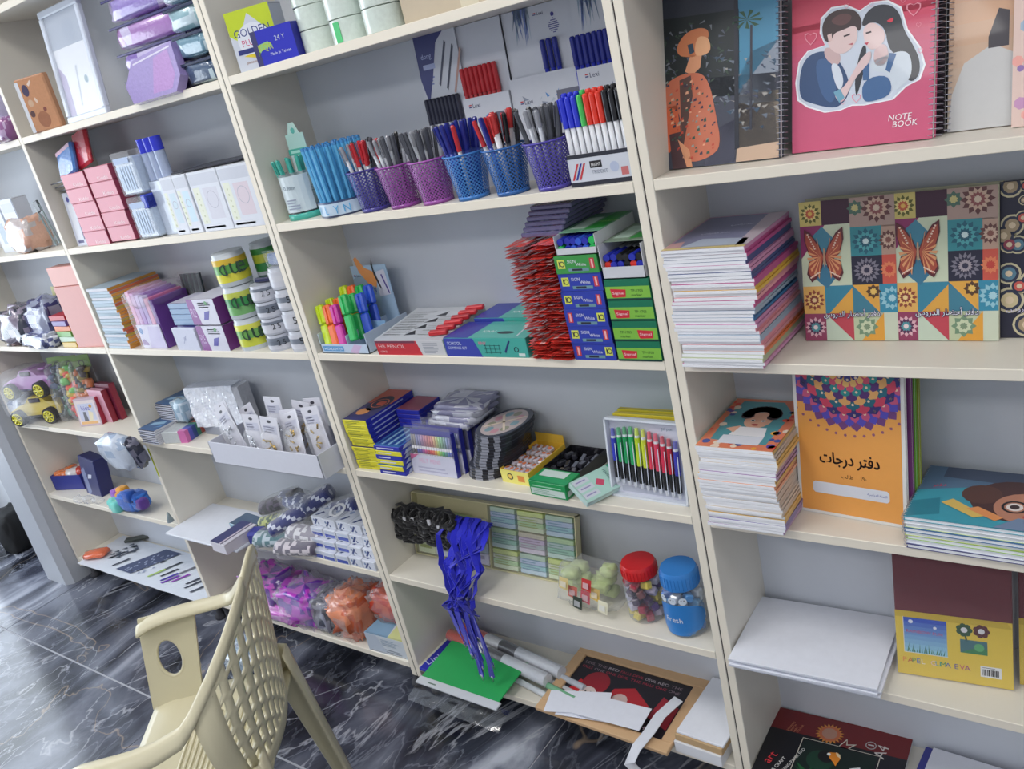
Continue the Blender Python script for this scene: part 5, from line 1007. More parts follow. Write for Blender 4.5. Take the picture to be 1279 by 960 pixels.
for j in range(ny+1):
    for i in range(nx+1): V.append((.0+i*.325/nx, -.060+j*.060/ny, -.002-.014*(1-j/ny)**1.5+.005*noise.noise(Vector((i*.5, j*.7, 3)))))
m.add(V, [(j*(nx+1)+i, j*(nx+1)+i+1, (j+1)*(nx+1)+i+1, (j+1)*(nx+1)+i) for j in range(ny) for i in range(nx)], WHITE).obj('clear_flap', 'clear', o, True)
# framed poster lying flat
WD = c(206, 170, 130)
o = thing('framed_poster', 'tan wooden framed dark poster lying flat on the bottom shelf', 'framed poster', (.430, -.025, F+.004), -.03, .07)
fw, fd = .375, .235
for nm_, a in (('frame_rail', (0, fw, 0, .030)), ('frame_rail', (0, fw, fd-.030, fd)), ('frame_rail', (0, .030, .030, fd-.030)), ('frame_rail', (fw-.030, fw, .030, fd-.030))): M().bbox(a[0], a[1], a[2], a[3], 0, .012, WD, .002).obj(nm_, 'paper', o)
m = M().box(.03, fw-.03, .03, fd-.03, .003, .006, c(34, 30, 38)); m.frame((.03, .03, .006), (1, 0, 0), (0, 1, 0)); W_, D_ = fw-.06, fd-.06
m.poly([(0, .02), (.06, .0), (.10, .07), (.03, .10)], c(196, 40, 44), 1); m.disc(.075, .10, .038, c(150, 36, 48), 2, 18); m.disc(.07, .065, .024, c(216, 200, 196), 3, 16, .020); m.disc(.063, .068, .003, c(20, 20, 24), 4, 6); m.disc(.078, .068, .003, c(20, 20, 24), 4, 6); m.poly([(.06, .055), (.08, .053), (.072, .048)], c(170, 40, 50), 4); m.poly([(.12, .02), (.20, .01), (.24, .08), (.18, .12), (.13, .10)], c(176, 40, 50), 2); m.disc(.16, .07, .022, c(206, 180, 176), 3, 14)
random.seed(12)
for i in range(16): m.txt(random.choice(['THE', 'DEVIL', 'NIGHT', 'FALLS', 'RED', 'ONE', 'STAR']), .01+.036*(i % 8), .138+.015*(i//8), .008, random.choice([c(200, 190, 196), c(190, 60, 80), c(150, 130, 140)]), 4, wmax=.030)
m.txt('NIGHT', .22, .012, .012, c(216, 190, 200), 4); m.poly([(.25, .05), (W_-.005, .03), (W_-.005, .10), (.26, .12)], c(150, 36, 50), 2); m.obj('poster', 'card', o)
for i in range(3):
    sp = [(.470, -.040, .022, .16, .30), (.545, -.022, .026, .18, .05), (.500, -.035, .018, .14, .18)][i]
    solo(M().bbox(0, sp[3], 0, .074, 0, .0015, c(228, 231, 242), .0003), 'paper_strip', ['lowest cut strip of white paper askew on the framed poster', 'cut strip of white paper pointing right on the framed poster', 'cut strip of white paper between the other two on the poster'][i], 'paper strip', 'paper', (sp[0], sp[1], F+sp[2]+.004), sp[4])
m = M(); pts = [(.775, .10, F+.045), (.755, .04, F+.040), (.748, -.01, F+.030), (.735, -.05, F+.018), (.725, -.075, F-.01), (.76, -.085, F-.03)]
m.tube([Vector(pts[i]).lerp(Vector(pts[i+1]), t/4) for i in range(5) for t in range(4)], .019, c(214, 217, 226), 4, flat=.0010); solo(m, 'paper_strip', 'long curled white paper strip hanging over the edge beside the post', 'paper strip', 'paper', smooth='auto')
for i in range(3):
    solo(M().bbox(0, .115, 0, .19, 0, [.030, .018, .006][i], [c(222, 224, 230), c(190, 160, 120), c(228, 231, 240)][i], .0008), 'paper_stack', ['white paper block at the bottom of the pile by the post', 'brown board slab in the middle of the pile by the post', 'white sheets on top of the brown slab by the post'][i], 'paper', 'paper', (.812+.003*i, -.01+.004*i, F+[0, .0304, .0488][i]), -.04)
# ================================================================== SECOND UNIT FROM THE LEFT
def grid(m, nx, ny, fn, col):
    V = [fn(i/nx, j/ny) for j in range(ny+1) for i in range(nx+1)]
    return m.add(V, [(j*(nx+1)+i, j*(nx+1)+i+1, (j+1)*(nx+1)+i+1, (j+1)*(nx+1)+i) for j in range(ny) for i in range(nx)], col)
def wrapfront(m, x0, x1, y, z0, z1, seed=0, amp=.003, n=8):
    return grid(m, n, n, lambda a, b: (x0+(x1-x0)*a, y+amp*noise.noise(Vector((a*5+seed*3, b*5, seed))), z0+(z1-z0)*b), WHITE)
# ---------- shelf A
m = M(); m.bbox(0, .110, 0, .022, 0, .145, c(196, 140, 100), .004); m.frame((0, 0, 0), (1, 0, 0), (0, 0, 1)); m.rect(.001, .014, .002, .138, c(220, 222, 230)); m.disc(.032, .112, .012, c(70, 60, 90), 2, 12, .016); m.disc(.026, .05, .009, c(90, 60, 60), 2, 10); m.disc(.034, .078, .010, c(206, 170, 140), 2, 10); m.poly([(.045, .126), (.060, .136), (.062, .130), (.05, .120)], c(232, 210, 196), 3); m.disc(.06, .03, .022, c(160, 104, 72), 2, 14); m.disc(.075, .055, .006, c(130, 70, 60), 3); m.poly([(.05, .085), (.056, .09), (.062, .078), (.055, .074)], c(226, 200, 180), 3)
solo(m, 'gift_bag', 'glossy tan brown printed bag at the left end of the second shelf row', 'bag', 'wrap', (-.900, -.012, A), .30)
o = thing('picture_frame', 'tall shiny picture frame with pale border beside the purple pouches', 'picture frame', (-.775, .028, A), -.02, -.10)
FRC = c(214, 222, 236)
for a in ((0, .215, 0, .016, 0, .018), (0, .215, 0, .016, .272, .290), (0, .018, 0, .016, .018, .272), (.197, .215, 0, .016, .018, .272)): M().bbox(*a, FRC, .003).obj('frame_rail', 'plastic', o)
m = M().box(.018, .197, .008, .012, .018, .272, c(244, 246, 250)); m.frame((.018, .008, .018), (1, 0, 0), (0, 0, 1)); m.rect(0, .179, .17, .254, c(160, 172, 190)); m.disc(.11, .205, .03, c(150, 164, 184), 2, 16); m.poly([(0, 0), (.03, 0), (.03, .10), (0, .13)], c(160, 140, 190), 2); m.disc(.13, .08, .010, c(110, 150, 160), 2); m.poly([(.07, .02), (.078, .02), (.10, .12), (.09, .12)], c(190, 196, 206), 2); m.obj('picture', 'card', o)  # glare off the glass is painted in as the white ground
M().box(.016, .199, .004, .005, .016, .274, c(235, 240, 250)).obj('glass', 'film', o)
PU, PU2 = c(150, 130, 200), c(176, 130, 196)
for i in range(5):
    o = thing('zip_pouch', ['lowest', 'second', 'third', 'fourth', 'topmost'][i]+' lilac clear pouch in the purple pile beside the picture frame', 'pouch', (-.455+.006*i, .040, A+i*.062), .03, group='lilac pouches in a pile')
    m = M(); blob(m, (.150, .05, .030), (.29, .11, .056), var([PU, c(140, 110, 190), PU2, PU, c(150, 140, 206)][i], .1), i+2, .10, 3, 26, 10, c(206, 196, 230), .35, 3, .62); m.obj('soft_body', 'wrap', o, True)
    M().bbox(.005, .295, -.006, -.002, .052, .058, c(60, 54, 110), .001).obj('zip', 'plastic', o)
for i in range(5):
    o = thing('zip_pouch', ['lowest', 'second', 'third', 'fourth', 'topmost'][i]+' smoky teal pouch in the pile against the post', 'pouch', (-.170, .020, A+i*.058), .02, group='teal pouches in a pile')
    m = M(); blob(m, (.062, .06, .028), (.125, .14, .052), [c(70, 90, 120), c(110, 150, 170), c(150, 186, 196), c(90, 120, 150), c(130, 160, 180)][i], i+12, .10, 3, 22, 10, c(196, 216, 226), .35, 3, .66); m.obj('soft_body', 'wrap', o, True); M().bbox(.002, .124, -.012, -.008, .046, .053, c(40, 50, 80), .001).obj('zip', 'plastic', o)
o = thing('pencil_case', 'translucent lilac pencil case leaning in front of the purple pile', 'pencil case', (-.392, -.016, A), .0, -.30)
m = M(); prof = [(-.0, .045), (.03, .0), (.215, .0), (.235, .035), (.205, .115), (.035, .100)]
n = len(prof); m.add([(x, y, z) for y in (0, .022) for x, z in prof], [(i, (i+1) % n, n+(i+1) % n, n+i) for i in range(n)]+[tuple(range(n)), tuple(range(2*n-1, n-1, -1))], c(164, 146, 204)); m.frame((0, 0, 0), (1, 0, 0), (0, 0, 1)); m.poly([(.12, .01), (.20, .01), (.215, .04), (.19, .10), (.13, .09)], c(186, 144, 206), 2); m.poly([(.04, .088), (.20, .102), (.20, .106), (.04, .092)], c(226, 220, 240), 3); m.obj('case_body', 'wrap', o)
blob(M(), (0, 0, 0), (.1, .1, .1), WHITE)
m = M(); blob(m, (0, 0, .035), (.09, .10, .07), c(150, 96, 150), 5, .15, 3, 20, 10, c(196, 170, 206), .5); solo(m, 'zip_pouch', 'plum glossy pouch at the right end of the leftmost unit, top row', 'pouch', 'wrap', (-1.085, .03, A), smooth=True)
m = M(); blob(m, (0, 0, .07), (.12, .10, .14), c(176, 170, 200), 6, .15, 3, 20, 10, c(206, 206, 224), .5); solo(m, 'zip_pouch', 'pale mauve pouch left of the plum one, leftmost unit', 'pouch', 'wrap', (-1.175, .06, A), smooth=True)
# ---------- shelf B
for i in range(4):
    def dk(m, W, H):
        m.rect(0, W, 0, H, c(206, 212, 228)); m.disc(.022, H-.020, .008, c(70, 70, 150), 2); m.rect(.012, .042, .02, H-.034, c(226, 230, 240), 2); m.rect(.045, .075, .018, H-.030, c(44, 52, 110), 2); m.rect(.078, .095, .02, H-.04, c(120, 150, 200), 2); m.rect(.01, .04, .008, .016, c(60, 60, 120), 2)
    standbook('booklet', ['front navy and white printed booklet', 'second white booklet', 'third white booklet', 'rearmost white booklet'][i]+' standing left of the pink boxes', (-.990-.0*i+.003*(3-i), .030+.014*i, B), .105, .158, .009, -.08, .05, c(206, 212, 228) if i < 3 else c(60, 90, 160), dk if i == 0 else None, None, group='booklets left of the pink boxes', cat='booklet')
PK = c(214, 130, 146)
def d_pk(m, w_, d_, h_): m.txt('Kiddis', w_*.42, .005, .009, c(240, 214, 218), 2, wmax=w_*.42); m.rect(0, w_, h_-.0022, h_-.001, c(180, 90, 110))
for r in range(5):
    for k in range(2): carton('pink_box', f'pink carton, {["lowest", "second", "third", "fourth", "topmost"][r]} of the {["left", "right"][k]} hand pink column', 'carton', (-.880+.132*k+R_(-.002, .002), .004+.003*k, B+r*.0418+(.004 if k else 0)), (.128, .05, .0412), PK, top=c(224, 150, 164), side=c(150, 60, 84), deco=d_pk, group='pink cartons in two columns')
o = thing('zip_pouch', 'red and blue zipped pouch lying tilted on the pink cartons', 'pouch', (-.905, .010, B+.190), .05, -.35, -.25)
m = M(); m.bbox(.0, .095, 0, .018, 0, .092, c(66, 120, 190), .006); m.frame((0, 0, 0), (1, 0, 0), (0, 0, 1)); m.poly([(.0, .076), (.088, .076), (.088, .088), (.0, .088)], c(226, 190, 214)); m.disc(.07, .02, .010, c(110, 150, 200), 2, 12); m.disc(.03, .03, .018, c(60, 100, 190), 2, 12); m.obj('soft_body', 'wrap', o)
o = thing('zip_pouch', 'crimson rounded pouch behind the blue one on the pink cartons', 'pouch', (-.835, .035, B+.212), .03, -.30, -.2)
m = M(); m.bbox(0, .080, 0, .016, 0, .105, c(190, 44, 60), .014); m.frame((0, 0, 0), (1, 0, 0), (0, 0, 1)); m.txt('Super', .020, .060, .018, c(224, 150, 160), 2, rot=-1.2); m.obj('soft_body', 'wrap', o)
for i in range(3):
    solo(M().add([(-.085, .01, 0), (.02, -.02, .004), (.03, .06, .004), (-.02, .07, .0), (-.085, .01, .003), (.02, -.02, .008), (.03, .06, .008), (-.02, .07, .004)], [(0, 3, 2, 1), (4, 5, 6, 7), (0, 1, 5, 4), (1, 2, 6, 5), (2, 3, 7, 6), (3, 0, 4, 7)], c(60, 64, 78)), 'card_sheet', ['lower', 'middle', 'upper'][i]+' dark pointed card sheet sticking out left above the booklets', 'card', 'card', (-.905, .03, B+.164+.012*i), .1*i)
def clearbox(x, y, z, lb, cap):
    o = thing('clear_box', lb, 'plastic box', (x, y, z))
    M().bbox(.004, .094, .004, .075, .003, .100, c(196, 212, 232), .004).obj('contents', 'wrap', o); M().bbox(0, .098, 0, .08, 0, .115, WHITE, .003).obj('clear_wall', 'film', o)
    if cap: M().bbox(.075, .098, -.001, .081, .080, .117, c(60, 76, 190), .003).obj('blue_corner', 'plastic', o)
    m = M(); m.frame((.0, -.0015, 0), (1, 0, 0), (0, 0, 1)); m.rect(.012, .085, .085, .100, c(150, 170, 206)); 
    for k in range(6): m.rect(.014+.012*k, .020+.012*k, .015, .078, c(176, 196, 222)); 
    m.obj('label', 'card', o)
clearbox(-.595, .004, B, 'clear plastic box of pens at the bottom, right of the pink cartons', True); clearbox(-.597, .006, B+.119, 'clear plastic box stacked on the other one right of the pink cartons', False)
for k in range(3):
    o = thing('clear_tube', ['left', 'middle', 'right'][k]+' clear tube with bright blue cap above the white cartons', 'tube', (-.484+.030*k, .045, B+.145), group='blue capped clear tubes')
    M().cyl((0, 0, 0), (0, 0, .075), .0145, None, c(170, 184, 214), 14).obj('tube_body', 'wrap', o, 'auto'); M().cyl((0, 0, .072), (0, 0, .108), .0155, None, c(50, 60, 206), 14).obj('cap', 'plastic', o, 'auto')
carton('clear_box', 'low pale box supporting the three blue capped tubes', 'box', (-.500, .030, B), (.095, .07, .144), c(196, 208, 226), mt='wrap')
def d_wh(tint):
    def f(m, w_, d_, h_):
        m.rect(.002, w_-.002, .002, h_-.002, c(214, 218, 228)); m.rect(.004, w_-.004, h_*.78, h_-.006, c(196, 200, 212), 2); lines(m, .01, w_*.8, h_*.82, h_*.95, 2, c(150, 156, 176), .8); m.rect(w_*.06, w_*.28, .02, h_*.74, c(222, 226, 206), 2); m.rect(w_*.38, w_*.86, .030, h_*.72, tint, 2); m.ring(w_*.62, h_*.52, w_*.18, .0015, c(170, 170, 186), 3); lines(m, w_*.44, w_*.8, .04, h_*.36, 5, c(170, 166, 186))
        for k in range(6): m.disc(w_*.17, .026+.014*k, .003, c(190, 196, 160), 3, 6)
        lines(m, .01, w_-.012, .005, .016, 1, c(150, 160, 180))
    return f
for i, (x, w_, tt) in enumerate(((-.412, .058, c(196, 214, 226)), (-.353, .058, c(196, 220, 234)), (-.288, .122, c(206, 206, 218)), (-.163, .120, c(214, 200, 210)))):
    carton('white_carton', ['narrow white carton at the left of the white row', 'narrow bluish white carton second in the white row', 'wide white printed carton third in the white row', 'wide white printed carton against the post'][i], 'carton', (x, .006, B), (w_, .11, .150), c(214, 218, 228), top=c(220, 224, 232), deco=d_wh(tt))
solo(M().bbox(0, .25, 0, .14, 0, .004, c(40, 42, 56)), 'card_sheet', 'thin dark sheet lying on top of the white cartons', 'card', 'card', (-.36, .012, B+.1525), .12)
for i in range(2): carton('white_carton', ['left', 'right'][i]+' white boxed gadget standing in the leftmost unit, second row', 'carton', (-1.56+.105*i, .06, B), (.10, .05, .175), c(206, 212, 224), deco=lambda m, w_, d_, h_: (m.rect(.03, .07, .03, .10, c(160, 176, 190)), m.rect(.01, .09, .13, .16, c(190, 196, 210)), m.rect(.092, .1, 0, h_, c(110, 120, 140))))
m = M(); blob(m, (0, 0, .055), (.15, .10, .11), c(206, 196, 196), 4, .25, 3, 24, 12, c(226, 178, 156), .6, 2, .6); solo(m, 'bag', 'crinkled pale bag with peach patch in the leftmost unit, second row', 'bag', 'wrap', (-1.285, .04, B), smooth=True)
o = thing('tweezers', 'greenish metal tool standing in the pale bag near the post', 'tool', (-1.15, .05, B), 0, 0, -.25)
for s_ in (-1, 1): M().box(-.004+.014*s_, .003+.014*s_, 0, .004, .01, .14, c(140, 156, 160)).obj('arm', 'plastic', o)
M().bbox(-.012, .016, -.002, .006, .12, .155, c(70, 76, 84)).obj('tip', 'plastic', o)
# ---------- shelf C
random.seed(18)
for i in range(20):
    o = thing('notepad', f'orange sided notepad, {ORD(i+1)} from the shelf, in the striped stack by the post', 'notepad', (-.996+R_(-.003, .003)+.012*math.sin(i*.15), .002+R_(-.003, .003), C+i*.0099), R_(-.03, .03), group='orange sided notepads')
    M().box(0, .125, 0, .165, .0008, .0085, [c(206, 222, 236), c(226, 228, 236), c(196, 214, 226)][i % 3]).obj('pages', 'paper', o)
    m = M().box(-.001, .127, .0, .167, .0085, .0095, c(170, 190, 206)); m.box(.125, .1275, 0, .167, 0, .0085, random.choice([c(226, 160, 70), c(232, 170, 80), c(206, 150, 60), c(214, 120, 80), c(200, 180, 80)])); m.obj('cover', 'card', o)
o = thing('notebook_pack', 'clear bag holding pink and violet notebooks beside the orange stack', 'notebook pack', (-.812, .004, C))
for k in range(6): M().bbox(.004+.022*k, .024+.022*k, .012, .13, .0, .178-.006*k, [c(214, 130, 180), c(190, 120, 190), c(170, 120, 200), c(150, 110, 190), c(206, 110, 160), c(110, 70, 150)][k], .001).obj('notebook', 'card', o)
m = M().box(.004, .13, .008, .010, 0, .075, c(214, 210, 232)); m.frame((.004, .008, 0), (1, 0, 0), (0, 0, 1)); m.poly([(.004, .01), (.034, .01), (.034, .018), (.02, .03), (.004, .025)], c(130, 80, 160), 2); m.disc(.018, .055, .010, c(60, 120, 190), 2); m.poly([(.04, .0), (.126, 0), (.126, .07), (.06, .07)], c(190, 180, 220), 2); m.obj('label_card', 'card', o)
m = M(); blob(m, (.068, .07, .155), (.15, .14, .06), WHITE, 9, .2, 4, 24, 10, boxy=.5); m.obj('clear_bag', 'film', o, True); m = M(); wrapfront(m, -.002, .140, .002, 0, .17, 4, .006, 10); m.obj('clear_front', 'film', o, True)
o = thing('pencil_bundle', 'wrapped bundle of dark pencils standing behind the pink notebook pack', 'pencils', (-.715, .135, C), 0, -.12)
for k in range(9): M().cyl((.012*k, 0, 0), (.012*k, 0, .185), .0045, None, c(70, 90, 90) if k % 2 else c(50, 60, 66), 7).obj('pencil', 'plastic', o, True)
m = M(); wrapfront(m, -.008, .106, -.008, .09, .19, 6, .004); m.obj('clear_wrap', 'film', o, True)
def d_lil(m, w_, d_, h_):
    m.rect(0, w_, 0, h_, c(206, 206, 222)); m.poly([(0, 0), (w_*.32, 0), (w_*.22, h_), (0, h_)], c(130, 50, 140), 2); m.txt('FILE', w_*.05, h_*.3, h_*.34, c(200, 170, 214), 3, wmax=w_*.17); m.poly([(w_*.45, h_*.2), (w_*.62, h_*.2), (w_*.75, h_*.55), (w_*.55, h_*.5)], c(70, 60, 160), 3); lines(m, w_*.4, w_*.9, h_*.65, h_*.9, 3, c(140, 146, 170)); m.disc(w_*.7, h_*.85, h_*.08, c(80, 150, 90), 3)
for i in range(2): carton('purple_box', ['lower', 'upper'][i]+' purple and white printed box left of the glue bottles', 'box', (-.487, .004, C+.077*i), (.125, .12, .073), c(206, 206, 222), side=c(110, 50, 130), top=c(214, 214, 228), deco=d_lil)
for i in range(4): carton('lead_box', ['lowest', 'second', 'third', 'topmost'][i]+' thin blue grey box of the little pile behind the white envelope', 'box', (-.620, .025, C+.068+.0165*i), (.115, .10, .016), c(120, 150, 186), top=c(206, 206, 226), side=c(60, 60, 130))
carton('lead_box', 'navy box behind the white envelope carrying the thin boxes', 'box', (-.617, .028, C), (.12, .10, .067), c(70, 70, 140))
m = M(); m.bbox(0, .115, 0, .012, 0, .066, c(214, 218, 236), .001); m.frame((0, 0, 0), (1, 0, 0), (0, 0, 1)); m.poly([(.04, .02), (.043, .02), (.065, .045), (.062, .045)], c(170, 176, 206), 2); m.disc(.055, .035, .006, c(190, 194, 220), 2); solo(m, 'envelope_pack', 'small white envelope pack in front of the thin blue grey boxes', 'envelope', 'paper', (-.612, .004, C), -.02)
def glue(x, y, z, r, h_, body, lab, bands, lb, txt=None, grp=None):
    o = thing('adhesive_tub', lb, 'tub', (x, y, z), group=grp)
    M().lathe([(0, 0), (r*.97, 0), (r, .003), (r, h_-.012), (r*.94, h_-.008), (r*.94, h_), (0, h_)], 24, col=body).obj('tub_body', 'plastic', o, 'auto')
    m = M().lathe([(r+.0005, h_*.14), (r+.0005, h_*.40), (r+.0005, h_*.66), (r+.0005, h_*.84)], 24, cols=lab)
    if txt:
        for i, ch in enumerate(txt): a = -.88+i*.34-.17*len(txt)+.17; m.frame(((r+.0012)*math.cos(a), (r+.0012)*math.sin(a), h_*.36), (-math.sin(a), math.cos(a), 0), (0, 0, 1)); m.txt(ch, 0, 0, h_*.34, bands, 1)
    m.obj('label', 'card', o, 'auto'); return o
for i in range(3):
    glue(-.292, .047, C+.089*i, .044, .087, c(206, 214, 220), [[c(206, 214, 70), c(120, 180, 90), c(226, 226, 90)], [c(120, 180, 110), c(60, 150, 80), c(200, 210, 90)], [c(226, 220, 70), c(100, 170, 80), c(226, 190, 60)]][i], c(40, 70, 50), f'{["lowest", "middle", "top"][i]} green and yellow labelled glue tub in the tallest tub column', 'Glue')
for i in range(3): glue(-.248, .135, C+.089*i, .040, .087, c(206, 214, 220), [c(60, 150, 80), c(206, 214, 70), c(60, 140, 70)], c(40, 70, 50), f'{["lowest", "middle", "top"][i]} green labelled glue tub behind the tallest tub column')
for i in range(4): glue(-.176, .046, C+.0445*i, .042, .043, c(196, 200, 212), [c(206, 208, 218), c(110, 118, 132) if i % 2 == 0 else c(206, 208, 218), c(120, 128, 142)], c(40, 44, 54), f'grey white tape tub marked 25, {["lowest", "second", "third", "topmost"][i]} of its column beside the glue', '25')
for i in range(4): glue(-.085, .046, C+.0550*i, .040, .053, c(200, 204, 214), [c(206, 208, 218), c(120, 128, 142) if i % 2 == 0 else c(210, 212, 220), c(206, 208, 218)], c(30, 34, 44), f'grey white tape tub marked 51, {["lowest", "second", "third", "topmost"][i]} of the column against the post', '51' if i != 3 else None)
o = thing('wrapped_pack', 'blue wrapped pack on top of the tubs against the post', 'pack', (-.118, .03, C+.221)); M().bbox(0, .07, 0, .05, 0, .030, c(110, 130, 170), .006).obj('soft_body', 'wrap', o); wrapfront(M(), 0, .07, -.004, 0, .04, 3, .004).obj('clear_wrap', 'film', o, True)
m = M(); m.bbox(0, .05, 0, .03, 0, .012, c(40, 44, 80), .003); solo(m, 'tape_end', 'small navy piece lying on the first grey tub column', 'tape', 'plastic', (-.195, .03, C+.1785), .2)
# leftmost unit, shelf C
SAL = c(214, 146, 138)
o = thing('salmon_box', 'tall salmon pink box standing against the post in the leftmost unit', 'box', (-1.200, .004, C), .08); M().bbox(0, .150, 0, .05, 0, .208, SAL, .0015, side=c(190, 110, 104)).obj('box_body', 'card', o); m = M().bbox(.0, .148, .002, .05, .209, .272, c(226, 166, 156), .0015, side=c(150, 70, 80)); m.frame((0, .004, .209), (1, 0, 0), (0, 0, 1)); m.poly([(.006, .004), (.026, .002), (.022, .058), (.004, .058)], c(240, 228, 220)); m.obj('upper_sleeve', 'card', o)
for i, cc in enumerate((c(206, 170, 50), c(196, 220, 200), c(120, 180, 90), c(226, 130, 80), c(110, 90, 160), c(196, 50, 60))): carton('note_block', f'{["yellow", "pale", "green", "orange", "violet", "red"][i]} block in the small coloured pile left of the salmon box', 'block', (-1.300-.008*i, .004+.002*i, C+.018*i), (.095, .08, .0175), cc, rz=.06*(i % 2))
for i, (x, y, z, s, c1, c2, lb) in enumerate(((-1.62, .05, .07, (.20, .13, .14), c(70, 74, 90), c(150, 140, 160), 'dark mottled plastic bag heaped at the left of the leftmost unit'), (-1.44, .07, .085, (.17, .12, .15), c(150, 156, 180), c(60, 60, 110), 'bluish clear bag of small goods beside the coloured pile'), (-1.45, .02, .026, (.22, .09, .055), c(206, 212, 226), c(96, 104, 150), 'flat striped white packet lying at the shelf front, leftmost unit'), (-1.68, .03, .03, (.12, .07, .06), c(190, 150, 150), c(110, 90, 100), 'small reddish packet under the dark mottled bag'))):
    m = M(); blob(m, (0, 0, z), s, c1, i+20, .28, 3, 28, 14, c2, .6, 3, .5); solo(m, 'bag', lb, 'bag', 'wrap', (x, y, C), smooth=True)
m = M(); m.bbox(0, .09, 0, .003, 0, .10, c(214, 206, 130), .0005); m.frame((0, 0, 0), (1, 0, 0), (0, 0, 1)); m.txt('SET', .02, .055, .02, c(120, 110, 60)); m.txt('A4', .02, .025, .02, c(120, 110, 60)); solo(m, 'card_sheet', 'pale yellow lettered card standing behind the clear bags', 'card', 'card', (-1.53, .135, C+.075), 0, -.1)
# ---------- shelf D
def navycard(x, y, z, n, lb):
    for i in range(n):
        m = M().bbox(0, .098, 0, .155, 0, .0068, c(214, 214, 222), .0005, top=c(54, 92, 140)); m.frame((0, 0, 0), (1, 0, 0), (0, 0, 1)); m.rect(0, .098, .0038, .0068, c(44, 44, 66))
        if i == n-1: m.frame((0, 0, .0068), (1, 0, 0), (0, 1, 0)); m.rect(0, .098, 0, .155, c(54, 92, 140)); m.poly([(.02, .03), (.08, .05), (.07, .07), (.02, .05)], c(150, 190, 220), 2); m.poly([(.03, .08), (.06, .09), (.05, .12)], c(170, 190, 90), 2); m.poly([(.06, .02), (.09, .03), (.085, .045)], c(100, 150, 200), 2)
        solo(m, 'card_pack', f'{ORD(i+1)} flat pack from the bottom of the {lb}', 'card pack', 'card', (x+R_(-.002, .002), y+R_(-.002, .002), z+i*.0072), R_(-.02, .02)-.02, group='flat navy packs')
navycard(-.998, -.014, D, 7, 'lower navy pile by the post'); navycard(-.975, .060, D+.051, 8, 'upper navy pile standing farther back')
o = thing('sticky_flag_box', 'box of rainbow coloured sticky flags beside the navy packs', 'sticky notes', (-.885, -.004, D), .25)
M().bbox(0, .07, 0, .12, 0, .040, c(196, 200, 200), .002).obj('clear_half', 'wrap', o)
for k, cc in enumerate((c(206, 110, 170), c(90, 90, 180), c(60, 80, 140), c(80, 140, 120), c(226, 120, 110), c(230, 170, 80), c(130, 190, 90))): M().box(.071, .100, .017*k, .017*k+.0165, 0, .041, cc).obj('flag_pad', 'card', o)
m = M(); blob(m, (0, 0, .04), (.075, .05, .075), c(190, 206, 220), 5, .15, 3, 20, 10, c(150, 176, 196), .4); solo(m, 'clear_pouch', 'small clear pouch standing on the navy packs near the silver box', 'pouch', 'wrap', (-.862, .085, D+.042), smooth=True)
m = M(); grid(m, 20, 14, lambda a, b: (.20*a, .003*noise.noise(Vector((a*9, b*4, 1)))+.0025*math.sin((a*1.1+b*.6)*22), .135*b), c(236, 241, 252)); m.box(0, .20, .004, .05, 0, .135, c(216, 222, 236)); m.box(.2, .225, .0, .05, 0, .13, c(190, 192, 200))
solo(m, 'silver_box', 'shiny silver wrapped box standing at the back above the white tray', 'box', 'wrap', (-.79, .070, D+.030), .20)
solo(M().bbox(0, .23, 0, .06, 0, .029, c(150, 156, 170)), 'grey_box', 'flat grey box under the silver wrapped one', 'box', 'card', (-.78, .084, D), .02)
o = thing('display_tray', 'long white cardboard tray of carded hooks jutting over the shelf edge', 'tray', (-.530, -.062, D)); TW = c(214, 216, 228)
for a in ((0, .480, 0, .003, 0, .068), (0, .480, .155, .158, 0, .068), (0, .003, 0, .158, 0, .068), (.477, .480, 0, .158, 0, .068), (0, .480, 0, .158, 0, .002)): M().bbox(*a, TW, .0005).obj('tray_wall', 'card', o)
m = M().box(.482, .484, -.0, .20, .0, .070, c(206, 210, 222)); m.obj('end_flap', 'card', o)
GO, SI = c(190, 160, 90), c(196, 200, 206)
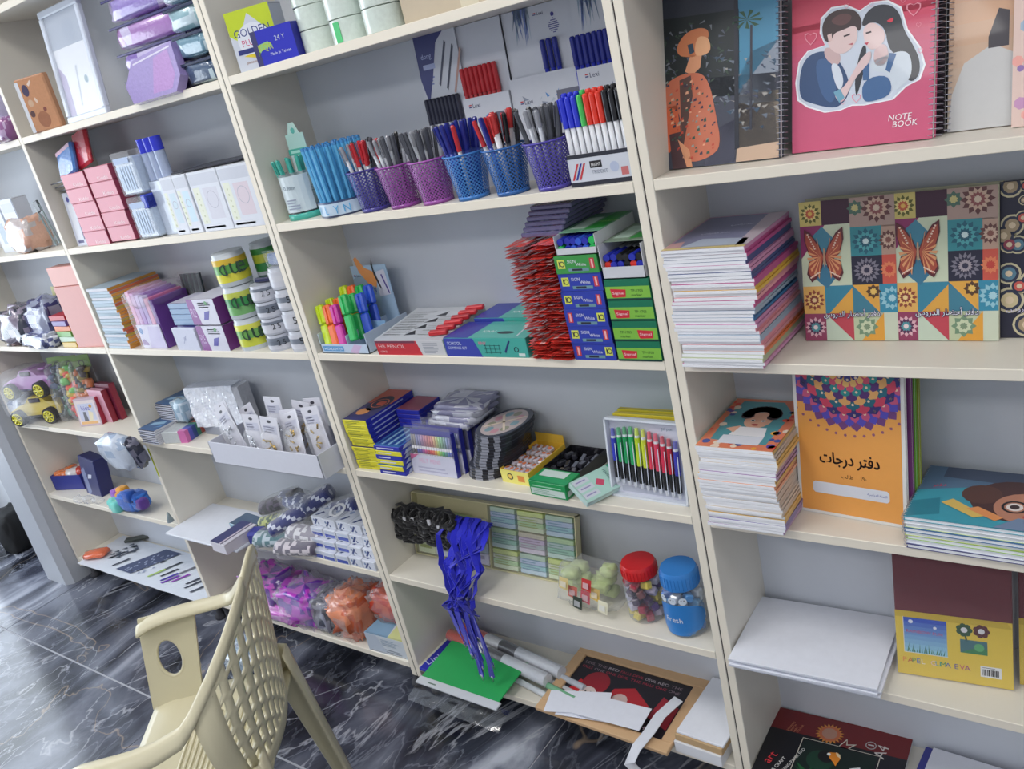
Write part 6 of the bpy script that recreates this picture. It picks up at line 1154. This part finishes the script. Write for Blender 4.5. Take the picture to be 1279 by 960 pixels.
for i, (x, y, lean, ry, cc, h_, lb) in enumerate(((.185, .025, -.10, -.02, SI, .135, 'silver'), (.255, .022, -.12, .05, GO, .135, 'gold'), (.430, .055, -.12, -.18, GO, .150, 'gold and bronze'), (.350, .030, -.30, -.28, GO, .135, 'tilted gold'), (.310, .050, -.25, -.15, c(190, 120, 90), .135, 'copper'), (.100, .035, -.12, -.50, SI, .14, 'leftmost silver'), (.050, .06, -.1, -.35, GO, .14, 'far left gold'), (.150, .075, -.1, -.4, c(150, 150, 100), .13, 'olive'), (.215, .085, -.1, 0, SI, .16, 'rear silver'), (.300, .10, -.1, .1, GO, .15, 'rear gold'), (.370, .11, -.1, -.1, SI, .15, 'rear right silver'))):
    o = thing('blister_pack', f'{lb} hook blister pack standing in the long white tray', 'blister pack', (-.530+x-.03, -.062+y, D+.003), 0, lean, ry, group='blister packs in the white tray'); o.scale = (1.13, 1.13, 1.08)
    m = M().bbox(0, .066, 0, .0012, 0, h_, c(214, 214, 224), .0005); m.frame((0, 0, 0), (1, 0, 0), (0, 0, 1)); m.disc(.033, h_-.012, .008, c(60, 60, 70), 1, 10, .004); m.rect(.008, .058, h_-.045, h_-.022, c(196, 198, 214), 1); lines(m, .010, .05, h_-.044, h_-.024, 3, c(150, 150, 180)); m.obj('backing_card', 'card', o)
    random.seed(i+60); m = M()
    for k in range(8): a = R_(0, 6); x_, z_ = R_(.015, .05), R_(.035, h_-.055); m.cyl((x_, -.006, z_), (x_+.014*math.cos(a), -.008, z_+.014*math.sin(a)), .0022, None, var(cc, .2), 6)
    m.obj('metal_hooks', 'foil', o, True); m = M(); blob(m, (.033, -.006, h_*.42), (.058, .022, h_*.62), WHITE, i, .05, 2, 16, 10, boxy=.5); m.obj('clear_bubble', 'film', o, True)
# leftmost unit shelf D : toy cars, dinosaur packs
def car(x, y, z, rz, body, under, lb):
    o = thing('toy_car', lb, 'toy car', (x, y, z), rz)
    o.scale = (1.22, 1.22, 1.15)
    m = M(); pr = [(-.105, .030), (-.100, .050), (-.06, .066), (-.035, .070), (-.010, .092), (.035, .094), (.060, .072), (.100, .070), (.115, .052), (.108, .030)]; n = len(pr)
    m.add([(u, v*(.85 if w_ > .06 else 1), w_) for v in (-.036, .036) for u, w_ in pr], [(i, (i+1) % n, n+(i+1) % n, n+i) for i in range(n)]+[tuple(range(n)), tuple(range(2*n-1, n-1, -1))], body); m.obj('body_shell', 'plastic', o)
    M().bbox(-.10, .105, -.030, .030, .018, .034, under, .004).obj('chassis', 'plastic', o); M().bbox(-.012, .036, -.034, .034, .072, .088, c(50, 44, 60), .003).obj('cabin_window', 'plastic', o); M().bbox(.085, .112, -.038, .038, .092, .097, body, .001).obj('spoiler', 'plastic', o); M().box(.090, .096, -.004, .004, .065, .094, c(40, 40, 50)).obj('spoiler_post', 'plastic', o)
    for u in (-.065, .070):
        for s_ in (-1, 1):
            w_ = M().cyl((0, -.010, 0), (0, .010, 0), .0275, None, c(34, 34, 40), 18).obj('wheel', 'rubber', o, 'auto', (u, s_*.042, .0275)); h = M()
            for k in range(8): a = 2*PI*k/8; h.tube([(0, s_*.0115, 0), (.019*math.cos(a), s_*.0115, .019*math.sin(a))], .0028, c(214, 206, 50), 4)
            h.tube([(.019*math.cos(2*PI*k/14), s_*.011, .019*math.sin(2*PI*k/14)) for k in range(14)], .0025, c(214, 206, 50), 4, close=True); h.obj('rim', 'plastic', w_)
    return o
car(-1.80, .060, D, .30, c(200, 176, 60), c(60, 60, 66), 'yellow toy racing car with yellow wheels, lower of the two'); car(-1.785, .065, D+.108, .24, c(160, 110, 170), c(70, 60, 110), 'purple toy racing car stacked on the yellow one')
m = M(); blob(m, (0, 0, .10), (.34, .17, .24), WHITE, 14, .10, 2, 26, 14, boxy=.6); solo(m, 'clear_bag', 'loose clear bag wrapped round the two toy cars', 'bag', 'film', (-1.80, .05, D), smooth=True)
m = M(); blob(m, (0, 0, .05), (.13, .10, .10), c(206, 212, 230), 15, .2, 3, 20, 10, c(90, 110, 160), .6, 2, .6); solo(m, 'bag', 'pale crinkled bag at the left end beside the toy cars', 'bag', 'wrap', (-1.925, .05, D), smooth=True)
for i, (x, cs, lb) in enumerate(((-1.655, [c(36, 44, 60), c(60, 80, 120), c(60, 110, 90), c(40, 50, 40)], 'dark blue and black'), (-1.585, [c(206, 60, 60), c(226, 130, 60), c(206, 180, 60), c(110, 190, 90), c(240, 90, 50)], 'red, orange and green'), (-1.515, [c(60, 44, 36), c(150, 130, 40), c(200, 110, 50), c(40, 34, 30)], 'brown and amber'))):
    o = thing('toy_pack', f'hanging pack of {lb} toy dinosaurs, leftmost unit', 'toy pack', (x, .055+.012*i, D), .35, -.08); o.scale = (1.12, 1, 1.05); random.seed(70+i)
    m = M().bbox(0, .072, .014, .016, 0, .235, cs[0], .0005); m.frame((0, .014, 0), (1, 0, 0), (0, 0, 1)); m.poly([(0, .18), (.072, .19), (.072, .235), (0, .235)], c(120, 150, 80)); m.ring(.036, .205, .012, .004, c(30, 40, 30), 2); m.obj('backing_card', 'card', o); m = M()
    for k in range(26): blob(m, (R_(.012, .06), R_(-.006, .006), .02+.0068*k), (R_(.024, .040), .022, R_(.018, .034)), random.choice(cs), k+i*9, .35, 3, 10, 6)
    m.obj('toy_figures', 'plastic', o, True); m = M(); blob(m, (.036, 0, .11), (.086, .046, .22), WHITE, i+3, .08, 2, 18, 12, boxy=.5); m.obj('clear_bag', 'film', o, True)
o = thing('card_game', 'boxed card game with white framed picture standing by the post', 'game box', (-1.490, .030, D), .30, -.1)
m = M().bbox(0, .105, 0, .03, 0, .105, c(196, 176, 190), .002, side=c(160, 40, 60)); m.frame((0, 0, 0), (1, 0, 0), (0, 0, 1)); m.rect(.006, .099, .008, .098, c(226, 214, 214)); m.rect(.014, .090, .022, .086, c(200, 204, 226), 2); m.txt('kids', .03, .06, .018, c(80, 70, 170), 3); m.poly([(.03, .02), (.05, .02), (.045, .055), (.033, .055)], c(110, 110, 120), 3); m.poly([(.055, .02), (.07, .02), (.08, .05), (.06, .06)], c(230, 220, 190), 3); m.disc(.075, .075, .007, c(200, 150, 60), 3); m.rect(.012, .09, .008, .018, c(226, 180, 120), 2); m.obj('box_body', 'card', o)
for i in range(2): carton('card_game', ['pink and red', 'dark red'][i]+' game box standing behind the white framed one', 'game box', (-1.455+.02*i, .085+.025*i, D), (.10, .022, .125+.015*i), [c(214, 160, 180), c(110, 36, 60)][i], side=c(140, 30, 50))
m = M(); blob(m, (0, 0, 0), (.125, .06, .115), c(170, 188, 214), 17, .14, 2.5, 26, 14, c(206, 216, 232), .55, 2, .5); m2 = m
o = thing('mask_pack', 'clear bag with a folded pale blue item taped to the post edge', 'bag', (-1.090, -.055, D-.020), .1, .2); o.scale = (1.15, 1.1, 1.1); m.obj('folded_item', 'wrap', o, True); m = M(); blob(m, (.055, .01, -.01), (.05, .05, .10), c(40, 44, 66), 18, .2, 3, 18, 10, c(110, 110, 130), .6); m.obj('dark_end', 'wrap', o, True)
# ---------- shelf E
m = M(); m.bbox(0, .40, 0, .20, 0, .008, c(222, 226, 236), .002); solo(m, 'foam_board', 'thin white board lying on the shelf and jutting past the post', 'board', 'paper', (-1.012+.010, -.062, E), 0)
def d_wb(m, w_, d_, h_): face(m, w_, d_, h_, 'top'); m.rect(.0, w_*.62, .0, d_, c(70, 74, 120)); m.rect(w_*.72, w_*.8, 0, d_, c(60, 50, 90)); m.rect(w_*.62, w_*.66, 0, d_, c(210, 190, 214), 2)
carton('small_box', 'small white box with navy striped top overhanging beside the white board', 'box', (-.690, -.085, E+.0085), (.078, .125, .036), c(214, 210, 220), rz=-.05, deco=d_wb)
carton('tissue_pack', 'slate teal wrapped packet lying on the white board', 'packet', (-.735, .020, E+.0085), (.12, .07, .030), c(80, 130, 150), top=c(76, 100, 130), mt='wrap', rz=-.1)
solo(M().bbox(0, .055, 0, .05, 0, .045, c(50, 54, 150), .008), 'tissue_pack', 'royal blue wrapped packet beside the small white box', 'packet', 'wrap', (-.597, -.020, E), .3)
def froll(p, d, L_, r, c1, c2, lb, dots, cf=1.0):
    o = thing('fabric_roll', lb, 'fabric roll', group='rolled patterned fabrics'); r *= 1.2; L_ *= 1.1; m = M(); n, k_ = 14, 16; V = []; Fc = []; C_ = []
    for j in range(k_+1):
        for i in range(n): a = 2*PI*i/n; q = r*(1+.10*noise.noise(Vector((a, j*.6, r*90)))); V.append((q*1.25*math.cos(a), q*.85*math.sin(a), L_*j/k_))
    for j in range(k_):
        for i in range(n): Fc.append((j*n+i, j*n+(i+1) % n, (j+1)*n+(i+1) % n, (j+1)*n+i)); C_.append(c2 if (dots and (i*5+j*3) % 4 == 0) or (not dots and noise.noise(Vector((i*.9, j*.9, r*50))) > .1) else c1)
    Fc += [tuple(range(n-1, -1, -1)), tuple(range(k_*n, (k_+1)*n))]; C_ += [c1, c1]; m.add(V, Fc, C_); m.obj('rolled_cloth', 'fabric', o, True)
    q = M().cyl((0, 0, -.001), (0, 0, L_+.001), r*.35, None, c(206, 206, 214), 10); q.obj('core', 'paper', o); m = M(); blob(m, (0, 0, L_/2), (r*2.8, r*2.1, L_*1.06), WHITE, int(L_*100), .04, 2, 16, 10, boxy=.4); m.obj('clear_wrap', 'film', o, True)
    return place_dir(o, p, d)
NVY, WHT = c(44, 54, 120), c(214, 220, 236)
froll((-.610, .085, E+.075), (1, .35, .28), .13, .022, c(44, 42, 50), c(90, 80, 100), 'near black wrapped roll on top of the cloth heap', False)
froll((-.50, .020, E+.050), (.9, .75, .45), .20, .024, NVY, WHT, 'navy roll with white dots, nearer of the crossing pair', True)
froll((-.54, .125, E+.100), (1, -.15, .02), .15, .023, c(60, 76, 130), WHT, 'navy and white floral roll at the back of the heap', True)
froll((-.33, .10, E+.085), (1, .25, .25), .13, .024, NVY, WHT, 'navy dotted roll nearest the tissue pack grid', True)
froll((-.555, -.005, E+.024), (1, .35, 0), .13, .023, c(70, 120, 130), c(190, 206, 216), 'teal and grey patterned roll at the heap front', False)
froll((-.44, -.015, E+.022), (1, .25, .02), .13, .022, c(96, 90, 110), c(214, 206, 214), 'mauve and white patterned roll at the heap front', False)
froll((-.42, .030, E+.052), (1, .15, -.05), .12, .022, c(150, 146, 160), c(226, 226, 232), 'pale grey speckled roll above the mauve one', False)
froll((-.60, .05, E+.04), (.9, .5, .1), .10, .018, c(196, 206, 130), c(90, 110, 90), 'lime and olive packet roll under the black one', False)
for r in range(4):
    for k in range(5):
        z0 = E+r*.029
        def d_ts(m, w_, d_, h_):
            if k < 3 and r < 3: m.rect(.004, w_-.003, .003, .014, c(50, 70, 170)); m.rect(.006, w_-.006, .017, .024, c(196, 206, 226))
            else: m.poly([(.008, .004), (.016, .004), (.030, .022), (.022, .024)], c(50, 64, 120)); m.poly([(.026, .004), (.034, .006), (.026, .014)], c(70, 84, 130)); m.disc(.012, .018, .004, c(110, 130, 170))
            face(m, w_, d_, h_, 'top'); m.poly([(.008, .01), (.018, .01), (.034, .03), (.024, .034)], c(50, 64, 120)); m.disc(.020, .05, .008, c(150, 166, 200)); m.poly([(.01, .06), (.018, .06), (.03, .076)], c(60, 74, 130))
        carton('tissue_pack', f'white and navy tissue pack, {["bottom", "second", "third", "top"][r]} row, {["leftmost", "second from left", "middle", "fourth from left", "against the post"][k]}', 'tissue pack', (-.318+.0545*k+R_(-.001, .001), .002+.012*r+R_(-.002, .002), z0), (.052, .085, .0282), c(214, 218, 230), deco=d_ts, mt='wrap', seam=False, group='tissue packs in the grid', rz=R_(-.03, .03))
solo((lambda m: (m.ring(0, 0, .028, .010, WHITE), m)[1])(M().frame((0, 0, 0), (1, 0, 0), (0, 1, .3))), 'paper_ring', 'small white paper ring lying on top of the tissue packs', 'ring', 'paper', (-.24, .08, E+.122))
# leftmost unit shelf E
o = thing('blue_box', 'open royal blue box filled with orange snacks, leftmost unit', 'box', (-1.955, .030, E), .28)
BB = c(40, 48, 140)
for a in ((0, .165, 0, .003, 0, .065), (0, .165, .097, .10, 0, .065), (0, .003, 0, .10, 0, .065), (.162, .165, 0, .10, 0, .065), (0, .165, 0, .1, 0, .002)): M().bbox(*a, BB, .0006).obj('box_wall', 'card', o)
m = M(); 
for k in range(7): blob(m, (.03+.012*k % .07, .03+.02*(k % 3), .055), (.05, .045, .04), c(226, 120, 60), k, .25, 3, 12, 7)
m.obj('orange_snacks', 'wrap', o, True); m = M(); blob(m, (.115, .05, .058), (.09, .09, .05), c(214, 206, 206), 4, .2, 3, 16, 8, c(196, 60, 50), .5, 3, .55); m.obj('white_packets', 'wrap', o, True)
m = M(); m.bbox(0, .125, 0, .055, 0, .165, c(34, 38, 100), .003); m.frame((0, 0, 0), (1, 0, 0), (0, 0, 1)); m.poly([(.0, .10), (.03, .12), (.05, .02), (.03, .0), (.02, .0)], c(120, 130, 170)); m.poly([(.045, .075), (.075, .082), (.085, .10), (.055, .095)], c(206, 210, 226), 2); solo(m, 'blue_box', 'tall navy box tilted back behind the plush toy', 'box', 'card', (-1.745, .055, E), -.05, -.1, .10)
o = thing('plush_toy', 'knotted blue, orange, purple and mint plush toy on the shelf edge', 'plush toy', (-1.36, .025, E))
for nm_, (x, y, z, sx, sy, sz, cc, sd) in {'body': (.03, 0, .04, .13, .07, .065, c(40, 110, 206), 1), 'head': (.085, .0, .05, .07, .06, .06, c(50, 120, 214), 2)}.items(): blob(M(), (x, y, z), (sx, sy, sz), cc, sd, .2, 3, 20, 12, c(36, 90, 180)).obj(nm_, 'fabric', o, True)
for k, (x, y, z, cc) in enumerate(((-.085, .01, .045, c(150, 90, 190)), (-.055, .02, .055, c(226, 160, 60)), (-.035, .0, .045, c(220, 150, 50)), (-.07, -.02, .025, c(110, 206, 196)), (-.035, -.03, .022, c(120, 214, 200)), (.115, -.01, .045, c(96, 60, 150)), (.07, -.02, .075, c(30, 80, 170)))): blob(M(), (x, y, z), (.045, .04, .045), cc, k+3, .15, 3, 14, 9).obj('knot', 'fabric', o, True)
for s_ in (-1, 1): M().lathe([(0, -.004), (.005, 0), (0, .004)], 8, col=c(20, 20, 30)).obj('eye', 'plastic', o, True, (.085+.012*s_, -.030, .06))
for i in range(3): m = M(); blob(m, (0, 0, .010), (.06, .03, .022), WHITE, i+30, .4, 4, 14, 8); solo(m, 'wrapper', ['left', 'middle', 'right'][i]+' crumpled clear wrapper on the shelf before the navy boxes', 'wrapper', 'film', (-1.70+.055*i, -.0+.01*i, E), smooth=True)
m = M(); m.box(-.004, .004, -.0012, -.0004, 0, .105, c(190, 200, 40)); solo(m, 'tape_strip', 'lime yellow tape strip stuck down the post edge', 'tape', 'plastic', (-1.0115, .0, D-.135))
m = M(); m.lathe([(.012, 0), (.010, .01), (.003, .035), (0, .036)], 10, col=c(120, 134, 140)); solo(m, 'hook', 'small grey hook on the post beside the white board', 'hook', 'plastic', (-1.03, -.014, E+.02), smooth=True)
# ---------- shelf F
def bag(x, y, z0, s, c1, c2, seed, lb, amp=.3, mt='wrap', cf=3, thr=.5, film=True):
    o = thing('bag', lb, 'bag', (x, y, z0)); m = M(); blob(m, (0, 0, s[2]/2), s, c1, seed, amp, 3.2, 34, 18, c2, .55, cf, thr); m.obj('soft_contents', mt, o, True)
    if film: m = M(); blob(m, (0, 0, s[2]/2), tuple(k*1.06 for k in s), WHITE, seed+1, amp*.9, 4, 30, 16, boxy=.55); m.obj('clear_skin', 'film', o, True)
    return o
bag(-.705, .075, F, (.24, .15, .13), c(96, 40, 150), c(190, 60, 190), 3, 'clear bag of violet and magenta foil ribbon behind the chair', .3); bag(-.51, .065, F, (.20, .14, .125), c(196, 70, 206), c(110, 50, 170), 8, 'bright magenta foil bag right of the violet one', .3)
bag(-.62, .025, F, (.20, .07, .06), c(206, 90, 200), c(230, 150, 226), 9, 'low pink foil bag in front of the violet ones', .3)
bag(-.395, .070, F, (.11, .13, .125), c(130, 130, 146), c(60, 60, 76), 5, 'grey and black striped bag between the magenta and orange ones', .25)
bag(-.300, .075, F, (.13, .14, .15), c(206, 100, 60), c(226, 140, 100), 6, 'clear bag of orange goods on the bottom shelf', .3)
bag(-.150, .110, F+.06, (.15, .10, .10), c(196, 60, 44), c(220, 96, 60), 7, 'bag of red orange strips lying behind the printed carton', .3)
def d_pb(m, w_, d_, h_):
    m.rect(0, w_, 0, h_, c(206, 214, 222)); m.poly([(0, 0), (w_*.5, 0), (w_*.3, h_), (0, h_)], c(190, 200, 214), 2); lines(m, w_*.45, w_*.95, .006, .02, 2, c(110, 120, 140)); m.rect(.01, w_*.95, .002, .004, c(150, 130, 110), 2); lines(m, w_*.4, w_*.9, .03, h_-.01, 4, c(150, 176, 200)); face(m, w_, d_, h_, 'top'); m.poly([(0, 0), (w_*.6, 0), (w_*.4, d_), (0, d_)], c(130, 170, 200)); m.poly([(w_*.6, 0), (w_, 0), (w_, d_), (w_*.5, d_)], c(206, 214, 150))
carton('printed_carton', 'pale blue printed carton at the right end of the bottom shelf', 'carton', (-.200, .003, F), (.155, .12, .064), c(206, 214, 222), deco=d_pb, rz=.03)
# sample sheet of leftmost unit
o = thing('sample_sheet', 'long white sheet of pen samples overhanging the bottom left shelf', 'sheet', (-1.90, -.035, F+.002))
m = M(); grid(m, 24, 6, lambda a, b: (.875*a, .215*b, .0045+.004*abs(noise.noise(Vector((a*7, b*2, 4))))), c(214, 220, 230)); m.frame((0, 0, .0085), (1, 0, 0), (0, 1, 0)); m.poly([(.26, .03), (.37, .03), (.47, .20), (.36, .20)], c(74, 84, 116)); random.seed(44)
for i in range(40): u, v = R_(.28, .40)+.0, R_(.04, .18); m.disc(min(.44, u+v*.5), v, .006, c(150, 160, 186), 2, 5)
for i, (u, v, cc) in enumerate(((.13, .10, c(60, 66, 80)), (.17, .13, c(90, 96, 110)), (.21, .07, c(70, 74, 90)), (.47, .07, c(170, 200, 110)), (.53, .09, c(50, 50, 70)), (.56, .07, c(70, 50, 160)), (.58, .06, c(110, 50, 170)), (.62, .08, c(140, 60, 170)), (.70, .09, c(60, 64, 80)), (.72, .07, c(60, 64, 80)), (.77, .06, c(70, 74, 90)), (.50, .13, c(60, 66, 76)), (.60, .13, c(120, 120, 130)))):
    m.poly([(u, v-.03), (u+.012, v-.03), (u+.045, v+.03), (u+.030, v+.03)], cc, 2)
for i in range(14): u, v = .10+R_(0, .10), R_(.06, .17); m.poly([(u, v), (u+.03, v+.01), (u+.012, v+.02)], c(90, 100, 116), 2)
m.obj('paper_sheet', 'paper', o)
solo((lambda m: (blob(m, (0, 0, .012), (.11, .06, .024), c(226, 110, 70), 5, .2, 3, 16, 8), m)[1])(M()), 'orange_pouch', 'small flat orange pouch at the left end of the sample sheet', 'pouch', 'wrap', (-1.845, .03, F+.012), .5, smooth=True)
solo(M().bbox(0, .11, 0, .03, 0, .012, c(60, 66, 60), .003), 'dark_marker_box', 'dark slim box at the back of the sample sheet', 'box', 'card', (-1.80, .13, F+.014), .6)
bag(-.70, -.10, .0, (.17, .12, .07), c(150, 176, 196), c(206, 220, 232), 12, 'crumpled pale blue clear bag lying on the marble floor', .35)

# ================================================================== CHAIR
CH = c(206, 199, 170)
ch = thing('armchair', 'beige moulded plastic armchair with a lattice back, facing the far left', 'chair', (.090, -.630, 0), math.radians(222))
def solid(o, t, bev=0):
    md = o.modifiers.new('thickness', 'SOLIDIFY'); md.thickness = t; md.offset = 0
    return o
# local axes: +X forward, -Y is the side toward the shelves
def seatz(a, b): return .425-.018*math.sin(PI*a)*math.sin(PI*b)+.012*(a**6)*0-.020*max(0, a-.86)*3+.02*max(0, .15-a)*3
def seat(a, b):
    hw = (.205+.035*a)*(1-.10*max(0, a-.82)*5); return (-.135+.335*a, hw*(2*b-1), seatz(a, b)-.010*max(0, abs(2*b-1)-.9)*3)
solid(grid(M(), 22, 16, seat, CH).obj('seat', 'chairplastic', ch, True), .006)
m = M()
for k in range(16):
    a = .10+.038*k; pts = []
    for q in range(9): b = .22+.56*q/8; p = seat(a, b); pts.append((p[0], p[1], p[2]+.0035))
    m.tube(pts, .0035, CH, 5)
m.obj('seat_ribs', 'chairplastic', ch, True)
def backp(s, t, bulge=0):      # s -1..1 across, t 0..1 up
    zt = .850-.190*abs(s)**2.0; z = .43+(zt-.43)*t
    x = -.105-.035*(1-s*s)-.06*t*(1-.45*s*s)+.075*abs(s)**3*t; y = (.190+.044*math.sin(PI*min(1, t*.9)))*s
    return (x+bulge, y, z)
m = M(); nx_, ny_ = 52, 30
Vv = [backp(-.86+1.72*i/nx_, .06+.87*j/ny_) for j in range(ny_+1) for i in range(nx_+1)]
Fv = [(j*(nx_+1)+i, j*(nx_+1)+i+1, (j+1)*(nx_+1)+i+1, (j+1)*(nx_+1)+i) for j in range(ny_) for i in range(nx_) if i % 4 < 2 or (j+2*((i//4) % 2)) % 4 == 0]
m.add(Vv, Fv, CH)
solid(m.obj('lattice', 'chairplastic', ch, True), .006)
m = M()
for sg in (-1, 1): grid(m, 3, 12, lambda a, b: backp(sg*(.83+.17*a), b), CH)
grid(m, 20, 3, lambda a, b: backp(-1+2*a, .0+.09*b), CH); grid(m, 20, 3, lambda a, b: backp(-1+2*a, .90+.10*b), CH)
solid(m.obj('back_frame', 'chairplastic', ch, True), .007)
for sg in (-1, 1):
    # arm: broad band flowing from the back corner to the front
    rimp = [backp(q, 1) for q in (.30, .5, .7, .85, 1.0)]
    cen = rimp+[(-.045, .222, .648), (.0, .236, .640), (.05, .243, .637), (.10, .243, .636), (.145, .238, .632), (.178, .232, .620)]
    wid = [.012, .018, .026, .034, .042, .046, .050, .054, .056, .056, .050]
    def armf(a, b):
        i = min(int(a*(len(cen)-1)), len(cen)-2); f = a*(len(cen)-1)-i; p = Vector(cen[i]).lerp(Vector(cen[i+1]), f); w_ = wid[i]*(1-f)+wid[i+1]*f
        u = 2*b-1; return (p.x, sg*(p.y+u*w_*.5), p.z-.016*u*u-.010*max(0, u)**2)
    solid(grid(M(), 36, 8, armf, CH).obj('arm', 'chairplastic', ch, True), .006)
    # support panel with oval hole
    m = M(); n = 32; y0 = lambda z: sg*(.200+.044*(z-.42)/.21)
    cx, cz, rx_, rz_ = .132, .525, .030, .046; inner, outer = [], []
    def edge(a):
        dx, dz = math.cos(a), math.sin(a); lo, hi = 0, .4
        for _ in range(24):
            md = (lo+hi)/2; x, z = cx+dx*md, cz+dz*md; xl, xr = .085-.19*(z-.42), .205-.13*(z-.42)
            if xl <= x <= xr and .415 <= z <= .632: lo = md
            else: hi = md
        return cx+dx*lo, cz+dz*lo
    for i in range(n): a = 2*PI*i/n; inner.append((cx+rx_*math.cos(a), cz+rz_*math.sin(a))); outer.append(edge(a))
    V = [(x, y0(z), z) for x, z in inner+outer]; m.add(V, [(i, (i+1) % n, n+(i+1) % n, n+i) for i in range(n)], CH)
    solid(m.obj('arm_support', 'chairplastic', ch, False), .008)
    m = M(); m.tube([(x, y0(z), z) for x, z in inner], .005, CH, 6, close=True); m.obj('hole_rim', 'chairplastic', ch, True)
    # legs
    def leg(x0, x1, y0_, y1_, z0, w0, w1, nm):
        m = M(); grid(m, 4, 8, lambda a, b: (x0+(x1-x0)*b+(a-.5)*(w0*(1-b)+w1*b), sg*(y0_+(y1_-y0_)*b+.012*(1-(2*a-1)**2)), z0*(1-b)), CH); grid(m, 3, 8, lambda a, b: (x0+(x1-x0)*b+.5*(w0*(1-b)+w1*b)*(-1 if x0 < 0 else 1), sg*(y0_+(y1_-y0_)*b-a*(.045*(1-b)+.028*b)), z0*(1-b)), CH)
        solid(m.obj('leg', 'chairplastic', ch, True), .006)
    leg(.125, .180, .200, .235, .42, .09, .040, 'f'); leg(-.105, -.160, .190, .225, .50, .070, .036, 'b')
